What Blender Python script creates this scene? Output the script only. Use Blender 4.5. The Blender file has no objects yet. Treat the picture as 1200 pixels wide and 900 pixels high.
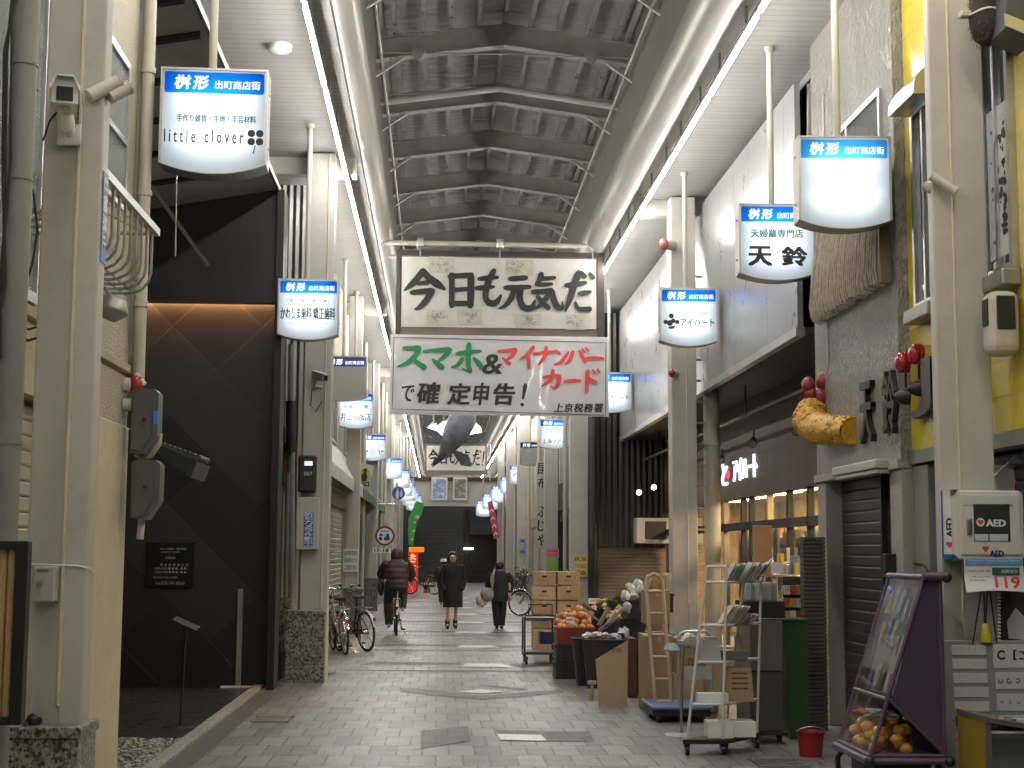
import bpy, bmesh, math, random
from mathutils import Vector, Matrix
sc = bpy.context.scene
col = sc.collection
rnd = random.Random(7)
R = math.radians
PI = math.pi

# ---------------------------------------------------------------- camera
F = 1750.0                       # focal length in units of a 1200 px wide frame
v_c = Vector(((513-600)/F, -(645-450)/F, -1)).normalized()      # street axis seen from the camera
u_c = Vector((0.011, 1, 0)); u_c = (u_c - v_c*u_c.dot(v_c)).normalized()
r_c = v_c.cross(u_c)
RM = Matrix((r_c, v_c, u_c))     # camera space -> world
cam_d = bpy.data.cameras.new('camera'); cam = bpy.data.objects.new('camera', cam_d); col.objects.link(cam)
cam_d.sensor_width = 36; cam_d.lens = F/1200*36; cam_d.clip_start = 0.1; cam_d.clip_end = 2000
EYE = Vector((0, 0, 1.6))
cam.matrix_world = Matrix.Translation(EYE) @ RM.to_4x4()
sc.camera = cam
def at(px, py, Y):
    d = RM @ Vector(((px-600)/F, -(py-450)/F, -1))
    return EYE + d*(Y/d.y)

# ---------------------------------------------------------------- world: night sky
w = bpy.data.worlds.new('World'); sc.world = w; w.use_nodes = True
nt = w.node_tree; bg = nt.nodes['Background']
sky = nt.nodes.new('ShaderNodeTexSky'); sky.sky_type = 'NISHITA'; sky.sun_disc = False
sky.sun_elevation = R(-4); sky.sun_rotation = R(200)
nt.links.new(sky.outputs[0], bg.inputs[0]); bg.inputs[1].default_value = 0.05
sc.view_settings.view_transform = 'Standard'; sc.view_settings.look = 'None'
sc.view_settings.gamma = 1; sc.view_settings.exposure = 0.65
sc.render.engine = 'CYCLES'
sc.cycles.use_denoising = True
sc.cycles.max_bounces = 7; sc.cycles.diffuse_bounces = 4; sc.cycles.glossy_bounces = 3; sc.cycles.transmission_bounces = 5; sc.cycles.transparent_max_bounces = 8
sc.cycles.sample_clamp_indirect = 4; sc.cycles.caustics_reflective = False; sc.cycles.caustics_refractive = False
TUBE = 84.0                      # radiance of the ceiling tubes

# ---------------------------------------------------------------- mesh builder
_txt = {}
def glyphs(s, bold=0.0, res=2):
    bold = 0.0; k = (s, bold, res)
    if k not in _txt:
        cu = bpy.data.curves.new('t', 'FONT'); cu.body = s; cu.offset = bold; cu.resolution_u = res
        o = bpy.data.objects.new('t', cu); me = o.to_mesh()
        vs = [(v.co.x, v.co.y) for v in me.vertices]; fs = [tuple(p.vertices) for p in me.polygons]
        o.to_mesh_clear(); bpy.data.objects.remove(o); bpy.data.curves.remove(cu)
        x0 = min(v[0] for v in vs); x1 = max(v[0] for v in vs); y0 = min(v[1] for v in vs); y1 = max(v[1] for v in vs)
        _txt[k] = ([((x-(x0+x1)/2), (y-(y0+y1)/2)) for x, y in vs], fs, x1-x0, y1-y0)
    return _txt[k]

class MB:
    def __init__(s): s.v = []; s.f = []; s.m = []; s.s = []
    def add(s, vs, fs, m=0, smooth=False):
        b = len(s.v); s.v += [Vector(p) for p in vs]
        for f in fs: s.f.append(tuple(i+b for i in f)); s.m.append(m); s.s.append(smooth)
        return s
    def box(s, x0, x1, y0, y1, z0, z1, m=0, T=None):
        vs = [Vector(p) for p in ((x0,y0,z0),(x1,y0,z0),(x1,y1,z0),(x0,y1,z0),(x0,y0,z1),(x1,y0,z1),(x1,y1,z1),(x0,y1,z1))]
        if T: vs = [T @ p for p in vs]
        return s.add(vs, [(3,2,1,0),(4,5,6,7),(0,1,5,4),(1,2,6,5),(2,3,7,6),(3,0,4,7)], m)
    def rbox(s, x0, x1, y0, y1, z0, z1, r=.01, m=0, T=None, seg=2):
        bm = bmesh.new(); bmesh.ops.create_cube(bm, size=1)
        for v in bm.verts: v.co = Vector(((x0+x1)/2+v.co.x*(x1-x0), (y0+y1)/2+v.co.y*(y1-y0), (z0+z1)/2+v.co.z*(z1-z0)))
        bmesh.ops.bevel(bm, geom=bm.edges[:], offset=r, segments=seg, affect='EDGES', profile=.5)
        bm.verts.index_update()
        vs = [(T @ v.co) if T else v.co.copy() for v in bm.verts]; fs = [tuple(v.index for v in f.verts) for f in bm.faces]
        bm.free(); return s.add(vs, fs, m)
    def quad(s, a, b, c, d, m=0): return s.add([a,b,c,d], [(0,1,2,3)], m)
    def poly(s, pts, m=0): return s.add(pts, [tuple(range(len(pts)))], m)
    def prism(s, pts, d, m=0, T=None):           # planar 3D outline swept by the vector d
        n = len(pts); pts = [Vector(p) for p in pts]; d = Vector(d)
        vs = pts+[p+d for p in pts]
        if T: vs = [T @ p for p in vs]
        return s.add(vs, [tuple(range(n))[::-1], tuple(range(n, 2*n))]+[(i,(i+1)%n,n+(i+1)%n,n+i) for i in range(n)], m)
    def tube(s, pts, r, n=8, m=0, closed=False, caps=True, flat=1.0):
        pts = [Vector(p) for p in pts]; N = len(pts); rs = r if isinstance(r, (list, tuple)) else [r]*N
        vs = []; ref = None
        for i, p in enumerate(pts):
            a = pts[i-1] if (i or closed) else pts[i]; b = pts[(i+1) % N] if (i < N-1 or closed) else pts[i]
            t = (b-a)
            if t.length < 1e-9: t = Vector((0,0,1))
            t.normalize()
            if ref is None: ref = Vector((0,0,1)) if abs(t.z) < .9 else Vector((1,0,0))
            x = (ref - t*ref.dot(t))
            if x.length < 1e-6: x = t.orthogonal()
            x.normalize(); y = t.cross(x); ref = x
            for k in range(n):
                q = 2*PI*k/n; vs.append(p + x*math.cos(q)*rs[i] + y*math.sin(q)*rs[i]*flat)
        fs = []
        for i in range(N if closed else N-1):
            j = (i+1) % N
            for k in range(n): fs.append((i*n+k, i*n+(k+1)%n, j*n+(k+1)%n, j*n+k))
        s.add(vs, fs, m, True)
        if caps and not closed:
            s.add([vs[k] for k in range(n)], [tuple(range(n))[::-1]], m); s.add([vs[(N-1)*n+k] for k in range(n)], [tuple(range(n))], m)
        return s
    def cyl(s, a, b, r, r2=None, n=12, m=0, caps=True): return s.tube([a, b], [r, r if r2 is None else r2], n, m, caps=caps)
    def lathe(s, prof, o=(0,0,0), n=20, m=0, T=None, smooth=True):   # prof: (radius, height) about Z
        o = Vector(o); vs = []
        for r, z in prof:
            for k in range(n):
                p = Vector((r*math.cos(2*PI*k/n), r*math.sin(2*PI*k/n), z))
                vs.append((T @ p if T else p)+o)
        fs = [(i*n+k, i*n+(k+1)%n, (i+1)*n+(k+1)%n, (i+1)*n+k) for i in range(len(prof)-1) for k in range(n)]
        return s.add(vs, fs, m, smooth)
    def ball(s, c, r, n=12, m=0, T=None, jit=0, rg=None):
        r = r if isinstance(r, (tuple, list)) else (r, r, r); c = Vector(c); k = n//2
        vs = []
        for i in range(k+1):
            for j in range(n):
                a = PI*i/k; b = 2*PI*j/n; q = 1+(rg.uniform(-jit, jit) if rg else 0)
                p = Vector((r[0]*math.sin(a)*math.cos(b)*q, r[1]*math.sin(a)*math.sin(b)*q, r[2]*math.cos(a)*q))
                vs.append((T @ p if T else p)+c)
        return s.add(vs, [(i*n+j, (i+1)*n+j, (i+1)*n+(j+1)%n, i*n+(j+1)%n) for i in range(k) for j in range(n)], m, True)
    def text(s, t, o, u, v, wd, h=None, m=0, bold=0.0, res=2, shear=0.0, off=0.0):
        g, fs, gw, gh = glyphs(t, bold, res); o = Vector(o); u = Vector(u); v = Vector(v); nn = u.cross(v)
        if wd is None: sy = h/gh; sx = sy
        else: sx = wd/gw; sy = sx if h is None else h/gh
        if not bold: return s.add([o+u*(x*sx+y*sy*shear)+v*(y*sy)+nn*off for x, y in g], fs, m)
        b = bold*1.5*min(sx, sy)               # heavier pen: the outline laid down a few times, each a hair above the last
        for i, (dx, dy) in enumerate(((-1,-.6), (1,-.6), (-1,.6), (1,.6), (0,0))):
            s.add([o+u*(x*sx+y*sy*shear+dx*b)+v*(y*sy+dy*b)+nn*(off+.00012*i) for x, y in g], fs, m)
        return s
    def text3d(s, t, o, u, v, wd, h, depth, m=0, bold=0.0):   # raised letters: outline walls plus the front face
        cu = bpy.data.curves.new('t', 'FONT'); cu.body = t; cu.extrude = .5; cu.resolution_u = 3; q = bpy.data.objects.new('t', cu); me = q.to_mesh()
        vs = [v_.co.copy() for v_ in me.vertices]; fs = [tuple(p.vertices) for p in me.polygons]; q.to_mesh_clear(); bpy.data.objects.remove(q); bpy.data.curves.remove(cu)
        x0 = min(p.x for p in vs); x1 = max(p.x for p in vs); y0 = min(p.y for p in vs); y1 = max(p.y for p in vs); u = Vector(u); v = Vector(v); nn = u.cross(v); o = Vector(o)
        sx = wd/(x1-x0); sy = h/(y1-y0)
        for i, (dx, dy) in enumerate(((-1,-1), (1,-1), (-1,1), (1,1), (0,0)) if bold else ((0,0),)):
            s.add([o+u*((p.x-(x0+x1)/2)*sx+dx*bold*wd)+v*((p.y-(y0+y1)/2)*sy+dy*bold*h)+nn*((p.z+.5)*(depth+.0006*i)) for p in vs], fs, m)
        return s
    def brush(s, strokes, fn, m=0):              # strokes of (x, y, width), fn maps (x, y, layer) to a point
        for li, st in enumerate(strokes):
            P = []
            n = len(st)
            for i in range(n-1):
                p0, p1, p2, p3 = st[max(i-1,0)], st[i], st[i+1], st[min(i+2,n-1)]
                for k in range(6):
                    t = k/6
                    P.append([.5*((2*b)+(-a+c)*t+(2*a-5*b+4*c-d)*t*t+(-a+3*b-3*c+d)*t**3) for a, b, c, d in zip(p0, p1, p2, p3)])
            P.append(list(st[-1])); vs = []; q = rnd.Random if False else rnd
            for i, (x, y, wd) in enumerate(P):
                a = P[max(i-1,0)]; b = P[min(i+1,len(P)-1)]; dx, dy = b[0]-a[0], b[1]-a[1]; L = math.hypot(dx, dy) or 1
                nx, ny = -dy/L, dx/L; wd = max(wd, 2)*(1+rnd.uniform(-.05,.05))
                ex = 0
                if i == 0: ex = -.35*wd
                if i == len(P)-1: ex = .25*wd
                k = .55 if i in (0, len(P)-1) else 1
                x += dx/L*ex; y += dy/L*ex
                vs += [fn(x+nx*wd/2*k, y+ny*wd/2*k, li), fn(x-nx*wd/2*k, y-ny*wd/2*k, li)]
            s.add(vs, [(2*i, 2*i+1, 2*i+3, 2*i+2) for i in range(len(P)-1)], m)
        return s
    def build(s, name, mats, parent=None, recentre=True):
        mats = mats if isinstance(mats, (list, tuple)) else [mats]
        me = bpy.data.meshes.new(name)
        o = bpy.data.objects.new(name, me)
        base = Vector((0,0,0))
        if parent is None and recentre:
            xs = [p.x for p in s.v]; ys = [p.y for p in s.v]; base = Vector(((min(xs)+max(xs))/2, (min(ys)+max(ys))/2, min(p.z for p in s.v)))
        elif parent is not None: base = wloc(parent)
        me.from_pydata([p-base for p in s.v], [], s.f); me.update()
        for m in mats: me.materials.append(m)
        me.polygons.foreach_set('material_index', s.m); me.polygons.foreach_set('use_smooth', s.s)
        if any(s.s):
            try: me.set_sharp_from_angle(angle=R(50))
            except Exception: pass
        if parent is None: o.location = base
        else: o.parent = parent
        col.objects.link(o)
        return o

def wloc(o):
    p = Vector((0,0,0))
    while o: p = p + o.location; o = o.parent
    return p
def tag(o, label=None, cat=None, group=None, kind=None):
    if label: o['label'] = label
    if cat: o['category'] = cat
    if group: o['group'] = group
    if kind: o['kind'] = kind
    return o
def thing(name, label, cat, loc=(0,0,0), group=None):
    o = bpy.data.objects.new(name, None); o.empty_display_size = .1; col.objects.link(o); o.location = loc
    return tag(o, label, cat, group)
def one(mb, name, mats, label, cat, group=None): return tag(mb.build(name, mats), label, cat, group)
def struct(mb, name, mats): return tag(mb.build(name, mats), kind='structure')
def dup(o, label=None, parent=None, loc=None, rz=None):
    c = o.copy(); col.objects.link(c)
    if parent: c.parent = parent
    if label: c['label'] = label
    if loc is not None: c.location = loc
    if rz is not None: c.rotation_euler.z = rz
    for ch in [x for x in o.children]: dup(ch, None, c)
    return c
def rot(axis, deg, c=(0,0,0)):
    c = Vector(c); return Matrix.Translation(c) @ Matrix.Rotation(R(deg), 4, axis) @ Matrix.Translation(-c)

# ---------------------------------------------------------------- materials
def newmat(name):
    m = bpy.data.materials.new(name); m.use_nodes = True; n = m.node_tree.nodes
    return m, n, m.node_tree.links, n['Principled BSDF']
def mathn(n, l, op, a, b=None, c=None):
    x = n.new('ShaderNodeMath'); x.operation = op
    for i, q in enumerate((a, b, c)):
        if q is None: continue
        if isinstance(q, (int, float)): x.inputs[i].default_value = q
        else: l.new(q, x.inputs[i])
    return x.outputs[0]
def mixc(n, l, f, a, b, typ='MIX'):
    x = n.new('ShaderNodeMix'); x.data_type = 'RGBA'; x.blend_type = typ
    for i, q in ((0, f), (6, a), (7, b)):
        if isinstance(q, (int, float)): x.inputs[i].default_value = q
        elif isinstance(q, tuple): x.inputs[i].default_value = (*q, 1) if len(q) == 3 else q
        else: l.new(q, x.inputs[i])
    return x.outputs[2]
def noise(n, l, co, scale, detail=4, rough=.6):
    x = n.new('ShaderNodeTexNoise'); x.inputs['Scale'].default_value = scale; x.inputs['Detail'].default_value = detail; x.inputs['Roughness'].default_value = rough
    l.new(co, x.inputs['Vector']); return x.outputs['Fac']
def ramp(n, l, f, *stops):
    x = n.new('ShaderNodeValToRGB'); e = x.color_ramp.elements
    while len(e) < len(stops): e.new(.5)
    for i, (p, c) in enumerate(stops): e[i].position = p; e[i].color = (*c, 1) if isinstance(c, tuple) else (c, c, c, 1)
    l.new(f, x.inputs[0]); return x.outputs[0]
def co_of(n, l, world=False):
    if world:
        g = n.new('ShaderNodeNewGeometry'); return g.outputs['Position']
    t = n.new('ShaderNodeTexCoord'); return t.outputs['Object']
def bumpn(n, l, b, h, strength, dist=.01, base=None):
    x = n.new('ShaderNodeBump'); x.inputs['Strength'].default_value = strength; x.inputs['Distance'].default_value = dist
    l.new(h, x.inputs['Height'])
    if base: l.new(base, x.inputs['Normal'])
    l.new(x.outputs[0], b.inputs['Normal']); return x.outputs[0]
def scl(c, k): return tuple(min(1, x*k) for x in c)
def M(name, c, rough=.55, metal=0, var=.18, scale=3, bump=.0, bscale=60, spec=.5, dirt=.0, trans=0, alpha=1, coat=0, grime=None):
    m, n, l, b = newmat(name); co = co_of(n, l)
    f = noise(n, l, co, scale, 6, .65)
    cc = mixc(n, l, ramp(n, l, f, (.3, 0.0), (.7, 1.0)), scl(c, 1-var), scl(c, 1+var*.6))
    if dirt:
        g = noise(n, l, co, scale*.7, 8, .75)
        cc = mixc(n, l, mathn(n, l, 'MULTIPLY', ramp(n, l, g, (.52, 0.0), (.72, 1.0)), dirt), cc, grime or scl(c, .45))
    l.new(cc, b.inputs['Base Color'])
    l.new(mathn(n, l, 'ADD', mathn(n, l, 'MULTIPLY', f, .25), rough-.12), b.inputs['Roughness'])
    b.inputs['Metallic'].default_value = metal; b.inputs['Specular IOR Level'].default_value = spec
    if trans: b.inputs['Transmission Weight'].default_value = trans
    if alpha < 1: b.inputs['Alpha'].default_value = alpha
    if coat: b.inputs['Coat Weight'].default_value = coat
    if bump: bumpn(n, l, b, noise(n, l, co, bscale, 3), bump)
    return m
def EM(name, c, s):
    m, n, l, b = newmat(name); n.remove(b); e = n.new('ShaderNodeEmission'); e.inputs[0].default_value = (*c, 1); e.inputs[1].default_value = s
    l.new(e.outputs[0], n['Material Output'].inputs[0]); return m
def TR(name, c, diff=.35, gloss=.1):               # translucent sign acrylic
    m, n, l, b = newmat(name); n.remove(b)
    t = n.new('ShaderNodeBsdfTranslucent'); d = n.new('ShaderNodeBsdfDiffuse'); g = n.new('ShaderNodeBsdfGlossy'); g.inputs['Roughness'].default_value = .25
    t.inputs[0].default_value = (*c, 1); d.inputs[0].default_value = (*scl(c, .85), 1)
    a = n.new('ShaderNodeMixShader'); a.inputs[0].default_value = diff; l.new(t.outputs[0], a.inputs[1]); l.new(d.outputs[0], a.inputs[2])
    a2 = n.new('ShaderNodeMixShader'); a2.inputs[0].default_value = gloss*.4; l.new(a.outputs[0], a2.inputs[1]); l.new(g.outputs[0], a2.inputs[2])
    l.new(a2.outputs[0], n['Material Output'].inputs[0]); return m
def GL(name, c=(.9,.95,.93), alpha=.25, rough=.03, k=.55):  # thin pane: mostly clear with a mirror sheen
    m, n, l, b = newmat(name); n.remove(b)
    t = n.new('ShaderNodeBsdfTransparent'); t.inputs[0].default_value = (*c, 1); g = n.new('ShaderNodeBsdfGlossy'); g.inputs['Roughness'].default_value = rough
    a = n.new('ShaderNodeMixShader'); fr = n.new('ShaderNodeFresnel'); fr.inputs[0].default_value = 1.5
    l.new(mathn(n, l, 'ADD', mathn(n, l, 'MULTIPLY', fr.outputs[0], k), alpha*.15), a.inputs[0])
    l.new(t.outputs[0], a.inputs[1]); l.new(g.outputs[0], a.inputs[2]); l.new(a.outputs[0], n['Material Output'].inputs[0]); return m
def lines(name, c, axis, period, width=.04, dark=.35, rough=.5, metal=0, bump=.5, var=.12, both=None, off=(0,0,0)):
    # panels / planks with joints every `period` along `axis` (and `both` = second axis, period)
    m, n, l, b = newmat(name); co = co_of(n, l, True)
    s = n.new('ShaderNodeSeparateXYZ'); l.new(co, s.inputs[0])
    def joint(ax, per):
        fr = mathn(n, l, 'FRACT', mathn(n, l, 'DIVIDE', mathn(n, l, 'ADD', s.outputs[ax], off[ax]+1000*per), per))
        return mathn(n, l, 'LESS_THAN', fr, width)
    j = joint(axis, period)
    if both: j = mathn(n, l, 'MAXIMUM', j, joint(*both))
    f = noise(n, l, co, 2.2, 6, .65)
    fl = mathn(n, l, 'FLOOR', mathn(n, l, 'DIVIDE', mathn(n, l, 'ADD', s.outputs[axis], off[axis]+1000*period), period))
    wn = n.new('ShaderNodeTexWhiteNoise'); wn.noise_dimensions = '1D'; l.new(fl, wn.inputs['W'])
    base = mixc(n, l, mathn(n, l, 'ADD', mathn(n, l, 'MULTIPLY', f, .6), mathn(n, l, 'MULTIPLY', wn.outputs['Value'], .4)), scl(c, 1-var), scl(c, 1+var))
    l.new(mixc(n, l, j, base, scl(c, dark)), b.inputs['Base Color'])
    l.new(mathn(n, l, 'ADD', mathn(n, l, 'MULTIPLY', f, .25), rough-.12), b.inputs['Roughness'])
    b.inputs['Metallic'].default_value = metal
    if bump: bumpn(n, l, b, mathn(n, l, 'SUBTRACT', 1.0, j), bump, .01)
    return m
def corrug(name, c, axis, period, rough=.4, metal=.6, depth=.012, var=.2, diag=False):
    m, n, l, b = newmat(name); co = co_of(n, l, True)
    s = n.new('ShaderNodeSeparateXYZ'); l.new(co, s.inputs[0])
    h = mathn(n, l, 'SINE', mathn(n, l, 'MULTIPLY', s.outputs[axis], 2*PI/period))
    f = noise(n, l, co, 1.7, 6, .7)
    l.new(mixc(n, l, f, scl(c, 1-var*1.5), scl(c, 1+var)), b.inputs['Base Color'])
    l.new(mathn(n, l, 'ADD', mathn(n, l, 'MULTIPLY', f, .3), rough-.15), b.inputs['Roughness'])
    b.inputs['Metallic'].default_value = metal
    bumpn(n, l, b, h, 1.0, depth); return m
def bricks(name, c1, c2, mortar, plane, bw, bh, msize=.01, rough=.5, rotz=0, speck=0, off=.5, bump=.5, spec=.5, scale=1, sq=1, sqf=2, dirt=0, joint=False):
    m, n, l, b = newmat(name); co = co_of(n, l, True)
    s = n.new('ShaderNodeSeparateXYZ'); l.new(co, s.inputs[0]); c = n.new('ShaderNodeCombineXYZ')
    l.new(s.outputs[plane[0]], c.inputs[0]); l.new(s.outputs[plane[1]], c.inputs[1]); vec = c.outputs[0]
    if rotz:
        mp = n.new('ShaderNodeMapping'); mp.inputs['Rotation'].default_value[2] = R(rotz); l.new(vec, mp.inputs[0]); vec = mp.outputs[0]
    t = n.new('ShaderNodeTexBrick'); l.new(vec, t.inputs['Vector'])
    t.inputs['Color1'].default_value = (*c1, 1); t.inputs['Color2'].default_value = (*c2, 1); t.inputs['Mortar'].default_value = (*mortar, 1)
    t.inputs['Scale'].default_value = 1; t.inputs['Brick Width'].default_value = bw; t.inputs['Row Height'].default_value = bh; t.inputs['Mortar Size'].default_value = msize
    t.inputs['Mortar Smooth'].default_value = .1; t.offset = off; t.squash = sq; t.squash_frequency = sqf
    cc = t.outputs['Color']
    if joint:                                  # joints partly filled with grit, some tiles run together
        jn = noise(n, l, co, 2.6, 4, .6); cc = mixc(n, l, mathn(n, l, 'MULTIPLY', t.outputs['Fac'], ramp(n, l, jn, (.45, .35), (.62, 0.0))), cc, c1)
    big = noise(n, l, co, .9, 6, .65)
    cc = mixc(n, l, 1.0, cc, ramp(n, l, big, (.25, .78), (.75, 1.15)), 'MULTIPLY')
    if speck:
        sp = noise(n, l, co, 75, 3, .85)
        cc = mixc(n, l, 1.0, cc, ramp(n, l, sp, (.35, 1-speck), (.65, 1+speck)), 'MULTIPLY')
    if dirt:
        d = noise(n, l, co, 3.1, 8, .75); cc = mixc(n, l, mathn(n, l, 'MULTIPLY', ramp(n, l, d, (.5, 0.0), (.75, 1.0)), dirt), cc, scl(c1, .5))
        v_ = n.new('ShaderNodeTexVoronoi'); v_.inputs['Scale'].default_value = 2.3; l.new(co, v_.inputs['Vector']); cc = mixc(n, l, mathn(n, l, 'MULTIPLY', mathn(n, l, 'LESS_THAN', v_.outputs['Distance'], .055), dirt), cc, scl(c1, .35))   # trodden gum
    l.new(cc, b.inputs['Base Color']); b.inputs['Specular IOR Level'].default_value = spec
    l.new(mathn(n, l, 'ADD', mathn(n, l, 'MULTIPLY', noise(n, l, co, 5, 6, .7), .35), rough-.17), b.inputs['Roughness'])
    if bump: bumpn(n, l, b, mathn(n, l, 'SUBTRACT', 1.0, t.outputs['Fac']), bump, .006)
    return m
def granite(name, c, dark, rough=.4, scale=60):
    m, n, l, b = newmat(name); co = co_of(n, l, True)
    v = n.new('ShaderNodeTexVoronoi'); v.inputs['Scale'].default_value = scale; l.new(co, v.inputs['Vector'])
    f = noise(n, l, co, scale*.7, 3, .7)
    wn = n.new('ShaderNodeSeparateColor'); l.new(v.outputs['Color'], wn.inputs[0])
    g = mathn(n, l, 'ADD', mathn(n, l, 'MULTIPLY', wn.outputs[0], .6), mathn(n, l, 'MULTIPLY', f, .5))
    l.new(ramp(n, l, g, (.3, dark), (.55, scl(c, .75)), (.8, scl(c, 1.3))), b.inputs['Base Color'])
    b.inputs['Roughness'].default_value = rough; bumpn(n, l, b, g, .25, .003); return m
def stucco(name, c, scale=45, strength=.9, rough=.55, stretch=1, dirt=.4, spec=.5, dist=.02):
    m, n, l, b = newmat(name); co = co_of(n, l, True)
    mp = n.new('ShaderNodeMapping'); mp.inputs['Scale'].default_value = (1, 1, 1/stretch); l.new(co, mp.inputs[0])
    h = noise(n, l, mp.outputs[0], scale, 4, .6); f = noise(n, l, co, 1.3, 8, .7)
    cc = mixc(n, l, f, scl(c, .8), scl(c, 1.15))
    d = noise(n, l, mp.outputs[0], 2.5, 8, .75)
    cc = mixc(n, l, mathn(n, l, 'MULTIPLY', ramp(n, l, d, (.5, 0.0), (.75, 1.0)), dirt), cc, scl(c, .5))
    l.new(cc, b.inputs['Base Color']); b.inputs['Roughness'].default_value = rough; b.inputs['Specular IOR Level'].default_value = spec
    bumpn(n, l, b, ramp(n, l, h, (.35, 0.0), (.65, 1.0)), strength, dist); return m

CREAM = (.48, .465, .425)
m_pillar = M('cream_paint', CREAM, .42, var=.12, scale=1.8, dirt=.5, bump=.05, bscale=25, grime=(.3,.27,.2))
m_pillar2 = M('old_cream_paint', (.475,.452,.39),   .5, var=.14, scale=2.4, dirt=.55, bump=.12, bscale=30, grime=(.33,.27,.18))
m_bead = M('cream_bead', (.62,.56,.42), .4, var=.12, scale=12, bump=.25, bscale=40)
m_steel = M('brushed_steel', (.55,.54,.52), .32, 1, var=.12, scale=5)
m_dsteel = M('dull_steel', (.35,.35,.34), .45, .9, var=.2, scale=5)
m_galv = M('galvanised', (.62,.62,.6), .35, .9, var=.2, scale=8)
m_grey = M('grey_paint', (.21,.21,.2), .5, var=.15, scale=3, dirt=.2)
m_dgrey = M('dark_grey_paint', (.06,.062,.066), .5, var=.2, scale=4, dirt=.2)
m_black = M('black_paint', (.014,.014,.015), .42, var=.3, scale=4)
m_blackm = M('black_plastic', (.018,.018,.019), .5, var=.2, scale=8)
m_white = M('white_paint', (.78,.77,.74), .4, var=.06, scale=3, dirt=.1)
m_ink = M('black_ink', (.012,.012,.013), .5, var=.1)
m_roofbeam = M('roof_steel_paint', (.52,.51,.475), .42, .1, var=.15, scale=3, dirt=.3)
m_purlin_lit_flange = M('galvanised_purlin_lit_flange', (.7,.7,.68), .3, .7, var=.15, scale=6)
m_deck = corrug('roof_deck', (.57,.575,.59), 1, .2, .34, .4, .006)
m_fascia = lines('fascia_panel', (.42,.405,.365), 1, 1.2, .012, .4, .32, .5, .4)
m_gutter, _n, _l, _b = newmat('gutter_cover'); _b.inputs['Base Color'].default_value = (.5,.485,.45,1); _b.inputs['Roughness'].default_value = .34; _b.inputs['Metallic'].default_value = .45
m_soffit = lines('soffit_plank', (.33,.325,.31), 1, .14, .06, .45, .4, .1, .6)
m_rubber = M('rubber', (.02,.02,.02), .7, var=.2)
m_tube = EM('tube_light', (1,.96,.90), TUBE)
m_signlamp = EM('sign_lamp', (.76,.90,1), 17.5)
m_acry = TR('sign_acrylic', (.88,.9,.92)); m_acryold = TR('sign_acrylic_aged', (.62,.6,.56), .6)
m_blue = TR('sign_blue', (.008,.21,1.0), .06, 0); m_blue2 = TR('sign_blue_faded', (.06,.42,.95), .15, 0); m_blue3 = TR('sign_blue_violet', (.06,.10,.55), .5)
m_twhite = EM('sign_letter_white', (.93,.97,1), .95)
m_green = M('green_ink', (.01,.22,.08), .5); m_dgreen = M('dark_green_ink', (.02,.12,.07), .5); m_red = M('red_ink', (.72,.07,.06), .5)
m_signframe = M('sign_frame_metal', (.5,.49,.46), .38, .85, var=.12, scale=6)
# ================================================================ THE SETTING
Y0, Y1 = -9.0, 105.0
# ---- ground
m_pave = bricks('granite_paving', (.275,.268,.255), (.15,.147,.14), (.03,.028,.026), (0,1), .21, .6, .008, .40, speck=.85, off=.5, bump=.5, dirt=.55, joint=True)
m_pave_dark = bricks('dark_paving', (.11,.105,.10), (.085,.083,.08), (.05,.05,.05), (0,1), .21, .6, .005, .5, speck=.45, bump=.3)
m_pave_white = granite('white_paving', (.72,.71,.68), .5, .35, 90)
m_asphalt = stucco('asphalt', (.05,.05,.05), 90, .6, .8)
m_kerb = granite('kerb_stone', (.30,.29,.27), .14, .6, 80)
m_clinicfloor = bricks('dark_floor_tile', (.035,.034,.033), (.028,.028,.028), (.012,.012,.012), (0,1), .6, .6, .006, .3, speck=.2, off=0)
struct(MB().box(-300, 300, -100, 600, -.5, -.012), 'ground', m_asphalt)
struct(MB().box(-1.93, 3.75, -6, 100, -.012, 0), 'street_paving', m_pave)
struct(MB().box(3.75, 5.6, 14.3, 31, -.012, .004), 'shop_floor', M('shop_floor', (.35,.3,.24), .4))
struct(MB().box(-5, -2.12, 10.62, 18.5, -.012, .0), 'clinic_floor', m_clinicfloor)
k = MB().rbox(-2.12, -2.0, 3, 18.3, -.01, .035, .008, 0)
struct(k, 'kerb_strip', m_kerb)
struct(MB().box(-2.0, -1.80, 3, 18.25, -.011, .004), 'gutter_strip', granite('gutter_stone', (.10,.097,.09), .05, .6, 90))
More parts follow.
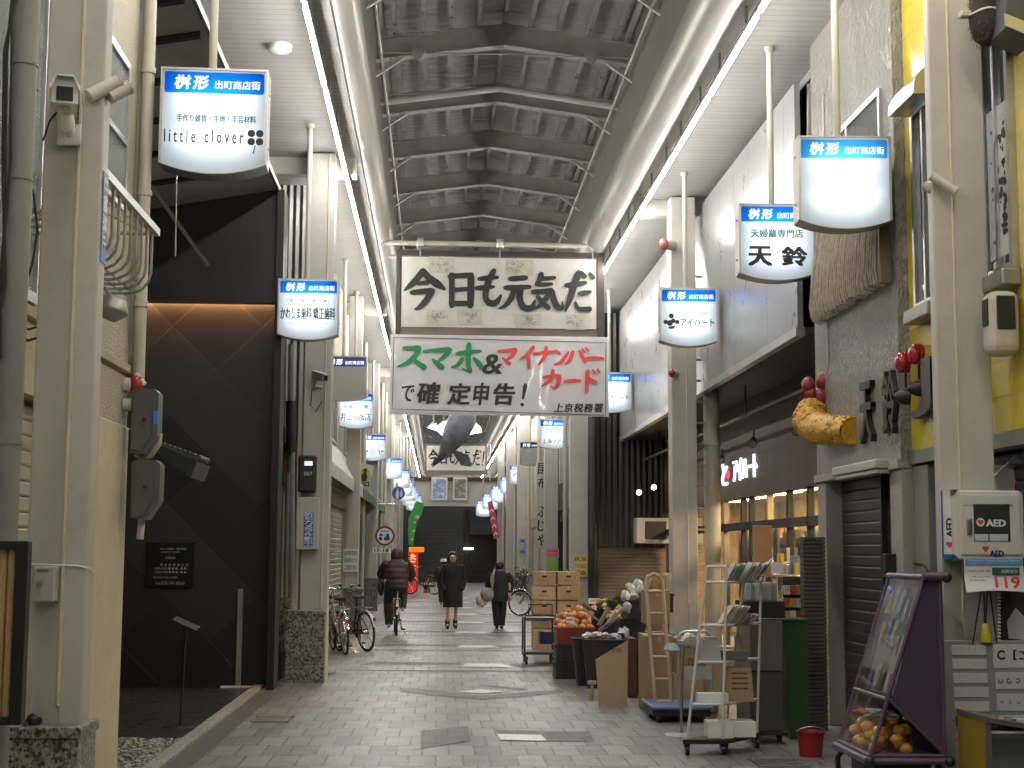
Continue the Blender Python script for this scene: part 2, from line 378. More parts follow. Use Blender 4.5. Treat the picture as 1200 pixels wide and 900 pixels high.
# dark and white paving motifs, a repeat every four metres
def g(px, py, z):
    d = RM @ Vector(((px-600)/F, -(py-450)/F, -1)); p = EYE + d*((z-1.6)/d.z); return p
dk = MB(); wt = MB()
def gp(mb, z, *pts): mb.poly([g(x, y, z) for x, y in pts][::-1])
gp(dk, .004, (493,856), (548,851), (552.5,868), (493,877)); gp(dk, .004, (580,855), (640,857), (697,869), (640,868.5), (583,859.5))
gp(dk, .004, (640,857), (690,857), (697,869), (640,868.6))
gp(wt, .008, (583,860), (634,861), (641,868), (587,867))
gp(dk, .004, (469,806.5), (483,806), (562,815), (566,820), (469,811)); gp(dk, .004, (566,820), (562,815.2), (655,808), (660,812))
gp(dk, .004, (561,803), (568,802.5), (619,807), (612,809)); gp(wt, .008, (536,810.5), (562,807.5), (591,810), (566,812.5))
for cy in (21.2, 25.3, 29.6, 33.8, 38, 42.4, 46.8, 51):
    i = int(cy*10) % 3; cx = .62
    wt.poly([(cx-.28,cy-.3,.008), (cx+.45,cy-.3,.008), (cx+.3,cy+.3,.008), (cx-.2,cy+.3,.008)])
    dk.poly([(cx-1.7,cy+.1,.004), (cx-.3,cy+.1,.004), (cx-.25,cy+.5,.004), (cx-1.5,cy+.7,.004)])
    dk.poly([(cx+.5,cy-.3,.004), (cx+1.3,cy-.1,.004), (cx+1.2,cy+.5,.004), (cx+.4,cy+.2,.004)])
    dk.poly([(cx-1.9,cy-1.0,.004), (cx+1.9,cy-1.15,.004), (cx+2.0,cy-1.0,.004), (cx-1.8,cy-.8,.004)])
struct(dk, 'paving_inlay', m_pave_dark); struct(wt, 'paving_inlay', m_pave_white)
# pebbles at the foot of the dark facade
pb = MB(); r2 = random.Random(3)
for i in range(1500):
    x = r2.uniform(-3.0, -2.13); y = r2.uniform(10.7, 13.0)
    if x < -2.45 and 11.2 < y < 11.9: continue
    q = r2.uniform(.011, .024); pb.ball((x, y, q*.4), (q*r2.uniform(.7,1.3), q*r2.uniform(.7,1.3), q*.6), 6)
pb = pb.build('gravel', M('pebble', (.33,.31,.28), .7, var=.6, scale=60)); tag(pb, 'grey pebbles strewn at the foot of the dark clinic front', None, None, 'stuff')
# drain grates
def grate(c, wx, wy, label):
    t = thing('drain_grate', label, 'drain grate', (c.x, c.y, 0), 'drain grates in the paving')
    mb = MB().box(c.x-wx/2, c.x+wx/2, c.y-wy/2, c.y+wy/2, .001, .004, 0); mb.build('pit', m_black, t)
    mb = MB(); n = 13
    for i in range(n): x = c.x-wx/2+wx*(i+.5)/n; mb.box(x-.008, x+.008, c.y-wy/2, c.y+wy/2, .005, .012)
    mb.box(c.x-wx/2-.02, c.x+wx/2+.02, c.y-wy/2-.03, c.y-wy/2, .002, .013); mb.box(c.x-wx/2-.02, c.x+wx/2+.02, c.y+wy/2, c.y+wy/2+.03, .002, .013)
    mb.build('bars', m_dsteel, t)
grate(g(319,843.5,0), .32, .42, 'steel drain grate in the paving beside the dark clinic kerb')
grate(g(386,789,0), .12, .3, 'small steel drain grate beside the granite foot of the second left pillar')
grate(g(912,895,0), .36, .34, 'steel drain grate in front of the red bucket')

# ---- arcade roof
roof = thing('arcade_roof', 'long steel arcade roof with peaked beams over the shopping street', 'roof', (.87, 12, 6.5))
XL, XR, XC = -.95, 2.70, .875
def ridge(x, z0, z1): return z0 + (z1-z0)*(1-abs(x-XC)/(XR-XC))
raf = None
ys = [12.5+2.7*i for i in range(-2, 34)]
for y in ys:
    if raf is None:
        mb = MB(); wv = .30
        mb.prism([(XL,y-.012,8.5), (XC,y-.012,8.75), (XR,y-.012,8.5), (XR,y-.012,8.5+wv), (XC,y-.012,8.75+wv), (XL,y-.012,8.5+wv)], (0,.024,0))
        for z in (wv,): mb.prism([(XL,y-.085,8.488+z), (XC,y-.085,8.738+z), (XR,y-.085,8.488+z), (XR,y-.085,8.502+z), (XC,y-.085,8.752+z), (XL,y-.085,8.502+z)], (0,.17,0))
        for sx, xx in ((-1, XL), (1, XR)):
            mb.prism([(xx,y-.03,8.25), (xx-sx*.4,y-.03,8.53), (xx-sx*.4,y-.03,8.58), (xx,y-.03,8.31)], (0,.06,0))
        raf = mb.build('rafter', m_roofbeam, roof); mb = MB(); mb.prism([(XL,y-.085,8.488), (XC,y-.085,8.738), (XR,y-.085,8.488), (XR,y-.085,8.502), (XC,y-.085,8.752), (XL,y-.085,8.502)], (0,.17,0)); mb.build('flange', m_purlin_lit_flange, raf)  # lower flange coloured paler than the web, for the light its edges catch
        raf0 = y
    else: raf_c = dup(raf, None, roof); raf_c.location = (0, y-raf0, 0)
mb0 = MB().box(-.03, .03, ys[0], ys[-1], 0, .07); pur = None
for x in (-.86,-.68,-.28,.1,.5,XC,1.25,1.65,2.07,2.45,2.62):
    z = ridge(x, 8.81, 9.06)
    mb = MB().box(x-.028, x+.028, ys[0], ys[-1], z, z+.09); mb.build('purlin', m_purlin_lit_flange, roof)
mb = MB(); mb.quad((XL-.3,Y0,9.03), (XC,Y0,9.19), (XC,Y1,9.19), (XL-.3,Y1,9.03)); mb.quad((XC,Y0,9.19), (XR+.3,Y0,9.03), (XR+.3,Y1,9.03), (XC,Y1,9.19))
mb.quad((XL-.3,Y0,9.08), (XC,Y0,9.24), (XC,Y1,9.24), (XL-.3,Y1,9.08)); mb.quad((XC,Y0,9.24), (XR+.3,Y0,9.08), (XR+.3,Y1,9.08), (XC,Y1,9.24))
mb.build('roof_deck', m_deck, roof)
for sx, xx in ((-1, XL), (1, XR)):
    mb = MB().box(min(xx, xx+sx*.04), max(xx, xx+sx*.04), Y0, Y1, 6.85, 9.03); mb.build('fascia', m_fascia, roof)
    mb = MB(); mb.tube([(xx+sx*.0-sx*.1,Y0,8.36), (xx-sx*.1,Y1,8.36)], .022, 8); mb.build('conduit', m_galv, roof)
for x, z, r in ((-1.0, 6.85, .2), (2.675, 6.85, .29)):
    mb = MB(); mb.tube([(x,Y0+i*19,z) for i in range(7)], r, 36, caps=False)
    for i in range(21): mb.tube([(x,Y0+i*5.4,z), (x,Y0+i*5.4+.02,z)], r+.002, 36, caps=False)
    mb.build('gutter', m_gutter, roof)
# soffits
MB().box(-2.30, -1.05, Y0, Y1, 6.62, 6.66).build('soffit', m_soffit, roof)
MB().box(2.72, 3.86, Y0, Y1, 6.62, 6.66).build('soffit', m_soffit, roof)
MB().box(-2.34, -2.30, Y0, Y1, 6.60, 6.68).build('soffit_edge', m_pillar, roof)
MB().box(3.83, 3.90, Y0, Y1, 6.52, 6.70).build('soffit_edge', m_galv, roof)
for y in (20.9, 32.3, 43.3, 54.3, 65.3):
    MB().box(2.75, 3.82, y, y+.25, 6.40, 6.62).build('cross_beam', m_pillar, roof); MB().box(-2.29, -1.1, y-2, y-1.75, 6.40, 6.62).build('cross_beam', m_pillar, roof)
# white pipe that follows one rafter, thin stay cable with two plates
y = 22.3; mb = MB(); mb.tube([(XL,y,8.40), (XC,y,8.66), (XR,y,8.40)], .05, 10); mb.build('cross_pipe', m_white, roof)
mb = MB(); y = 20.45; mb.tube([(XL,y,8.56), (XC,y,8.58), (XR,y,8.56)], .012, 6)
for x in (-.35, 2.1): mb.prism([(x-.11,y-.02,8.60), (x+.11,y-.02,8.60), (x+.06,y-.02,8.50), (x,y-.02,8.46), (x-.06,y-.02,8.50)], (0,.03,0))
mb.build('stay_cable', m_roofbeam, roof)
for y in (14.6, 30.2, 40, 57):
    mb = MB()
    mb.tube([(XL,y,8.95), (XC,y+1.3,9.08)], .01, 5); mb.tube([(XL,y+1.3,8.95), (XC,y,9.08)], .01, 5); mb.tube([(XR,y,8.95), (XC,y+1.3,9.08)], .01, 5); mb.tube([(XR,y+1.3,8.95), (XC,y,9.08)], .01, 5)
    mb.build('brace', m_galv, roof)
mb = MB(); mb.poly([(XL,Y1,6.0), (XR,Y1,6.0), (XR,Y1,9.0), (XC,Y1,9.2), (XL,Y1,9.0)]); mb.box(-2.3, 3.9, Y1-.1, Y1-.05, 4.9, 6.9); mb.build('gable', m_roofbeam, roof)
# fluorescent fittings: one thing per tube
for x, side, nx in ((-1.21, 'left', -1), (2.77, 'right', 1)):
    t0 = None; y = Y0
    while y < Y1-2.4:
        if t0 is None:
            t0 = thing('tube_lamp', 'slim white tube lamp in the lit row under the %s soffit' % side, 'tube lamp', (x, y, 6.30), 'tube lamps along the %s soffit' % side)
            MB().box(x-.022, x+.022, y, y+2.36, 6.33, 6.375).box(x-.012, x+.012, y+.5, y+.54, 6.375, 6.63).box(x-.012, x+.012, y+1.8, y+1.84, 6.375, 6.63).build('housing', m_grey, t0)
            mb = MB(); mb.tube([(x,y+.07,6.305), (x,y+2.29,6.305)], .018, 10); mb.build('tube', m_tube, t0)
        else: dup(t0, None, None, (x, y, 6.30))
        y += 2.40
# ceiling disc vents in the soffit
for px, py, Y, lab in ((328,40,14.6,'round ceiling vent in the left soffit above the pillar camera'), (762,237,21.3,'round ceiling vent in the right soffit beside the second right pillar')):
    p = at(px, py, Y); mb = MB().lathe([(0,0), (.10,0), (.12,.02), (.125,.06)], (p.x, p.y, 6.56), 20)
    one(mb, 'ceiling_vent', m_white, lab, 'ceiling vent')

# ---- pillars
def pillar(x0, x1, y, dp, ztop, label, base=None, bead=None, brackets=0):
    t = thing('arcade_pillar', label, 'pillar', ((x0+x1)/2, y+dp/2, 0), 'cream pillars holding the arcade roof')
    mb = MB().rbox(x0, x1, y, y+dp, 0, ztop, .012)
    if bead is not None: mb.rbox(bead, x1+.004, y-.008, y+dp+.004, .0, ztop-.002, .01)
    mb.build('column', m_pillar, t)
    if bead is not None:
        mb = MB(); rr = random.Random(int(y*10)); z = .9; pts = []
        while z < ztop: pts.append((bead+rr.uniform(-.0006,.0006), y-.009, z)); z += .06
        mb.tube(pts, .009, 6); mb.build('weld_seam', m_bead, t)
    if base:
        bx0, bx1, by0, by1, bh = base
        mb = MB().rbox(bx0, bx1, by0, by1, 0, bh-.05, .006); mb.rbox(bx0-.012, bx1+.012, by0-.012, by1+.012, bh-.05, bh, .006)
        mb.build('base', m_granite, t)
    return t
m_granite = granite('pillar_granite', (.24,.225,.20), .04, .32, 55)
def flagtube(t, p, d, L=.34, r=.033):
    p = Vector(p); d = Vector(d).normalized(); MB().cyl(p, p+d*L, r, n=14).cyl(p+d*(L-.004), p+d*(L+.006), r*1.08, n=14).build('flag_holder', m_pillar2, t)
P0 = at(33, 600, 6.9).x; P1 = at(104, 600, 6.9).x
p1 = pillar(P0, P1, 6.9, .12, 6.6, 'nearest left cream pillar with the large white camera mounted on it', (P0-.5, P1+.02, 6.77, 7.12, .82), at(77,600,6.9).x)
a = at(104, 113, 6.86); flagtube(p1, a, (.5,.32,.42), .17); b_ = at(128, 114, 6.92); flagtube(p1, b_, (.5,.3,.42), .11)
MB().cyl(at(122,100,6.95), at(136,104,6.95), .006, n=6).build('clamp', m_pillar2, p1)
X0 = at(353, 600, 18.6).x; X1 = at(385, 600, 18.6).x
p2 = pillar(X0, X1, 18.6, .34, 6.6, 'second left cream pillar with grey meter and blue notice', (at(335,760,18.45).x, at(380,760,18.45).x, 18.45, 18.95, .86), X1-.07)
p3 = pillar(at(405,600,29.3).x, at(421,600,29.3).x, 29.3, .32, 6.6, 'third left cream pillar with a white poster taped to it', (at(403,700,29.2).x, at(424,700,29.2).x, 29.2, 29.7, .86))
names = ['fourth left cream pillar beyond the brown doorway', 'fifth left cream pillar next to the round no-entry disc', 'sixth left cream pillar near the red stall at the far end', 'seventh left cream pillar at the end of the street']
for Y, xx, nm in zip((40, 51, 60, 71), (-1.62, -1.60, -1.62, -1.65), names): pillar(xx-.32, xx, Y, .32, 6.6, nm, (xx-.36, xx+.04, Y-.04, Y+.36, .86))
q0 = at(1094, 300, 9.7).x; q1 = at(1157, 300, 9.7).x
r1 = pillar(q0, q1, 9.7, .10, 6.6, 'nearest right cream pillar with the defibrillator cabinet fixed to it', None, at(1117,300,9.7).x)
a = at(1092, 206, 9.66); flagtube(r1, a+Vector((0,0,0)), (.75,-.25,-.62), .19); a = at(1082, 217, 9.75); flagtube(r1, a, (.8,-.2,-.5), .1)
r2_ = pillar(at(788,600,20.6).x, at(817,600,20.6).x, 20.6, .34, 6.6, 'second right cream pillar behind the stacked cartons and ladder', None, at(806,600,20.6).x)
r3 = pillar(at(668,600,32).x, at(689,600,32).x, 32, .34, 6.6, 'third right cream pillar with a yellow handwritten notice', None)
r4 = pillar(at(638,600,43).x, at(654,600,43).x, 43, .34, 6.6, 'fourth right cream pillar with pink and green notices', None)
r5 = pillar(at(606,600,54).x, at(619,600,54).x, 54, .34, 6.6, 'fifth right cream pillar with a small blue plate', None)
pillar(at(593,600,62).x, at(603,600,62).x, 62, .34, 6.6, 'sixth right cream pillar behind the woman with the bag', None)
pillar(at(583,600,71).x, at(591,600,71).x, 71, .34, 6.6, 'seventh right cream pillar next to the pink hanging banner', None)
# slim downpipes running up beside the far pillars
dpg = 'slim cream downpipes beside the far pillars'
d0 = None
for x, Y in ((-1.80,36.0),(-1.72,45),(-1.70,47.5),(-1.72,55.5),(-1.75,57.5),(-1.72,66),(3.10,36.5),(3.15,47),(3.02,50),(3.2,57.5),(3.05,59.5),(3.12,66.5),(3.0,68.5)):
    if d0 is None:
        d0 = one(MB().tube([(x,Y,0), (x,Y,6.6)], .055, 12).tube([(x,Y,2.9), (x,Y,2.98)], .066, 12).tube([(x,Y,5), (x,Y,5.08)], .066, 12), 'downpipe', m_pillar2, 'slim cream downpipe among the pillars far down the street', 'downpipe', dpg)
        d0.location = (x, Y, 0)
    else: dup(d0, None, None, (x, Y, 0))

# ---- cross bar, big banner, tax banner
def plate(cx, cy, Y, wpx, yaw=0): pass
D1 = 24.4
pA = at(447, 284, D1); pB = at(713, 289, D1)
bar = thing('hanging_bar', 'horizontal steel pipe above the large brush lettered banner', 'pipe', (.87, D1, pA.z))
MB().tube([pA, pB], .045, 12).build('pipe', m_pillar2, bar)
MB().tube([pA+Vector((.1,.3,-.18)), pB+Vector((-.3,.3,-.16))], .03, 10).build('pipe', m_pillar2, bar)
for f_ in (.17, .52, .93):
    p = pA.lerp(pB, f_); MB().cyl(p+Vector((0,0,-.22)), p+Vector((0,0,.05)), .012, n=6).rbox(p.x-.06, p.x+.06, p.y-.06, p.y+.06, p.z-.07, p.z+.1, .02).build('clamp', m_galv, bar)
p = pA.lerp(pB, .935); MB().cyl(p+Vector((0,0,.05)), p+Vector((0,0,.2)), .06, n=14).build('lamp_socket', m_galv, bar)
def strokemap(A, X, Yv, nrm, box):   # maps crop pixel coordinates to the panel plane
    x0, x1, y0, y1 = box
    return lambda x, y, li: A + X*((x-x0)/(x1-x0)) + Yv*((y-y0)/(y1-y0)) + nrm*(.004+.0006*li)
KYOU = [[(218,150,30),(190,190,32),(160,222,28),(130,248,8)],[(218,155,30),(245,185,34),(285,215,38),(320,240,14)],[(192,213,20),(245,207,24)],[(165,257,24),(215,251,28),(262,246,30)],[(260,246,32),(235,290,30),(205,325,24),(180,337,8)],
 [(350,168,30),(352,250,28),(352,322,26)],[(340,176,26),(400,172,26),(446,168,28)],[(440,168,32),(440,250,32),(438,322,30)],[(355,242,22),(436,236,22)],[(352,306,26),(440,304,26)],
 [(548,145,26),(528,185,30),(512,235,30),(510,280,28),(530,302,32),(560,298,28),(582,262,12)],[(478,187,22),(520,182,24),(568,178,16)],[(465,232,22),(505,228,24),(550,224,14)],
 [(622,185,24),(660,182,26),(702,178,22)],[(600,228,24),(660,225,26),(718,222,22)],[(645,232,26),(628,280,26),(600,315,20),(570,328,6)],[(672,232,30),(670,285,30),(690,322,32),(725,322,30),(740,285,10)],
 [(770,158,26),(760,190,24),(742,212,10)],[(765,182,22),(800,180,22),(835,176,18)],[(752,212,18),(785,210,20),(820,207,16)],[(730,246,24),(780,243,26),(820,238,30)],[(818,240,30),(826,275,30),(845,315,30),(868,322,18),(868,288,6)],[(800,262,24),(775,300,24),(735,330,10)],[(752,268,20),(775,295,24),(805,325,26)],
 [(885,212,22),(925,208,26),(980,198,20)],[(945,150,30),(925,210,30),(905,275,28),(882,338,10)],[(958,148,18),(974,172,26)],[(997,152,16),(1014,176,26)],[(945,252,20),(975,247,24),(1003,241,14)],[(930,292,12),(945,325,24),(1000,325,28)]]
m_banner = M('aged_banner_cloth', (.58,.565,.52), .55, var=.1, scale=4, dirt=.2, bump=.5, bscale=3.5)
m_brownframe = M('brown_frame', (.16,.125,.105), .5, var=.2, scale=3)
m_dbrown = M('dark_brown_frame', (.045,.035,.03), .5, var=.2, scale=3)
# sheet corners from the photo's proportions, hung in the plane Y = D1
bA = at(469, 297, D1); bw = (at(704,302,D1)-bA).length; bh_ = bA.z - at(467,394,D1).z
ban = thing('brush_banner', 'framed white banner with bold black brush lettering above the street', 'banner', (bA.x+bw/2, D1, bA.z-bh_))
def sheet(name, mat, x0, x1, z0, z1, y, parent, nx=24, nz=10, amp=.008):
    mb = MB(); rr = random.Random(9)
    vs = [(x0+(x1-x0)*i/nx, y+amp*math.sin(i*1.7+j*.9)*math.cos(j*1.3-i*.4), z0+(z1-z0)*j/nz) for j in range(nz+1) for i in range(nx+1)]
    mb.add(vs, [(j*(nx+1)+i, j*(nx+1)+i+1, (j+1)*(nx+1)+i+1, (j+1)*(nx+1)+i) for j in range(nz) for i in range(nx)], 0, True); return mb.build(name, mat, parent)
zt, zb = bA.z, bA.z-bh_; xl, xr = bA.x, bA.x+bw
mb = MB(); fw = .055
mb.box(xl-.06, xr+.06, D1, D1+.12, zt-.02, zt+.06); mb.box(xl-.06, xl+.012, D1, D1+.12, zb, zt-.021); mb.box(xr-.06, xr+.06, D1-.002, D1+.12, zb, zt-.021)
mb.build('frame', m_dbrown, ban)
MB().box(xl+.013, xr-.061, D1+.03, D1+.1, zb+.0, zt-.022).build('backing', m_brownframe, ban)
sheet('cloth', m_banner, xl+.03, xr-.075, zb+.16, zt-.05, D1+.012, ban, amp=.005)
fx = strokemap(Vector((xl+.03, D1, zt-.05)), Vector((xr-xl-.105,0,0)), Vector((0,0,zb+.16-zt+.05)), Vector((0,-1,0)), (118, 1028, 84, 420))
MB().brush(KYOU, fx).build('lettering', m_ink, ban)
# little doodle sketches in grey and yellow ink
mb = MB(); rr = random.Random(5); m_pencil = M('pencil_ink', (.22,.21,.19), .7); m_yel = M('yellow_ink', (.62,.56,.26), .7); m_patch = M('sketch_paper', (.50,.48,.42), .7)
for cx, cy, wx, wy in ((305,122,60,40),(670,130,62,38),(285,372,50,36),(435,368,58,36),(708,385,60,36),(932,388,46,36)):
    mb.poly([fx(cx-wx,cy-wy,-2), fx(cx-wx,cy+wy,-2), fx(cx+wx,cy+wy,-2), fx(cx+wx,cy-wy,-2)], 2)
    for i in range(26):
        a0 = rr.uniform(0, 6.28); r0 = rr.uniform(.1, .85); x = cx+math.cos(a0)*wx*r0; y = cy+math.sin(a0)*wy*r0; q = rr.uniform(4, 12)
        st = [(x+q*math.cos(t*1.1+a0), y+q*.8*math.sin(t*1.1+a0), 1.6) for t in range(rr.randint(3, 6))]
        mb.brush([st], lambda X, Y, li: fx(X, Y, -1), 1 if i % 6 == 0 else 0)
mb.build('sketches', [m_pencil, m_yel, m_patch], ban)

D2 = 23.9
tA = at(459, 393, D2); tw = (at(712,401,D2)-tA).length; th_ = tA.z - at(456,484,D2).z
tb = thing('notice_banner', 'white banner with green and red lettering and thin black border', 'banner', (tA.x+tw/2, D2, tA.z-th_))
m_vinyl = M('glossy_vinyl', (.60,.60,.615), .22, var=.05, scale=4, bump=.25, bscale=2.2, coat=.3)
xl, xr, zt, zb = tA.x, tA.x+tw, tA.z, tA.z-th_
MB().box(xl-.02, xr+.02, D2+.03, D2+.06, zb-.02, zt+.02).build('backing', m_galv, tb)
sheet('sheet', m_vinyl, xl, xr, zb, zt, D2+.012, tb, amp=.006)
fx = strokemap(Vector((xl, D2, zt)), Vector((tw,0,0)), Vector((0,0,-th_)), Vector((0,-1,0)), (68, 1090, 452, 822))
SM = [[(125,512,18),(165,512,20),(198,510,26)],[(198,510,26),(180,548,26),(140,585,22),(95,602,8)],[(165,558,16),(195,585,24),(228,605,28)],[(220,528,16),(280,521,20),(342,518,28)],[(342,518,28),(320,548,24),(290,572,16)],[(262,565,14),(290,590,26),(310,605,28)],[(375,537,18),(420,529,22),(490,522,14)],[(432,490,26),(430,545,24),(430,600,24)],[(432,600,24),(440,624,16),(400,605,8)],[(402,560,22),(380,590,20),(350,602,8)],[(455,557,14),(478,580,28),(492,602,24)]]
MN = [[(570,522,14),(610,519,18),(653,514,22)],[(653,514,22),(635,545,20),(612,562,12)],[(592,552,10),(612,573,18),(626,583,20)],[(737,500,20),(710,535,20),(672,560,6)],[(712,532,18),(714,570,18),(716,605,14)],[(740,533,14),(790,526,18),(845,520,12)],[(798,500,20),(790,545,20),(760,588,8)],[(842,515,12),(862,530,20)],[(838,584,10),(870,568,18),(905,520,12)],[(925,520,20),(910,560,18),(888,582,6)],[(955,515,12),(970,545,20),(985,568,22)],[(968,506,10),(980,522,14)],[(985,500,10),(998,516,14)],[(990,551,14),(1030,549,18),(1070,550,12)],
 [(785,645,14),(830,638,18),(860,638,22)],[(860,638,22),(855,675,22),(838,695,16),(818,685,6)],[(830,612,20),(818,655,20),(775,688,6)],[(885,663,14),(925,659,18),(962,658,12)],[(995,612,22),(992,660,20),(990,712,18)],[(996,645,14),(1020,660,20),(1035,668,18)],[(1018,606,10),(1030,622,14)],[(1040,602,10),(1050,618,14)]]
MB().brush(SM, fx).build('lettering', m_green, tb); MB().brush(MN, fx).build('lettering', m_red, tb)
mb = MB()
def tx(s, cx, cy, wpx, hpx, bold, shear=.12):
    c = fx(cx, cy, 0); k = tw/1022; mb.text(s, c+Vector((0,-.001,0)), (1,0,0), (0,0,1), wpx*k, hpx*k, 0, bold, 3, shear)
tx('&', 546, 584, 92, 92, .012); tx('で', 146, 728, 60, 76, .012); tx('確', 245, 725, 100, 100, .022); tx('定', 390, 728, 100, 98, .022); tx('申', 492, 727, 66, 104, .022); tx('告', 600, 727, 96, 100, .022)
mb.brush([[(700,682,20),(694,720,16),(688,750,8)],[(683,774,16),(688,778,18)]], fx)
for i, ch in enumerate('上京税務署'): tx(ch, 858+i*47, 788, 40, 40, .02, .2)
for a, b in (((78,461),(1082,474)),((74,803),(1080,822))): mb.brush([[(*a,3),(*b,3)]], fx)
for a, b in (((79,461),(76,803)),((1082,474),(1080,820))): mb.brush([[(*a,3),(*b,3)]], fx)
mb.build('lettering', m_ink, tb)
# ================================================================ HANGING SIGNS
SW, SH, SD = .76, .70, .25
def outline(w, h, drop, n=10):
    pts = [(-w/2, 0), (w/2, 0), (w/2, -h)]
    for i in range(1, n): x = w/2-w*i/n; pts.append((x, -h-drop*(1-(2*x/w)**2)))
    pts.append((-w/2, -h)); return pts
def rrect(cx, cz, w, h, r, n=4):
    P = []
    for sx, sz, a0 in ((1,1,0), (-1,1,90), (-1,-1,180), (1,-1,270)):
        for i in range(n+1): a = R(a0+90*i/n); P.append((cx+sx*(w/2-r)+r*math.cos(a), cz+sz*(h/2-r)+r*math.sin(a)))
    return P
_sp = {}
def sign(px, py, Y, label, texts, lit=True, head='桝形', s=1.0, blue=None, yaw=0, res=2, acry=None):
    c = at(px, py, Y); zt = c.z + .385*s
    t = thing('hanging_sign', label, 'shop sign', (c.x, c.y, zt), 'lit shop signs hung in two rows along the arcade')
    loc = t.location.copy(); t.location = (0,0,0)
    w, h = SW*s, SH*s; d = .07*s
    mb = MB(); o = outline(w, h, d); i_ = outline(w-.03*s, h-.008*s, d); i_ = [(x, z-.015*s) for x, z in i_]; n = len(o)
    O0 = [(x, 0, z) for x, z in o]; O1 = [(x, SD*s, z) for x, z in o]; I0 = [(x, 0, z) for x, z in i_]; I1 = [(x, .02, z) for x, z in i_]
    mb.add(O0+O1+I0+I1, [(k, (k+1)%n, n+(k+1)%n, n+k) for k in range(n)]+[(k, 2*n+k, 2*n+(k+1)%n, (k+1)%n) for k in range(n)]+[(2*n+k, 3*n+k, 3*n+(k+1)%n, 2*n+(k+1)%n) for k in range(n)])
    mb.poly([(x, SD*s, z) for x, z in o])
    for k in (-1, 1):
        for z in (-.15, -.55): mb.cyl((k*w/2, SD*s*.5, z*s), (k*(w/2+.012), SD*s*.5, z*s), .012, n=6)
    mb.build('frame', m_signframe, t)
    zc = -.0285*s; zd = -.1815*s; hw = w*.465; iw = w/2-.015*s; fm = MB()
    fm.poly([(-iw, .018, zd), (iw, .018, zd)]+[(x, .018, z) for x, z in i_[2:]]); fm.quad((-iw,.018,zc), (iw,.018,zc), (iw,.018,-.015*s), (-iw,.018,-.015*s))
    fm.quad((-iw,.018,zd), (-hw,.018,zd), (-hw,.018,zc), (-iw,.018,zc)); fm.quad((hw,.018,zd), (iw,.018,zd), (iw,.018,zc), (hw,.018,zc)); fm.build('face', acry or m_acry, t)
    if lit:
        for zz in (-.22, -.50):
            MB().tube([(-w*.34, SD*s*.55, zz*s), (w*.34, SD*s*.55, zz*s)], .016, 8).build('lamp', m_signlamp, t)
    mb = MB(); mb.poly([(x, .0145, z) for x, z in rrect(0, -.105*s, w*.93, .155*s, .022)]); mb.build('header', blue or m_blue, t)
    mb = MB(); k = s; U = (1,0,0); V = (0,0,1)
    if head:
        mb.text('桝', (-.225*k, .011, -.105*k), U, V, .105*k, .10*k, 0, .025, res, .12); mb.text('形', (-.095*k, .011, -.105*k), U, V, .10*k, .10*k, 0, .025, res, .12)
        mb.text('出町商店街', (.165*k, .011, -.118*k), U, V, .32*k, .062*k, 0, .012, res)
        mb.build('lettering', m_twhite, t)
    by = {}
    for q in texts:
        st, cx, cz, wd, ht, m, bold = q; by.setdefault(m, []).append(q)
    for m, qs in by.items():
        mb = MB()
        for st, cx, cz, wd, ht, _, bold in qs:
            if callable(st): st(mb, cx*k, cz*k, wd*k)
            else: mb.text(st, (cx*k, .012, cz*k), U, V, wd*k if wd else None, ht*k if ht else None, 0, bold, res)
        mb.build('lettering', m, t)
    zc = 6.62-zt
    mb = MB(); mb.tube([(-.03, SD*.5, 0), (-.03, SD*.5, zc)], .03, 12); mb.cyl((-.03, SD*.5, zc-.05), (-.03, SD*.5, zc), .05, n=12); mb.cyl((-.03, SD*.5, 0), (-.03, SD*.5, .02), .055, n=12)
    mb.build('pole', m_pillar2, t)
    t.location = loc; t.rotation_euler.z = R(yaw); return t
def clover(mb, cx, cz, s):
    for sx, sz in ((-1,1),(1,1),(-1,-1),(1,-1)): mb.poly([(x, .0119, z) for x, z in rrect(cx+sx*s*.26, cz+sz*s*.26, s*.46, s*.46, s*.2)])
    mb.poly([(cx-s*.03, .0118, cz-s*.5), (cx+s*.03, .0118, cz-s*.5), (cx-s*.1, .0118, cz-s*1.05), (cx-s*.16, .0118, cz-s*1.0)])
def ringshape(mb, cx, cz, s, n=20):
    a = [(cx+s*.5*math.cos(2*PI*i/n), .012, cz+s*.5*math.sin(2*PI*i/n)) for i in range(n)]; b = [(cx+s*.42*math.cos(2*PI*i/n), .012, cz+s*.42*math.sin(2*PI*i/n)) for i in range(n)]
    mb.add(a+b, [(i, (i+1)%n, n+(i+1)%n, n+i) for i in range(n)])
def icon(mb, cx, cz, s):
    ringshape(mb, cx, cz, s); mb.poly([(x, .0119, z) for x, z in rrect(cx, cz+s*.08, s*.4, s*.3, s*.08)])
def diamond(mb, cx, cz, s):
    for k in (-1, 1):
        x = cx+k*s*.55; a = R(k*28); P = lambda r: [(x+r*math.cos(a+PI/2*i), .012, cz+r*math.sin(a+PI/2*i)) for i in range(4)]
        A = P(s*.55); B = P(s*.36); mb.add(A+B, [(i, (i+1)%4, 4+(i+1)%4, 4+i) for i in range(4)])
def bird(mb, cx, cz, s):   # hearts-and-dot mark
    for x, z, r in ((0,.42,.17), (-.38,.02,.15), (.38,.02,.15), (-.1,-.05,.2), (.12,.1,.16)):
        mb.poly([(cx+(x+r*math.cos(2*PI*i/12))*s, .0119+.0002*x, cz+(z+r*math.sin(2*PI*i/12))*s) for i in range(12)])
    mb.poly([(cx-.25*s, .0117, cz-.3*s), (cx+.3*s, .0117, cz-.2*s), (cx+.15*s, .0117, cz-.42*s), (cx-.1*s, .0117, cz-.45*s)])
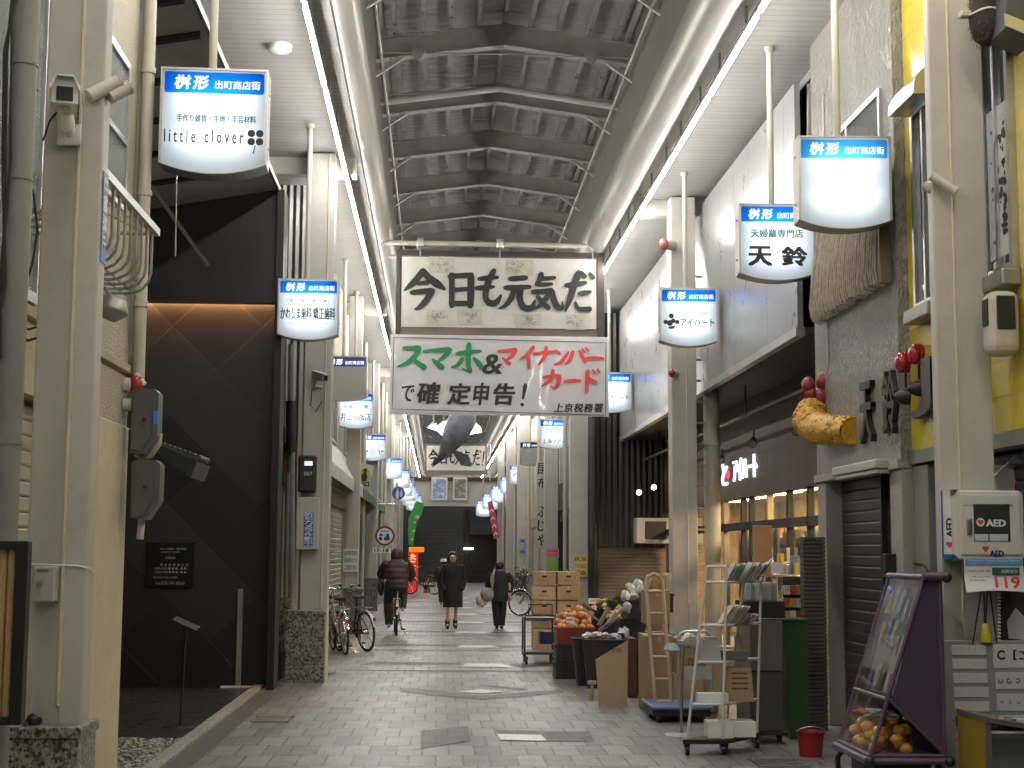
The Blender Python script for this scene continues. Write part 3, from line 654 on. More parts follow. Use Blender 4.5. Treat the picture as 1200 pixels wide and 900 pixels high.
m_greyink = M('grey_ink', (.25,.27,.27), .6)
def grey(mb, cx, cz, s): mb.box(cx-s*.5, cx+s*.5, .0115, .0125, cz-s*.4, cz+s*.4)
B_ = .012
sign(250, 141, 10.5, 'large white sign with a four leaf clover hung nearest the dark clinic front',
     [('手作り雑貨・生地・手芸材料', .02, -.37, .56, .056, m_dgreen, .02), ('l i t t l e   c l o v e r', -.065, -.50, .56, .095, m_ink, .015), (clover, .30, -.50, .115, 0, m_ink, 0)], yaw=2)
sign(361, 362, 17.25, 'white sign with four round icons above a line of dental lettering', s=.93, texts=[(icon, -.21, -.285, .10, 0, m_greyink, 0), (icon, -.07, -.285, .10, 0, m_greyink, 0), (icon, .07, -.285, .10, 0, m_greyink, 0), (icon, .21, -.285, .10, 0, m_greyink, 0), ('かわしま歯科', -.15, -.44, .38, .15, m_ink, .03), ('矯正歯科', .20, -.44, .27, .15, m_ink, .03), ('Kawashima Dental Orthodontic Clinic', .0, -.56, .50, .034, m_dgreen, 0)])
sign(404, 443, 25.5, 'unlit grey sign with a faded violet header and no shop lettering', [], lit=False, blue=m_blue3, acry=m_acryold)
sign(417, 481, 28.8, s=.9, label='lit sign with a green line above four bold black characters, left row',
     texts=[('呉服', -.16, -.30, .18, .085, m_dgreen, .01), ('小物', .17, -.30, .18, .085, m_dgreen, .01), (ringshape, .0, -.30, .08, 0, m_dgreen, 0), ('井上呉服店', 0, -.52, .64, .16, m_ink, .012)], res=1)
sign(437, 524, 39.5, s=.92, label='lit lilac tinted sign with three large katakana, left row', texts=[('おしゃれ ふとん 洋服', 0, -.34, .5, .07, m_greyink, 0), ('マツヤ', 0, -.53, .6, .15, m_ink, .02)], blue=m_blue3, res=1)
sign(459, 549, 50.5, s=.93, label='lit sign with one short black line and a small mark below, left row', texts=[('京のれんおうち', 0, -.36, .54, .08, m_ink, .01), ('1人', 0, -.6, .14, .07, m_ink, .01)], res=1)
sign(468.7, 561, 58.5, 'lit sign with a round black ring at its left edge, left row', [(ringshape, -.05, -.42, .2, 0, m_ink, 0), ('出町', .2, -.36, .12, .1, m_greyink, 0)], res=1)
for i, (x, y, Y) in enumerate(((473,571,64),(477,577.5,67),(480.5,583,69.5),(485,589,72))):
    sign(x, y, Y, ['lit sign partly hidden behind the ring marked sign, left row', 'lit sign second from behind the ring marked sign, left row', 'last but one lit sign in the left row, its face mostly covered', 'farthest lit sign of the left row above the green banner'][i], [('出町座', 0, -.5, .5, .1, m_greyink, 0)], res=1)
sign(990.5, 213, 11.5, 'bright blank white sign with a pale blue header nearest on the right', [], blue=m_blue2, yaw=-3, s=.975)
sign(911, 283, 14.2, 'white sign with green line and two big brush characters beside the stucco wall', [('天婦羅専門店', 0, -.30, .52, .085, m_dgreen, .02), ('天', -.17, -.53, .22, .19, m_ink, .03), ('鈴', .17, -.53, .24, .19, m_ink, .03)], yaw=-2, s=.985)
sign(807.5, 371, 19.2, 'white sign with a black bird like mark hung before the second right pillar', [(bird, -.23, -.46, .2, 0, m_ink, 0), ('めがね・補聴器', .08, -.34, .32, .05, m_greyink, 0), ('アイハート', .11, -.46, .44, .10, m_ink, .02)], yaw=-2)
sign(717, 459.5, 28.2, 'lit sign half hidden behind the right edge of the notice banner', [('アイハート', .1, -.48, .44, .11, m_ink, .02)], res=1)
sign(649.5, 508.5, 38.3, 'lit sign with two lines of brush characters just right of the notice banner', [('ふるほん', 0, -.32, .5, .09, m_ink, .005), ('上海ラヂオ', 0, -.56, .6, .13, m_ink, .015)], res=1)
sign(623, 532, 47, 'dim sign with a grey square picture in its middle, right row', [(grey, 0, -.42, .5, 0, m_greyink, 0)], lit=False, acry=m_acry, res=1)
sign(608, 556.5, 59, 'lit sign with two tilted black squares, right row', [(diamond, 0, -.42, .22, 0, m_ink, 0)], res=1)
sign(596, 568.7, 66, 'lit sign directly behind the two squares sign, right row', [('出町ふたば', .1, -.52, .4, .08, m_greyink, 0)], res=1)
sign(585, 579, 68.5, 'lit sign with a row of small characters, third from the far right end', [('食品日用品', 0, -.55, .55, .10, m_greyink, 0)], res=1)
sign(574.5, 588, 70.5, 'lit sign overlapped by the pink hanging banner, right row', [('満寿形屋', 0, -.5, .5, .1, m_greyink, 0)], res=1)
sign(567, 596, 72, 'farthest lit sign of the right row beside the pink banner', [('出町', 0, -.5, .3, .1, m_greyink, 0)], res=1)
# ================================================================ LEFT SIDE
def onx(px, py, X):
    d = RM @ Vector(((px-600)/F, -(py-450)/F, -1)); return EYE + d*(X/d.x)
def shutter(parent, name, mat, axis, c, a0, a1, z0, z1, pitch=.085, dep=.018, sgn=1):
    # roller shutter: slats across `a0..a1`; axis 'x' = plane X=c (bulging along sgn*X), 'y' = plane Y=c
    mb = MB(); n = int(round((z1-z0)/pitch)); prof = []
    for i in range(n):
        z = z0+i*(z1-z0)/n; p = (z1-z0)/n
        prof += [(0, z), (.6*dep, z+.05*p), (dep, z+.16*p), (dep, z+.84*p), (.6*dep, z+.93*p)]
    prof.append((0, z1))
    vs = []
    for d, z in prof:
        for a in (a0, a1): vs.append((c+sgn*d, a, z) if axis == 'x' else (a, c+sgn*d, z))
    mb.add(vs, [(2*i, 2*i+1, 2*i+3, 2*i+2) for i in range(len(prof)-1)])
    return mb.build(name, mat, parent)
m_stuc = stucco('cream_render', (.47,.43,.33), 55, .6, .6, dirt=.25)
m_creamwall = stucco('cream_wall', (.46,.43,.36), 18, .12, .55, dirt=.35)
m_shut = M('shutter_enamel', (.44,.41,.35), .4, .2, var=.12, scale=3, dirt=.25)
m_shutd = M('dark_shutter', (.058,.054,.05), .4, .35, var=.25, scale=3, dirt=.2)
m_frost = stucco('frosted_glass', (.28,.33,.30), 60, .9, .12, dirt=.0, spec=.8)
m_alum = M('aluminium', (.55,.55,.54), .35, .85, var=.1)
m_yelpost = M('old_yellow_paint', (.55,.49,.34), .5, var=.12, scale=4, dirt=.3, bump=.3, bscale=18)
m_granite2 = granite('front_granite', (.26,.245,.21), .03, .3, 70)
p1.children[-1]
for ch in p1.children:
    if ch.name.startswith('base'): ch.data.materials[0] = m_granite2
XF = -2.2; YE = 10.62
cb = thing('corner_building', 'cream rendered building with window, basket balcony and shutter at the near left', 'building', (-4, 8, 0))
mb = MB()
mb.box(-6, XF, 4, 7.7, 0, 7); mb.box(-6, XF, 7.7, 9.72, 2.42, 7)
mb.box(-6, XF, 9.72, YE, 2.45, 7); mb.box(-6, XF-.14, 7.7, 9.72, 0, 2.42)
mb.build('wall', m_stuc, cb)
MB().rbox(-2.6, XF+.012, 9.72, YE+.012, 0, 2.45, .008).build('post', m_yelpost, cb)
MB().box(-2.5, XF-.02, YE+.013, YE+.05, 0, 6.9).build('end_trim', m_dbrown, cb)
shutter(cb, 'shutter', m_shut, 'x', XF-.12, 7.72, 9.715, 0, 2.40, .085)
MB().rbox(XF-.01, XF+.035, 7.2, YE+.02, 2.82, 2.88, .008).build('ledge', m_stuc, cb)
# window with frosted panes
a = onx(134,80,XF); wy0, wy1, wz0, wz1 = 9.3, 10.22, 3.9, 4.95
wn = MB(); wn.box(XF, XF+.03, wy0, wy1, wz0, wz0+.05); wn.box(XF, XF+.03, wy0, wy1, wz1-.05, wz1); wn.box(XF, XF+.03, wy0, wy0+.05, wz0+.05, wz1-.05); wn.box(XF, XF+.03, wy1-.05, wy1, wz0+.05, wz1-.05); wn.box(XF, XF+.028, wy0+.05, wy1-.05, 4.36, 4.40)
wf = wn.build('window', m_alum, cb); MB().box(XF+.002, XF+.012, wy0+.05, wy1-.05, wz0+.05, wz1-.05).build('pane', m_frost, wf)
wn = MB(); wn.box(XF, XF+.03, 7.0, 8.1, 2.9, 2.96); wn.box(XF, XF+.03, 7.0, 8.1, 4.96, 5.02); wn.box(XF, XF+.03, 7.0, 7.05, 2.96, 4.96); wn.box(XF, XF+.03, 8.05, 8.1, 2.96, 4.96)
wf = wn.build('window', m_alum, cb); MB().box(XF+.002, XF+.012, 7.05, 8.05, 2.96, 4.96).build('pane', m_frost, wf)
# basket balcony rail
ra = onx(122,210,-1.93); rb = onx(182.5,272,-1.93); zb_ = onx(180,354,-1.95).z
rl = MB(); rl.prism([(-1.955,ra.y-1.0,ra.z-.0), (-1.90,ra.y-1.0,ra.z), (-1.90,ra.y-1.0,ra.z+.05), (-1.955,ra.y-1.0,ra.z+.05)], (0, rb.y-ra.y+1.0, 0)); bal = rl.build('balcony', m_alum, cb)
mb = MB(); n = 15; ztop = ra.z
for i in range(n):
    y = ra.y-1.0+(rb.y-ra.y+1.0)*(i+.3)/n
    pts = [(-1.93,y,ztop), (-1.93,y,zb_+.16)]+[(-1.93-.14*(1-math.cos(R(q))), y, zb_+.16-.14*math.sin(R(q))) for q in (25,50,75,90)]+[(XF,y,zb_+.02)]
    mb.tube(pts, .010, 6)
for xx in (-2.05, -2.12): mb.tube([(xx,ra.y-1,zb_+.03), (xx,rb.y,zb_+.03)], .008, 6)
mb.tube([(-2.18,rb.y,ztop+.02), (-1.93,rb.y,ztop+.02)], .014, 6); mb.tube([(XF+.02,ra.y,zb_+.45),(-1.95,rb.y-.15,zb_+.45)], .006, 6); mb.tube([(XF+.02,ra.y+.3,zb_+.40),(-1.95,rb.y-.15,zb_+.41)], .006, 6)
mb.build('bars', m_dsteel, bal)
# conduits on the corner
mb = MB(); mb.tube([(-2.12,YE-.06,2.75), (-2.12,YE-.06,6.6)], .045, 12); mb.tube([(-2.19,YE-.0,2.6), (-2.19,YE-.0,6.6)], .03, 10)
for z in (3.3, 4.1, 5.0, 5.9): mb.tube([(-2.12,YE-.06,z), (-2.12,YE-.06,z+.04)], .054, 12)
mb.build('conduit', m_pillar2, cb)
# big grey downpipe with cables, before the corner building
dp = thing('drain_downpipe', 'thick grey downpipe with black cables at the far left edge', 'downpipe', (-1.7, 5.9, 0))
pa = at(23, 200, 5.9); mb = MB(); mb.tube([(pa.x,5.9,.0), (pa.x,5.9,6.6)], .052, 18)
for z in (2.0, 3.05, 3.52, 4.4): mb.tube([(pa.x,5.9,z), (pa.x,5.9,z+.012)], .056, 16)
mb.build('pipe', m_grey, dp)
mb = MB()
for k, (x0, x1) in enumerate(((2,0),(-2,6),(4,-3))):
    mb.tube([at(x0+14+k*2,-20,5.82), at(x1+8,60,5.82), at(x1+6,190,5.83), at(x0+2,330,5.84), at(x1-6,420,5.84)], .006, 6)
mb.tube([at(30,195,5.95), at(40,230,5.95), at(44,270,5.97), at(38,310,5.97), at(24,350,5.97), at(30,400,5.95)], .005, 6)
mb.tube([at(25,383,5.95), at(34,386,5.95), at(43,383,5.95)], .005, 6); mb.tube([at(25,397,5.95), at(34,399,5.95), at(43,396,5.95)], .005, 6)
mb.build('cable', m_rubber, dp)
# security camera on the nearest pillar
cc = thing('security_camera', 'large white security camera on a bracket on the nearest left pillar', 'camera', at(80,162,6.85))
k = 6.7/F; c0 = at(76,106,6.55)
T = Matrix.Translation(c0) @ Matrix.Rotation(R(14), 4, 'Z') @ Matrix.Rotation(R(6), 4, 'X')
mb = MB(); hw = .058; mb.prism([(-hw,0,-.055), (hw,0,-.055), (hw,0,.01), (hw*.62,0,.058), (-hw*.62,0,.058), (-hw,0,.01)], (0,.34,0), 0, T)
mb.prism([(-hw-.008,-.03,-.0), (-hw-.008,-.03,.018), (-hw*.62,-.03,.068), (hw*.62,-.03,.068), (hw+.008,-.03,.018), (hw+.008,-.03,0), (hw+.002,-.03,0), (hw*.6,-.03,.06), (-hw*.6,-.03,.06), (-hw-.002,-.03,0)], (0,.39,0), 0, T)
mb.build('housing', m_white, cc)
MB().rbox(-.036, .036, -.008, .02, -.045, .018, .004, T=T).build('lens_window', m_black, cc)
mb = MB(); pw = at(83,160,6.88); mb.rbox(-.03,.03,.08,.16,-.085,-.055,.008, T=T); e = T @ Vector((0,.12,-.08)); mb.tube([e, e+Vector((.004,.01,-.05)), pw+Vector((.0,-.08,.08)), pw], [.03,.034,.032,.022], 10); mb.rbox(pw.x-.06, pw.x+.05, 6.862, 6.885, pw.z-.045, pw.z+.055, .005)
mb.build('bracket', m_white, cc)
MB().tube([at(66,132,6.75), at(58,142,6.8), at(53,158,6.86), at(50,165,6.88)], .0045, 6).build('cable', m_rubber, cc)
MB().tube([at(44,105,7.0), at(37,108,7.0), at(34,112,6.9)], .007, 6).build('cable', m_rubber, dp)
# blue notice strip along the pillar's right face
mb = MB(); xx = P1+.0065; a_ = at(106,215,6.95); mb.box(xx, xx+.003, 6.91, 7.015, at(106,310,7).z, at(106,205,7).z, 0)
ns = mb.build('notice_strip', M('blue_label', (.03,.13,.42), .4), p1); mb = MB(); mb.text('駐輪禁止', (xx+.0045, 6.962, a_.z-.14), (0,0,-1), (0,1,0), .36, .08, 0, .02); mb.build('lettering', m_white, ns)
# key box with a cord round the pillar
kb = thing('key_box', 'small cream lock box tied to the nearest left pillar with white cord', 'lock box', at(50,705,6.8))
a, b_ = at(38,705,6.8), at(64,664,6.8); MB().rbox(a.x, b_.x, 6.80, 6.895, a.z, b_.z, .006).build('box', m_pillar, kb)
c = at(46,683,6.79); MB().cyl((c.x,6.775,c.z), (c.x,6.80,c.z), .012, n=14).cyl((c.x,6.765,c.z), (c.x,6.776,c.z), .008, n=14).build('lock', m_steel, kb)
c = at(50,668,6.8); MB().box(c.x-.025, c.x+.025, 6.797, 6.8005, c.z-.006, c.z+.006).build('plate', m_grey, kb)
MB().tube([at(33,661,6.88), at(60,662,6.885), at(90,663,6.885), at(104,666,6.88), at(110,670,6.95)], .004, 6).build('cord', m_white, kb)
# bamboo panel in black frame
bp = thing('bamboo_panel', 'bamboo slat panel in a thick black frame at the left edge', 'panel', (at(10,840,5.6).x, 5.6, .75))
a, b_ = at(-60,850,5.6), at(33,634,5.6); z0, z1 = a.z, b_.z
mb = MB(); mb.rbox(b_.x-.045, b_.x, 5.6, 5.66, z0, z1, .003); mb.rbox(a.x, b_.x-.046, 5.6, 5.66, z1-.03, z1, .003); mb.rbox(a.x, b_.x-.046, 5.6, 5.66, z0, z0+.03, .003)
mb.build('frame', m_black, bp); mb = MB(); x = b_.x-.046; r5 = random.Random(2); i = 0
while x > a.x: wd = r5.uniform(.026,.034); mb.tube([(x-wd/2,5.635,z0+.03), (x-wd/2,5.635,z1-.03)], wd/2, 8); \
    [mb.tube([(x-wd/2,5.635,zz), (x-wd/2,5.635,zz+.008)], wd/2+.002, 8) for zz in (z0+.12+r5.uniform(0,.1), z0+.38+r5.uniform(0,.1), z0+.62+r5.uniform(0,.1))]; x -= wd
mb.build('slats', M('bamboo', (.42,.29,.13), .45, var=.25, scale=9, bump=.1), bp)
# crumpled black bag on the granite base
mb = MB(); mb.ball(at(39,842,6.84)+Vector((0,.0,-.012)), (.034,.03,.028), 12, 0, jit=.3, rg=random.Random(4)); mb.ball(at(32,848,6.83)+Vector((0,0,-.0)), (.02,.025,.012), 10, 0, jit=.3, rg=random.Random(6))
one(mb, 'plastic_bag', m_blackm, 'crumpled black plastic bag on the granite foot of the near left pillar', 'bag')
# dome lamp under the balcony
c = at(132,360,9.35); wl = thing('wall_lamp', 'grey metal dome lamp on the wall under the basket balcony', 'wall lamp', c)
mb = MB().lathe([(.0,.07), (.07,.06), (.105,.0), (.105,-.02), (.06,-.07), (.045,-.085), (0,-.087)], c, 20, T=Matrix.Rotation(R(20),4,'Y')); mb.build('shade', m_dsteel, wl)
MB().tube([c+Vector((0,0,.05)), c+Vector((-.05,0,.12)), (XF, c.y, c.z+.14)], .014, 8).build('arm', m_dsteel, wl)
# red alarm lamp and its small sensor
c = at(156.5,451,10.5); rl = thing('alarm_lamp', 'red alarm lamp above the upper grey meter box', 'alarm lamp', c)
m_redl = M('red_lens', (.33,.02,.025), .25, coat=.5)
MB().ball(c+Vector((.02,0,0)), (.055,.06,.075), 16).build('lens', m_redl, rl); MB().cyl((XF,c.y,c.z), (c.x+.005,c.y,c.z), .05, n=14).build('base', m_white, rl)
c = at(157,474,10.5); sb = thing('door_sensor', 'small black and cream wall sensor beside the upper meter box', 'sensor', c); MB().cyl((XF,c.y,c.z), (c.x+.01,c.y,c.z), .045, n=14).build('base', m_white, sb); MB().ball(c+Vector((.035,0,0)), (.05,.04,.04), 14).build('dome', m_black, sb)
# meter boxes
m_meter = M('meter_box_plastic', (.085,.088,.092), .42, var=.12, scale=4)
for (x0, x1, y0, y1, lab) in ((155,188.5,457,533,'upper grey electric meter box with a blue mark on the corner post'), (155,190.5,540,609,'lower grey electric meter box on the corner post')):
    a, b_ = at(x0, y1, 10.5), at(x1, y0, 10.5); t = thing('meter_box', lab, 'meter box', (a.x, 10.5, a.z), 'grey meter boxes on the corner building')
    w_ = b_.x-a.x; h_ = b_.z-a.z; ch = w_*.42
    mb = MB(); mb.prism([(a.x,10.42,a.z+.01), (b_.x-ch,10.42,a.z), (b_.x,10.42,a.z+ch*1.6), (b_.x,10.42,b_.z-.03), (b_.x-.03,10.42,b_.z), (a.x+.02,10.42,b_.z), (a.x,10.42,b_.z-.02)], (0,.17,0)); mb.build('case', m_meter, t)
    mb = MB(); mb.prism([(a.x+.012,10.408,a.z+.03), (b_.x-ch-.03,10.408,a.z+.02), (b_.x-.045,10.408,a.z+ch*1.5), (b_.x-.045,10.408,b_.z-.03), (a.x+.012,10.408,b_.z-.03)], (0,.013,0)); cv = mb.build('cover', m_meter, t)
    c = at((x0+x1)/2-3, (y0+y1)/2-4, 10.4); MB().cyl((c.x,10.39,c.z), (c.x,10.409,c.z), .012, n=10).build('screw', m_black, cv)
    if y0 < 500: c = at(185, 490, 10.4); MB().box(b_.x-.03, b_.x+.003, 10.415, 10.44, c.z-.04, c.z+.05).build('label', M('blue_mark', (.05,.2,.7), .4), t)
mb = MB(); mb.tube([at(186,508,10.55), at(185,520,10.55), at(176,533,10.55), at(167,537,10.55), at(160,530,10.55)], .028, 10); mb.tube([at(167,600,10.55), at(165,620,10.55), at(164,632,10.55)], .026, 10); mb.tube([at(158,440,10.5), at(168,452,10.5)], .03, 10)
mb.build('conduit', m_pillar2, cb)

# ---------------- dark clinic front
cl = thing('clinic_building', 'black tiled clinic facade recessed under a dark canopy with a warm light slot', 'building', (-2.9, 17.8, 0))
m_diag = bricks('black_diagonal_tile', (.037,.037,.038), (.017,.017,.018), (.042,.041,.040), (0,2), .75, .75, .004, .36, 45, off=0, bump=.4)
YC = 17.8; zs = at(250,359,YC).z; xe = at(320,600,YC).x
MB().box(-4.6, xe, YC, YC+.3, 0, zs+.5).build('wall', m_diag, cl)
MB().box(-4.6, xe+.02, YC-.28, YC-.13, zs+.005, 5.84).build('fascia', m_black, cl)
MB().box(-4.5, xe, YC-.10, YC-.03, zs+.07, zs+.085).build('light_slot', EM('warm_slot', (1,.46,.2), 42), cl)
mb = MB(); mb.rbox(xe+.001, xe+.09, YC-.35, YC+.1, 0, 5.84, .006); mb.box(-4.62, -4.45, 10.7, YC, 0, 5.56); mb.build('side_wall', m_black, cl)
mb = MB(); z = 5.6; cz = lambda x: 5.85+.17*(x+1.95)
mb.prism([(-4.6,10.66,cz(-4.6)), (-1.95,10.66,cz(-1.95)), (-1.95,10.66,cz(-1.95)+.06), (-4.6,10.66,cz(-4.6)+.06)], (0,YC+.5-10.66,0)); mb.build('canopy', M('canopy_panel', (.55,.55,.56), .4, .1, var=.2), cl)
for y in (11.2, 12.0, 13.0, 14.1, 15.2, 16.3): MB().prism([(-4.5,y,cz(-4.5)-.05), (-2.0,y,cz(-2.0)-.05), (-2.0,y,cz(-2.0)-.002), (-4.5,y,cz(-4.5)-.002)], (0,.07,0)).build('batten', m_black, cl)
MB().box(-1.948, -1.92, 10.66, YC+.4, 5.83, 5.90).build('canopy_edge', m_grey, cl)
MB().tube([at(178,220,12.2), at(243,310,15.0)], .024, 4).build('strut', m_dgrey, cl)
MB().cyl(at(207,205,11.2), at(205.5,300,11.2), .005, n=6).build('pull_cord', m_galv, cl)
# engraved plate
a, b_ = at(171,688,YC-.03), at(228,636,YC-.03); pl = thing('clinic_plate', 'dark glass plate with fine pale lettering on the black clinic wall', 'sign', (a.x, YC-.03, a.z))
MB().rbox(a.x, b_.x, YC-.035, YC-.012, a.z, b_.z, .003).build('plate', M('smoked_plate', (.02,.02,.02), .15), pl)
mb = MB(); W = b_.x-a.x; H = b_.z-a.z; m_pale = M('pale_engraving', (.42,.42,.42), .5)
def pt(u, v): return (a.x+u*W, YC-.0365, a.z+v*H)
mb.text('かわしま歯科・矯正歯科', pt(.55,.86), (1,0,0), (0,0,1), .56*W, .05*H); mb.text('KAWASHIMA DENTAL', pt(.5,.79), (1,0,0), (0,0,1), .4*W)
mb.text('月 火 水 木 金 土 日', pt(.58,.50), (1,0,0), (0,0,1), .6*W); mb.text('9:00-13:00 ● ● ● - ● ● -', pt(.53,.42), (1,0,0), (0,0,1), .7*W); mb.text('14:30-19:00 ● ● ● - ● ▲ -', pt(.53,.34), (1,0,0), (0,0,1), .7*W)
mb.text('Tel.075-741-8563', pt(.5,.09), (1,0,0), (0,0,1), .62*W); mb.text('診療時間', pt(.5,.66), (1,0,0), (0,0,1), .2*W); mb.text('祝日は休診 矯正は予約制', pt(.4,.22), (1,0,0), (0,0,1), .5*W)
mb.build('lettering', m_pale, pl)
# lectern sign, T stand
b0 = g(211,851,0); ls = thing('lectern_stand', 'thin black pole stand with tilted board before the black clinic wall', 'sign stand', b0)
tp = at(218,731,b0.y); MB().lathe([(0,.012), (.15,.010), (.155,0)], b0, 24).build('base', m_black, ls); MB().cyl(b0, tp, .012, n=10).build('pole', m_black, ls)
T = Matrix.Translation(tp) @ Matrix.Rotation(R(24), 4, 'Y') @ Matrix.Rotation(R(7), 4, 'X'); MB().rbox(-.12, .12, -.10, .10, -.006, .008, .004, T=T).build('board', m_blackm, ls)
b0 = g(279,806,0); ts = thing('parking_barrier', 'slim steel post on a flat white foot beside the clinic wall', 'post', b0)
MB().rbox(b0.x-.2, b0.x+.2, b0.y-.05, b0.y+.05, 0, .022, .004).build('foot', m_white, ts); tp = at(283,690,b0.y); mb = MB(); mb.rbox(b0.x-.03, b0.x-.006, b0.y-.015, b0.y+.015, .022, tp.z, .003); mb.rbox(b0.x+.006, b0.x+.03, b0.y-.015, b0.y+.015, .022, tp.z, .003); mb.box(b0.x-.006, b0.x+.006, b0.y-.005, b0.y+.005, .022, tp.z-.01); mb.build('post', m_galv, ts)
# little tiled eave on the inner side wall
ev = thing('tiled_eave', 'small tiled eave jutting from the dark passage wall behind the meter boxes', 'eave', at(200,530,13.5))
mb = MB(); ea, eb = at(172,520,13.5), at(231,541,13.0)
mb.prism([(ea.x-.3,13.5,ea.z+.02), (eb.x-.05,13.0,eb.z-.14), (eb.x,13.0,eb.z), (ea.x-.3,13.5,ea.z+.19)], (0,.75,0)); mb.build('board', m_dgrey, ev)
mb = MB()
for i in range(11): p = ea.lerp(eb, i/10)+Vector((0,0,.035)); mb.cyl(p, p+Vector((-.04,.8,.02)), .03, n=10)
mb.build('tiles', m_dgrey, ev)

# ---------------- narrow grey building behind the clinic
gb = thing('corrugated_building', 'narrow grey corrugated building with a yellow board behind the black clinic', 'building', (-2.6, 19.6, 0))
m_corr = corrug('grey_corrugated', (.40,.40,.38), 0, .09, .45, .5, .02)
MB().box(-5, -1.72, 19.9, 20.2, 0, 6.5).build('wall', m_corr, gb)
a, b_ = at(331,572,19.7), at(342,505,19.7); MB().box(a.x, b_.x, 19.78, 19.88, a.z, b_.z).build('board', M('yellow_board', (.5,.30,.04), .5), gb)
a = at(327,490,19.6); mb = MB(); mb.tube([(at(322,400,19.7).x,19.75,0), (at(322,400,19.7).x,19.75,6)], .03, 10); mb.tube([(at(341,700,19.6).x,19.72,0), (at(341,400,19.6).x,19.72,4.3)], .05, 12); mb.tube([(at(334,700,19.6).x,19.7,0), (at(334,700,19.6).x,19.7,2.6)], .035, 10); mb.build('pipe', m_grey, gb)
a, b_ = at(316,520,19.3), at(334,490,19.3); mb = MB(); mb.prism([(a.x,19.3,a.z+.2), (b_.x,19.3,a.z+.02), (b_.x,19.3,b_.z-.1), (a.x,19.3,b_.z)], (0,.5,0)); mb.tube([at(341,470,19.6), at(341,530,19.6)], .07, 10); mb.build('hood', m_black, gb)
MB().rbox(at(331,0,19.5).x, at(343,0,19.5).x, 19.55, 19.75, at(0,592,19.5).z, at(0,565,19.5).z, .03).build('meter', m_dgrey, gb)
# shrub in the gap
def leafy(name, label, c, r, n, mats, seed, stem=None, leaf=.05):
    t = thing(name, label, 'plant', (c[0], c[1], 0)); rr = random.Random(seed); mb = MB()
    for i in range(n):
        d = Vector((rr.gauss(0,1), rr.gauss(0,1), rr.gauss(0,1))).normalized()*(rr.random()**.4); p = Vector((c[0]+d.x*r[0], c[1]+d.y*r[1], c[2]+d.z*r[2]))
        u = Vector((rr.gauss(0,1), rr.gauss(0,1), rr.gauss(0,.6))).normalized(); v = u.orthogonal().normalized(); L = leaf*rr.uniform(.6,1.3)
        mb.poly([p, p+u*L*.5+v*L*.28, p+u*L, p+u*L*.5-v*L*.28], rr.randrange(len(mats)))
    mb.build('foliage', mats, t)
    mb = MB()
    for i in range(4): mb.tube([(c[0]+rr.uniform(-.03,.03), c[1], .1), (c[0]+rr.uniform(-.6,.6)*r[0], c[1]+rr.uniform(-.5,.5)*r[1], c[2]+rr.uniform(-.2,.7)*r[2])], [.012,.005], 5)
    mb.build('stem', m_dbrown, t); return t
m_leaf = [M('leaf_%s' % n_, c_, .45, var=.3, scale=20) for n_, c_ in (('dark', (.02,.045,.015)), ('mid', (.045,.085,.025)), ('pale', (.09,.13,.05)))]
c = at(329,716,19.1); pt_ = leafy('potted_shrub', 'leafy shrub in a pot squeezed between clinic and second pillar', (c.x, 19.1, .72), (.12,.2,.36), 420, m_leaf, 5)
MB().lathe([(0,.02), (.09,.0), (.12,.3), (.13,.3), (.13,.33), (.1,.33), (.1,.28), (0,.28)], (c.x,19.1,0), 18).build('pot', m_dgrey, pt_)
# small camera, meter and notice on the second pillar
c = at(374,441,18.45); sc2 = thing('bullet_camera', 'small pale bullet camera on the second left pillar below the dental sign', 'camera', c)
T = Matrix.Translation(c) @ Matrix.Rotation(R(35), 4, 'Z') @ Matrix.Rotation(R(14), 4, 'X'); mb = MB(); mb.rbox(-.045, .045, -.16, .12, -.045, .045, .015, T=T); mb.rbox(-.05, .05, -.2, .13, .042, .055, .004, T=T); mb.build('housing', m_pillar, sc2)
MB().rbox(-.03,.03,-.165,-.158,-.03,.03,.003, T=T).build('lens', m_black, sc2); MB().tube([T @ Vector((0,.05,-.05)), T @ Vector((0,.08,-.13)), (c.x+.02, 18.6, c.z-.12)], .02, 8).build('bracket', m_pillar, sc2)
MB().tube([at(366,455,18.55), at(364,475,18.58), at(370,482,18.58), at(378,470,18.58)], .006, 6).build('cable', m_rubber, sc2)
a, b_ = at(349,577,18.5), at(371,534,18.5); mt = thing('digital_meter', 'black digital meter with a lit screen on the second left pillar', 'meter', (a.x,18.5,a.z))
MB().rbox(a.x, b_.x, 18.44, 18.595, a.z, b_.z, .025).build('case', m_blackm, mt); c = at(361.5,543,18.43); MB().rbox(c.x-.05, c.x+.05, 18.432, 18.445, c.z-.028, c.z+.028, .004).build('screen', EM('meter_screen', (.75,.8,.75), .7), mt)
c = at(361,555,18.43); MB().text('007', (c.x,18.438,c.z), (1,0,0), (0,0,1), .10, None, 0).build('lettering', m_white, mt)
a, b_ = at(347,644,18.5), at(374,583,18.5); nb = thing('notice_box', 'cream cabinet with a vertical blue camera notice on the second left pillar', 'cabinet', (a.x,18.5,a.z))
MB().rbox(a.x, b_.x, 18.46, 18.597, a.z, b_.z, .008).build('cabinet', m_pillar, nb); a, b_ = at(355.5,639,18.45), at(367.5,600,18.45); q = MB().box(a.x, b_.x, 18.452, 18.459, a.z, b_.z).build('notice', M('blue_notice', (.02,.14,.5), .4), nb)
mb = MB()
for i, ch in enumerate('防犯カメラ作動中'): mb.text(ch, ((a.x+b_.x)/2, 18.45, b_.z-(b_.z-a.z)*(i+.5)/8.1), (1,0,0), (0,0,1), .1, .048, 0, .015, 1)
mb.build('lettering', m_white, q)

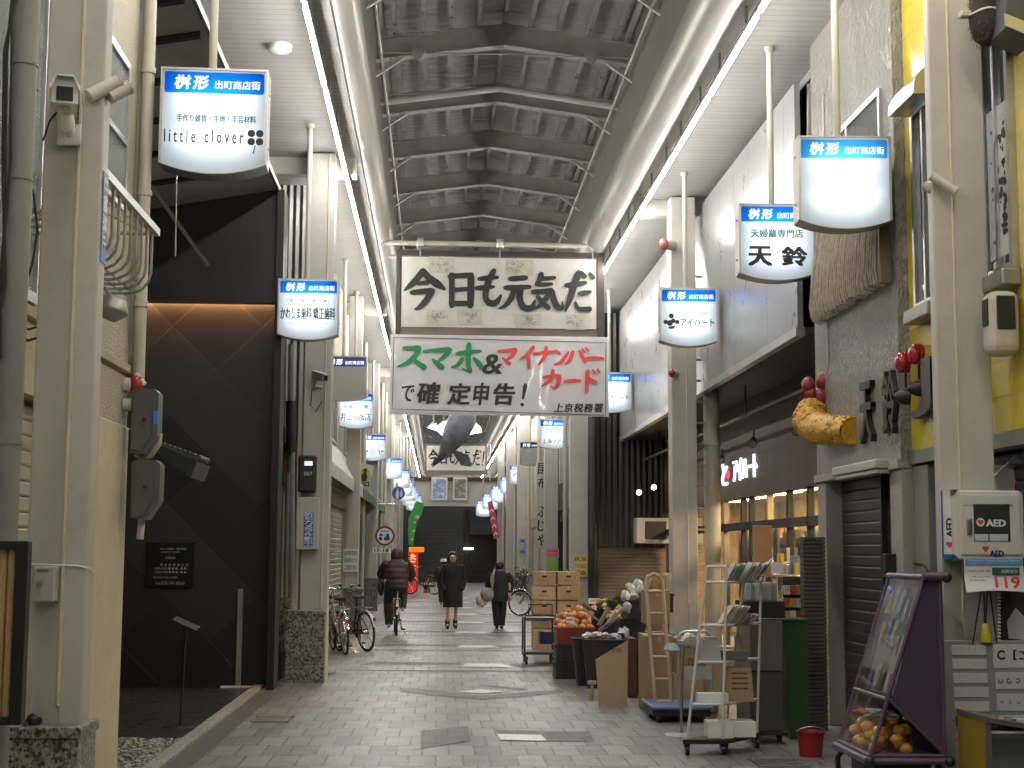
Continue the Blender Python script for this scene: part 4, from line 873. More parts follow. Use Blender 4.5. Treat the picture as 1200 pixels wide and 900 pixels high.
# ---------------- left shop rows further down
def block(name, label, y0, y1, xf, mat, upper, side=-1, zt=7, shut=None, mshut=None, windows=0, awn=None, depth=5):
    xb = xf+side*depth; t = thing(name, label, 'building', ((xf+xb)/2, (y0+y1)/2, 0)); s = side
    X = lambda a, b: (min(a,b), max(a,b))
    mb = MB(); mb.box(*X(xf, xb), y0, y1, 2.75, zt); mb.box(*X(xf+s*.2, xb), y0+.4, y1-.4, 0, 2.75); mb.box(*X(xf, xb), y0, y0+.4, 0, 2.75); mb.box(*X(xf, xb), y1-.4, y1, 0, 2.75); mb.build('wall', mat, t)
    n = max(1, int((y1-y0-.8)//3)); wd = (y1-y0-.8)/n
    for i in range(n):
        if shut: shutter(t, 'shutter', mshut, 'x', xf+s*.17, y0+.4+i*wd+.06, y0+.4+(i+1)*wd-.06, 0, 2.45, .1, .02, -s)
        MB().box(*X(xf+s*.19, xf+s*.05), y0+.4+i*wd, y0+.4+(i+1)*wd, 2.46, 2.745).build('shutter_box', mat if shut else m_dbrown, t)
    for i in range(windows):
        c = y0+(y1-y0)*(i+.5)/windows; fr = MB(); fr.box(*X(xf, xf-s*.05), c-.8, c+.8, 3.5, 3.56); fr.box(*X(xf, xf-s*.05), c-.8, c+.8, 4.94, 5.0); fr.box(*X(xf, xf-s*.05), c-.8, c-.74, 3.56, 4.94); fr.box(*X(xf, xf-s*.05), c+.74, c+.8, 3.56, 4.94); fr.box(*X(xf, xf-s*.04), c-.03, c+.03, 3.56, 4.94)
        f = fr.build('window', m_alum, t); MB().box(*X(xf+s*.001, xf-s*.012), c-.74, c+.74, 3.56, 4.94).build('pane', m_frost, f)
    if awn:
        mb = MB(); z = 2.95; a = awn[1]; mb.prism([(xf-s*.01,y0+.2,z+.55), (xf-s*a,y0+.2,z), (xf-s*a,y0+.2,z-.22), (xf-s*a+s*.02,y0+.2,z-.22), (xf-s*a+s*.02,y0+.2,z-.02), (xf-s*.01,y0+.2,z+.5)], (0,y1-y0-.4,0)); mb.build('awning', awn[0], t)
    return t
m_awnw = lines('white_awning', (.55,.54,.5), 1, .45, .05, .5, .5); m_awng = M('green_canvas', (.03,.12,.045), .6)
m_brownwall = M('brown_cladding', (.085,.055,.045), .5, var=.25); m_beige = stucco('beige_wall', (.42,.38,.30), 14, .15, .6)
block('shutter_shop', 'cream shop with pale shutters and folded white awning beyond the second left pillar', 20.5, 33, -1.92, m_creamwall, 0, shut=1, mshut=m_shut, windows=3, awn=(m_awnw,.28))
bs = block('brown_shop', 'brown clad shop with dark door and green awning behind the cyclist', 33, 47, -1.95, m_brownwall, 0, shut=None, windows=2, awn=(m_awng,.3))
MB().box(-2.15, -2.10, 34.5, 37.5, 0, 2.3).build('door', m_dbrown, bs)
for (y, z, w_, h_) in ((35,1.75,.5,.6),(36.1,1.4,.3,.35),(35.3,1.1,.3,.35),(36.6,1.0,.15,.5)): MB().box(-2.099, -2.095, y, y+w_, z-h_/2, z+h_/2).build('paper', m_white, bs)
MB().rbox(-2.1, -1.93, 35, 36.4, 2.42, 2.52, .02).build('lamp_box', m_white, bs)
block('beige_shop', 'beige shop front with closed shutters near the green banner', 47, 60, -1.98, m_beige, 0, shut=1, mshut=m_shut, windows=2)
block('end_shop', 'last cream shop on the left before the dark end of the arcade', 60, 73, -1.98, m_creamwall, 0, shut=1, mshut=m_shutd, windows=2)
# ---------------- end of the arcade
eb = thing('end_building', 'dark grey shuttered building closing the far end of the street', 'building', (.9, 76, 0))
MB().box(-8, 9, 76, 80, 0, 4.6).build('wall', M('end_wall', (.05,.052,.055), .6, var=.2, scale=1), eb)
shutter(eb, 'shutter', M('grey_shutter', (.06,.062,.066), .5, .2), 'y', 75.97, -1.4, 1.3, 0, 2.9, .12, .02, -1); shutter(eb, 'shutter', M('black_shutter', (.02,.02,.022), .5, .2), 'y', 75.97, 1.6, 3.3, 0, 2.4, .12, .02, -1)
MB().box(1.35, 1.55, 75.8, 75.99, 0, 3.6).build('post', m_black, eb); MB().box(1.6, 3.3, 75.6, 75.99, 2.4, 3.0).build('lintel', m_dgrey, eb)
a = at(549,643,75.4); MB().rbox(a.x-.25, a.x+.25, 75.4, 75.6, a.z-.05, a.z+.05, .01).build('lamp', EM('door_lamp', (1,.97,.85), 3), eb)
gt = thing('arcade_gate_beam', 'cream bulkhead across the far end of the arcade carrying two posters', 'bulkhead', (.8, 73.2, 3.8))
za, zb2 = at(520,563,73.2).z, at(520,593,73.2).z
MB().box(-2.2, 3.9, 73.2, 73.6, zb2, za).build('beam', m_pillar, gt); MB().box(-2.25, 3.95, 73.1, 73.19, za-.03, za+.15).build('rail', m_dbrown, gt)
for (x0, x1, y0, y1, lab, cs) in ((505.5,524.5,559.5,586,'blue and white poster on the end bulkhead', ((.7,.72,.74),(.10,.22,.55))), (531,547.5,559.5,586,'grey green poster with dark centre on the end bulkhead', ((.45,.46,.38),(.08,.09,.07)))):
    a, b_ = at(x0,y1,73.1), at(x1,y0,73.1); t = thing('poster', lab, 'poster', (a.x,73.1,a.z)); m, n, l, b = newmat('poster_print'); co = co_of(n, l)
    v = noise(n, l, co, 4.5, 5, .75); l.new(ramp(n, l, v, (.42, cs[0]), (.5, cs[1]), (.6, scl(cs[0], .8))), b.inputs['Base Color'])
    MB().box(a.x, b_.x, 73.06, 73.09, a.z, b_.z).build('border', m_white, t); MB().box(a.x+.06, b_.x-.06, 73.05, 73.059, a.z+.09, b_.z-.09).build('print', m, t)
# second brush banner at the far end
Yb = 69.4; a, b_ = at(497.5,556,Yb), at(571,521,Yb); b2 = thing('far_brush_banner', 'small far framed banner with the same brush lettering and an exclamation mark', 'banner', (a.x,Yb,a.z))
MB().box(a.x, b_.x, Yb+.02, Yb+.12, a.z, b_.z).build('frame', m_brownframe, b2); xl, xr, zb, zt = a.x+.09, b_.x-.09, a.z+.2, b_.z-.08
MB().box(xl, xr, Yb, Yb+.019, zb, zt).build('cloth', m_banner, b2)
fx = strokemap(Vector((xl, Yb-.01, zt)), Vector((xr-xl,0,0)), Vector((0,0,zb-zt)), Vector((0,-1,0)), (110, 1090, 100, 400))
MB().brush([[(x, y, w_*.8) for x, y, w_ in s] for s in KYOU]+[[(1068,170,26),(1058,250,22),(1048,300,10)],[(1040,330,24),(1046,336,22)]], fx).build('lettering', m_ink, b2)
# ================================================================ RIGHT SIDE
W_ = (0,-1,0); UP = (0,0,1)
def onz(px, py, X): return onx(px, py, X)
# ---------------- yellow tiled building
yb = thing('yellow_building', 'yellow tiled building with black letters behind the nearest right pillar', 'building', (4.9, 8.5, 0))
XY = 3.75
m_yell = bricks('yellow_tile', (.58,.47,.035), (.52,.41,.03), (.40,.36,.12), (1,2), .30, .24, .006, .14, off=0, bump=.5, spec=.7)
zl = onx(1097,524,XY).z
MB().box(XY, 6.5, 4, 11.66, zl, 7).build('wall', m_yell, yb)
MB().box(XY-.03, XY+.1, 4, 11.66, zl-.10, zl-.002).build('edge_trim', m_dsteel, yb)
MB().box(XY+.35, 6.5, 4, 11.66, 0, zl-.1).build('lower_wall', m_dgrey, yb)
shutter(yb, 'shutter', m_shutd, 'x', XY+.16, 8.8, 11.3, 0, zl-.11, .1, .01, -1)
MB().rbox(XY, XY+.3, 11.31, 11.655, 0, zl-.11, .01).build('post', M('granite_post', (.22,.21,.19), .6, bump=.3, bscale=50), yb)
def ywin(pxa, pxb, yt, yb_, hood):
    A = onx(pxa, yt, XY); B = onx(pxb, yb_, XY); y0, y1 = min(A.y,B.y), max(A.y,B.y); z1 = onx((pxa+pxb)/2, yt, XY).z; z0 = onx((pxa+pxb)/2, yb_, XY).z
    fr = MB(); fr.box(XY-.05, XY, y0, y0+.05, z0, z1); fr.box(XY-.05, XY, y1-.05, y1, z0, z1); fr.box(XY-.05, XY, y0+.05, y1-.05, z0, z0+.05); fr.box(XY-.05, XY, y0+.05, y1-.05, z1-.05, z1); fr.box(XY-.045, XY, (y0+y1)/2-.02, (y0+y1)/2+.02, z0+.05, z1-.05)
    f = fr.build('window', m_steel, yb); MB().box(XY-.02, XY-.001, y0+.05, y1-.05, z0+.05, z1-.05).build('pane', m_wglass, f)
    MB().rbox(XY-.13, XY, y0-.02, y1+.02, z0-.11, z0-.003, .012).build('sill', m_dsteel, f)
    if hood:
        mb = MB(); pr = [(XY, z1+.22)]+[(XY-.2*math.sin(R(q)), z1+.02+.2*math.cos(R(q))) for q in (15,30,45,60,75,90)]+[(XY-.2, z1-.02), (XY, z1-.02)]
        mb.prism([(x, y0-.05, z) for x, z in pr], (0, y1-y0+.1, 0)); mb.build('hood', m_steel, f)
    return y0, y1, z0, z1
m_wglass = M('dark_window_glass', (.03,.04,.045), .04, var=.2, spec=1.0)
ywin(1072, 1105, 118, 360, True)
y0, y1, z0, z1 = ywin(1150, 1196, 10, 325, False)
# ink splashed paper in the right window
ip = MB(); zz0 = z0+.12; ip.box(XY-.026, XY-.022, y0+.08, y1-.1, zz0, z0+1.15); po = thing('window_poster', 'white paper with black ink splashes in the window right of the near pillar', 'poster', (XY-.024, (y0+y1)/2, zz0))
ip.build('paper', M('ink_paper', (.5,.52,.52), .5), po); mb = MB(); rr = random.Random(8)
for i in range(70):
    y = y0+.12+abs(rr.gauss(0,.12)); z = zz0+rr.uniform(.1,.95); q = rr.uniform(.006,.035)
    if y > y1-.15: continue
    mb.poly([(XY-.0272-.00002*i, y+q*rr.uniform(.6,1.2)*math.cos(k), z+q*rr.uniform(.6,1.2)*math.sin(k)) for k in (0,.9,1.7,2.6,3.6,4.4,5.4)][::-1])
mb.build('ink', m_ink, po)
for ch, px, py, hh in (('J', 1089, 455, .42), ('A', 1142, 432, .50)):
    c = onx(px, py, XY); mb = MB(); mb.text3d(ch, (XY, c.y, c.z), W_, UP, .46, hh, .07, 0, .02); mb.build('letter', m_dgrey, yb)
c = onx(1194,380,XY); lt = thing('wall_lantern', 'cream rounded wall lantern with a dark window on the yellow tiles', 'lantern', c)
MB().rbox(XY-.22, XY-.02, c.y-.1, c.y+.1, c.z-.21, c.z+.21, .06, seg=3).build('body', m_pillar2, lt); MB().rbox(XY-.225, XY-.21, c.y-.05, c.y+.05, c.z-.02, c.z+.16, .006).build('window', m_black, lt); MB().rbox(XY-.18,XY-.06,c.y-.108,c.y-.09,c.z-.05,c.z+.17,.006).build('window', m_black, lt)
# white panel under the yellow wall
a, b_ = at(1165,575,9.95), at(1215,545,9.95); sg = one(MB().rbox(a.x, b_.x, 9.95, 10.0, a.z, b_.z, .004), 'hanging_board', m_white, 'blank white board hung under the yellow wall above the defibrillator cabinet', 'panel')
one(MB().cyl(at(1165,558,9.9), at(1205,520,9.9), .006, n=6), 'support_wire', m_white, 'thin white wire holding up the blank white panel', 'wire')
# ---------------- stucco building
st = thing('stucco_building', 'grey rough stucco shop with black raised characters and dark shutters', 'building', (5, 13, 0))
XS = 3.66; zs2 = onx(1020,545,XS).z
m_stu = stucco('grey_stucco', (.42,.40,.365), 34, 1.0, .27, stretch=2.6, dirt=.5, spec=.8, dist=.05)
m_conc = stucco('exposed_aggregate', (.40,.375,.33), 70, .5, .6, dirt=.4)
MB().box(XS, 6.5, 11.665, 14.3, zs2, 7).build('wall', m_stu, st)
MB().box(XS-.03, XS+.3, 11.67, 14.31, zs2-.07, zs2-.002).build('lintel', m_conc, st)
for y in (11.68, 14.0): MB().rbox(XS, XS+.3, y, y+.30, 0, zs2-.072, .01).build('column', m_conc, st)
shutter(st, 'shutter', m_shutd, 'x', XS+.16, 12.0, 12.55, 0, zs2-.075, .1, .010, -1); shutter(st, 'shutter', m_shutd, 'x', XS+.16, 12.62, 13.98, 0, zs2-.075, .1, .010, -1)
MB().box(XS+.1, XS+.2, 12.555, 12.615, 0, zs2-.075).build('post', m_black, st)
MB().box(XS+.3, 6.5, 11.67, 14.29, 0, zs2-.075).build('inner_wall', m_black, st)
for z in (3.35, 4.15, 5.2): MB().box(XS-.012, XS-.001, 13.78, 13.82, z, z+.78).build('seam_strip', m_conc, st)
c0 = onx(985,565,XS-.06); c1 = onx(1037,553,XS-.06)
q = MB(); q.rbox(XS-.14, XS-.001, c1.y, c0.y, zs2-.06, zs2+.015, .012); q.rbox(XS-.12, XS-.02, c1.y+.02, c0.y-.05, zs2-.10, zs2-.063, .01); t = one(q, 'light_batten', m_pillar, 'white unlit light batten over the dark shutters', 'light fitting')
# window
wA = onx(1056,72,XS); wB = onx(992,160,XS); fr = MB(); y0, y1 = 11.95, 13.8; z1 = 5.46; z0 = 4.2
fr.box(XS-.03, XS, y0, y0+.04, z0, z1); fr.box(XS-.03, XS, y1-.04, y1, z0, z1); fr.box(XS-.03, XS, y0+.04, y1-.04, z1-.05, z1); fr.box(XS-.028, XS, 12.95, 12.99, z0, z1-.05)
f = fr.build('window', m_alum, st); MB().box(XS-.012, XS-.001, y0+.04, y1-.04, z0, z1-.05).build('pane', corrug('ribbed_glass', (.10,.10,.095), 1, .035, .12, 0, .01), f)
# raised characters
for ch, px, py in (('天', 1020, 483), ('鈴', 1047, 471)):
    c = onx(px, py, XS); MB().text3d(ch, (XS, c.y, c.z), W_, UP, .34, .50, .045, 0, .02).build('letter', M('letter_black_%d' % px, (.016,.017,.018), .35), st)
# woven reed rack under the window
rk = thing('reed_screen', 'brown screen of thin upright reeds hung under the stucco building window', 'screen', (3.5, 13, 3.75))
ya, yb2 = 11.72, 13.95; mb = MB(); rr = random.Random(12); zt_ = 4.74; m_reed = M('reed', (.36,.31,.25), .6, var=.45, scale=14)
n = 34
for i in range(n):
    y = ya+.1+(yb2-ya-.1)*i/(n-1); x = XS-.11; b0 = 3.78+rr.uniform(-.02,.02)
    mb.tube([(x+.08,y+rr.uniform(-.03,.03),zt_), (x,y+rr.uniform(-.015,.015),4.2), (x-.02,y,b0+.12), (x-.005,y,b0+.02), (x+.06,y,b0), (XS-.01,y,b0+.05)], .0115, 6)
mb.build('reeds', m_reed, rk)
mb = MB(); mb.rbox(XS-.12, XS-.02, ya, ya+.05, 3.76, 4.74, .01); mb.build('side_post', M('old_wood', (.12,.09,.07), .65, var=.3), rk)
MB().box(XS-.02, XS-.002, ya+.07, yb2, 3.80, zt_).build('backing', m_dbrown, rk)
# prawn sculpture
Yp = 14.0; pr = thing('prawn_sculpture', 'large fried prawn sculpture with golden batter and red tail on the stucco corner', 'sculpture', at(972,520,Yp))
px_ = [(960,474,17,14),(951,482,23,14),(948,492,26,13.95),(956,501,26,13.8),(970,504,24,13.5),(987,504,23,13.15),(1003,505,22,12.85)]; mb = MB(); P = []; rs = []
for i in range(len(px_)-1):
    for k in range(5):
        f_ = k/5; q = [px_[i][j]*(1-f_)+px_[i+1][j]*f_ for j in range(4)]; P.append(at(q[0],q[1],q[3])); rs.append(q[2]*q[3]/F*.74)
b0 = len(mb.v); mb.tube(P, rs, 26); rr = random.Random(3)
mb.v = [v+Vector((rr.uniform(-1,1),rr.uniform(-1,1),rr.uniform(-1,1)))*.011 for v in mb.v]
for i in range(420):
    j = rr.randrange(len(P)); a_ = rr.uniform(0,6.28); d = Vector((rr.gauss(0,1),rr.gauss(0,1),rr.gauss(0,1))).normalized(); t_ = (P[min(j+1,len(P)-1)]-P[max(j-1,0)]).normalized(); d = (d-t_*d.dot(t_)).normalized(); mb.ball(P[j]+d*rs[j]*.97, rr.uniform(.008,.02), 6, 0, jit=.3, rg=rr)
mb.build('batter', M('golden_batter', (.60,.33,.03), .45, var=.45, scale=18, bump=.5, bscale=40, dirt=.5, grime=(.2,.09,.02)), pr)
mb = MB()
for x, y, rx, rz in ((947,452,8,11),(966,448,10,13),(962,467,12,14),(950,462,8,9),(968,478,11,9)): mb.ball(at(x,y,Yp), (rx*Yp/F, .07, rz*Yp/F), 14, 0, jit=.06, rg=rr)
mb.build('tail', M('prawn_red', (.20,.02,.025), .4, var=.3, scale=8), pr)
# red lamps with black domes
for px, py, X, lab in ((1064,425,XS,'red alarm lamp over a black dome on the stucco wall edge'), (1079.5,415,XY,'red alarm lamp over a black dome on the yellow tiles')):
    c = onx(px, py, X); t = thing('alarm_lamp', lab, 'alarm lamp', c); MB().ball((X-.055,c.y,c.z), (.05,.08,.085), 16).build('lens', m_redl, t); MB().cyl((X-.03,c.y,c.z), (X-.001,c.y,c.z), .085, n=18).build('base', m_redl, t)
    MB().lathe([(.065,0), (.06,.05), (.035,.10), (0,.11)], (X-.001,c.y,c.z-.27), 18, T=Matrix.Rotation(R(-90),4,'Y')).build('dome', m_black, t); MB().cyl((X-.02,c.y,c.z-.2), (X-.02,c.y,c.z-.06), .01, n=6).build('stem', m_black, t)
# ---------------- optician's shop under the white panelled canopy
op = thing('optician_shop', 'dark fronted shop with warm lit glass doors under a white panelled canopy', 'building', (5, 22, 0))
XC2 = 3.70; XD = 4.6; zc_ = 3.92
m_panel = lines('white_metal_panel', (.29,.295,.295), 1, .92, .022, .3, .3, .15, .3, var=.04)
MB().box(XC2, XC2+.06, 15.15, 30.3, zc_, 6.52).build('canopy_panel', m_panel, op)
MB().box(XC2-.02, XC2+.075, 15.14, 30.31, zc_-.09, zc_-.002).build('canopy_edge', m_galv, op)
MB().box(XC2+.08, 7, 15.15, 30.3, zc_-.06, zc_+.0).build('canopy_soffit', M('dark_soffit', (.05,.045,.04), .55), op)
MB().box(XC2+.3, 7, 14.31, 15.14, 2.4, 7).build('gap_wall', m_black, op); MB().tube([(XC2+.1,14.8,6.4), (XC2+.1,14.85,5.6), (XC2+.25,14.9,4.8)], .05, 8).build('hose', m_dgrey, op)
m_brown = lines('brown_board', (.075,.05,.038), 2, .12, .06, .5, .5, 0, .4)
MB().box(XD, XD+.2, 15.15, 30.3, 2.42, zc_-.062).build('fascia', m_brown, op)
# shop front: posts, transom, glass, doors
ys_ = [15.3,16.9,17.9,18.5,19.6,20.8,22.0,22.6,24.0,25.4,28.0,30.1]
for i, y in enumerate(ys_): MB().rbox(XD+.0, XD+.09, y-.035, y+.035, 0, 2.418, .006).build('post', M('pale_post', (.45,.36,.25), .4) if i in (5,8) else m_black, op)
MB().box(XD, XD+.09, 15.2, 30.2, 1.93, 2.05).build('transom', m_black, op); MB().box(XD, XD+.09, 15.2, 30.2, 0, .12).build('threshold', m_black, op)
MB().box(XD+.04, XD+.05, 15.2, 30.2, .12, 2.415).build('glass', GL('shop_glass'), op)
MB().box(XD+.101, XD+.14, 20.62, 21.38, .13, 1.92).build('door_board', m_brown, op)
mb = MB(); mb.box(6.9, 7.0, 14.6, 30.2, 0, 2.6); mb.box(XD+.2, 7, 14.5, 14.6, 0, 2.6); mb.box(XD+.2, 7, 30.2, 30.3, 0, 2.6); mb.box(XD+.21, 7, 14.6, 30.2, 2.6, 2.7); mb.build('room', M('warm_wall', (.36,.27,.18), .6), op)
lampm = EM('shop_lamp', (1,.66,.36), 85)
for i in range(7): MB().rbox(5.4, 5.8, 15.6+2*i, 16.9+2*i, 2.56, 2.598, .01).build('ceiling_lamp', lampm, op)
rr = random.Random(21); cm = [M('goods_%d' % i, c_, .5) for i, c_ in enumerate(((.55,.5,.42),(.5,.14,.05),(.10,.2,.32),(.6,.38,.08),(.04,.04,.045),(.35,.4,.3)))]
for y in (16.2, 18, 20, 22, 24):
    s_ = thing('display_shelf', 'shelf of small colourful goods glimpsed through the lit shop glass', 'shelf', (5.2, y, 0), 'goods shelves inside the lit shop'); mb = MB()
    for z in (.5, .9, 1.3, 1.68): mb.box(5.0, 5.4, y-.75, y+.75, z, z+.03)
    mb.box(5.0, 5.4, y-.79, y-.752, 0, 1.9); mb.box(5.0, 5.4, y+.752, y+.79, 0, 1.9); mb.build('rack', m_dbrown, s_)
    for j, z in enumerate((.53, .93, 1.33, 1.71)):
        mb = MB(); yy = y-.7
        while yy < y+.62: d = rr.uniform(.05,.14); hh = rr.uniform(.08,.26); mb.box(5.02, 5.02+rr.uniform(.08,.2), yy, yy+d, z+.002, z+hh, rr.randrange(6)); yy += d+rr.uniform(.01,.06)
        tag(mb.build('goods', cm, s_), kind='stuff')
for k_, (y, x0) in enumerate(((15.6, 4.1), (16.9, 4.15), (18.3, 4.2), (19.7, 4.2))):
    s_ = thing('goods_rack', ['nearest goods rack of small coloured packets outside the lit shop glass','second goods rack of small coloured packets outside the lit shop glass','third goods rack of small packets outside the lit shop, behind the white rack','farthest goods rack of small packets beside the thick cream downpipe'][k_], 'goods rack', (x0+.2, y, 0), 'goods racks outside the lit shop'); mb = MB()
    for z in (.35, .68, 1.0, 1.3): mb.box(x0, x0+.34, y-.5, y+.5, z, z+.02)
    for yy in (y-.5, y+.48): mb.box(x0+.3, x0+.34, yy, yy+.02, 0, 1.66); mb.box(x0, x0+.02, yy, yy+.02, 0, 1.32)
    mb.build('frame', m_galv, s_)
    for z in (.372, .702, 1.022, 1.322):
        mb = MB(); yy = y-.47
        while yy < y+.4: d = rr.uniform(.05,.11); hh = rr.uniform(.1,.27); xx = x0+rr.uniform(.02,.1); T = rot('X', rr.uniform(-8,8), (xx,yy,z)); mb.box(xx, xx+rr.uniform(.03,.12), yy, yy+d, z+.012, z+hh, rr.choice((0,0,1,2,3,3,5)), T); yy += d+rr.uniform(.005,.03)
        tag(mb.build('goods', cm, s_), kind='stuff')
# lit name letters
c = onx(872,550,XD-.02); ms = EM('lit_letters', (.92,.95,1), 1.5); mb = MB()
yL = onx(851,550,XD).y; yR = onx(887,550,XD).y; zz = c.z
mb.text3d('アイハート', (XD-.001, (yL+yR)/2-.35, zz+.02), W_, UP, abs(yL-yR)*.74, .34, .03, 0, 0); mb.build('letters', ms, op)
mb = MB(); mb.text3d('と', (XD-.001, yL+.05, zz), W_, UP, .42, .36, .03, 0, 0); mb.build('letters', ms, op)
MB().ball((XD-.02, yL-.25, zz-.02), (.02,.12,.07), 10).build('heart', EM('lit_red', (1,.05,.08), 1.5), op)
# track with spotlights
tr = thing('spotlight_track', 'black rail under the white canopy carrying the shop spotlights', 'track', (4.15, 22, 3.45))
MB().box(4.13, 4.17, 15.3, 30, 3.42, 3.46).build('rail', m_blackm, tr); mb = MB()
for y in (16, 20, 24, 28): mb.cyl((4.15,y,3.46), (4.15,y,zc_-.06), .012, n=6)
mb.build('hanger', m_blackm, tr)
for i, (px, py, Y, lit) in enumerate(((749,577,29.2,1),(766.5,571,28.2,1),(845,540,23.2,0),(882,520,20.4,0),(934,505,17.4,0))):
    c = at(px, py, Y); t = thing('spotlight', ['lit warm spotlight, the left one of the glowing pair under the canopy','lit warm spotlight, the right one of the glowing pair under the canopy','unlit black spotlight above the glowing shop letters','unlit black spotlight right of the glowing shop letters','unlit black spotlight next to the prawn sculpture'][i], 'spotlight', c, 'black spotlights on the shop rail')
    MB().cyl(c+Vector((0,.02,0)), c+Vector((.05,.2,.06)), .06, .05, n=14).cyl(c+Vector((.05,.15,.06)), c+Vector((.05,.15,.2)), .012, n=6).build('body', m_blackm, t)
    MB().cyl(c+Vector((-.004,.002,-.003)), c+Vector((0,.021,.002)), .048, n=14).build('lens', EM('warm_spot', (1,.72,.38), 16) if lit else m_grey, t)
# big downpipe with ladder beside the second right pillar
dpx = thing('drain_downpipe', 'thick cream downpipe with a flanged elbow beside the second right pillar', 'downpipe', at(833,665,20.95))
c = at(833,400,20.95); zt_ = at(833,262,20.95).z; mb = MB(); rp = .115; mb.tube([(c.x,20.95,0), (c.x,20.95,zt_), (c.x+.03,20.95,zt_+.15), (c.x+.12,20.95,zt_+.27), (c.x+.3,20.95,zt_+.35)], rp, 20)
for z in (at(833,292,20.95).z, at(833,410,20.95).z, at(833,520,20.95).z): mb.tube([(c.x,20.95,z-.03), (c.x,20.95,z+.03)], rp+.02, 20)
mb.build('pipe', m_pillar2, dpx)
mb = MB(); z = 1.6
for k in range(14): mb.box(at(817,500,20.8).x, c.x-.1, 20.9, 20.93, z, z+.025); z += .3
mb.build('rungs', m_pillar2, dpx)
c = at(778,286,20.4); al = thing('alarm_lamp', 'pale red alarm lamp high on the second right pillar', 'alarm lamp', c)
MB().ball(c, (.07,.07,.085), 14).build('lens', M('faded_red', (.42,.12,.11), .35), al); MB().cyl(c+Vector((.03,.02,0)), c+Vector((.16,.1,0)), .075, n=14).build('base', m_pillar2, al)
c = at(787,437,20.5); al = thing('alarm_lamp', 'small dark red lamp halfway up the second right pillar', 'alarm lamp', c); MB().ball(c, (.05,.05,.06), 12).build('lens', m_redl, al); MB().cyl(c, c+Vector((.1,.1,0)), .03, n=10).build('base', m_pillar2, al)
# ---------------- dark corrugated building across the end of the canopy
dk_ = thing('dark_corrugated_building', 'dark corrugated building with a taupe slatted shutter past the white canopy', 'building', (4.3, 31.6, 0))
Yd = 30.4; xa = at(700,600,Yd).x; zq = at(740,641,Yd).z
MB().box(xa, 7, Yd, Yd+2.5, zq, 6.5).build('wall', corrug('dark_corrugated', (.055,.052,.05), 0, .12, .5, .3, .03), dk_)
MB().box(xa+.02, 7, Yd+.12, Yd+2.5, 0, zq-.002).build('base_wall', m_black, dk_)
shutter(dk_, 'slatted_shutter', M('taupe_slat', (.12,.10,.085), .5, var=.15), 'y', Yd+.1, xa+.03, 5.2, 0, zq-.002, .07, .014, -1)
MB().cyl((xa-.06,Yd-.05,0), (xa-.06,Yd-.05,5.4), .05, n=12).build('pipe', m_black, dk_)
a, b_ = at(746,637,29.9), at(786,607,29.9); acb = thing('wall_cabinet', 'cream cabinet with a dark screen window on the dark corrugated wall', 'cabinet', (a.x,29.9,a.z))
MB().rbox(a.x, b_.x, 29.9, 30.38, a.z, b_.z, .02).build('case', m_pillar, acb); a, b_ = at(756,632,29.88), at(781,611,29.88); MB().rbox(a.x, b_.x, 29.885, 29.91, a.z, b_.z, .006).build('window', m_black, acb)
# ---------------- right rows further down
m_greyb = bricks('grey_brick', (.10,.095,.095), (.08,.078,.078), (.05,.05,.05), (1,2), .22, .07, .008, .55)
XR2 = 3.5
block('grey_brick_shop', 'grey brick shop with dark shutters past the dark corrugated building', 33, 45, XR2, m_greyb, 0, 1, shut=1, mshut=m_shutd, windows=2)
block('seaweed_shop', 'beige shop carrying a tall vertical character sign on the right', 45, 57, XR2-.05, m_beige, 0, 1, shut=1, mshut=m_shut, windows=2)
block('last_right_shop', 'brown shop at the far right end of the street', 57, 73, XR2-.1, m_brownwall, 0, 1, shut=1, mshut=m_shutd, windows=2)
Yv = 44.2; a, b_ = at(629,642,Yv), at(641,540,Yv); vs = thing('vertical_sign', 'tall cream vertical sign with black brush characters on the right', 'sign', (a.x,Yv,a.z))
MB().rbox(a.x-.02, b_.x+.02, Yv, Yv+.12, a.z, b_.z, .01).build('board', m_pillar2, vs); mb = MB()
for i, ch in enumerate('昆布 ふじや'):
    if ch != ' ': mb.text(ch, ((a.x+b_.x)/2, Yv-.004, b_.z-(b_.z-a.z)*(i+.55)/6.1), (1,0,0), (0,0,1), .24, .32, 0, .015, 2, .08)
mb.build('lettering', m_ink, vs)
MB().rbox(at(655,0,43.6).x, at(670,0,43.6).x, 43.6, 44.4, 0, 5.4, .01).build('dark_post', m_dgrey, dk_)
# notices
def notice(px0, px1, py0, py1, Y, c, label, lines_=(), ink=None, n=0):
    a, b_ = at(px0, py1, Y), at(px1, py0, Y); t = thing('notice', label, 'notice', (a.x, Y, a.z)); W = b_.x-a.x; H = b_.z-a.z
    MB().box(a.x, b_.x, Y-.012, Y, a.z, b_.z).build('paper', M('paper_'+str(px0), c, .6, var=.06), t)
    mb = MB()
    for i, tx_ in enumerate(lines_):
        if n: mb.text(tx_, (b_.x-W*(i+.55)/len(lines_), Y-.0135, a.z+H*.5), (1,0,0), (0,0,1), W*.55/len(lines_), H*.8)
        else: mb.text(tx_, (a.x+W*.5, Y-.0135, b_.z-H*(i+.6)/(len(lines_)+.2)), (1,0,0), (0,0,1), W*.82, H*.6/len(lines_), 0, .01)
    if lines_: mb.build('lettering', ink or m_ink, t)
notice(640, 655, 643, 653.5, 42.9, (.75,.28,.38), 'pink paper notice on the fourth right pillar', ('自転車放置', '禁止区域'), m_red)
notice(641, 654, 654, 670, 42.9, (.32,.55,.10), 'green paper notice under the pink one on the right', (), None)
notice(672, 688, 650, 676, 31.95, (.68,.55,.22), 'yellow notice with handwritten columns on the third right pillar', ('駐車ご遠慮', '下さい店主', '通路'), m_ink)
for q in range(0): pass
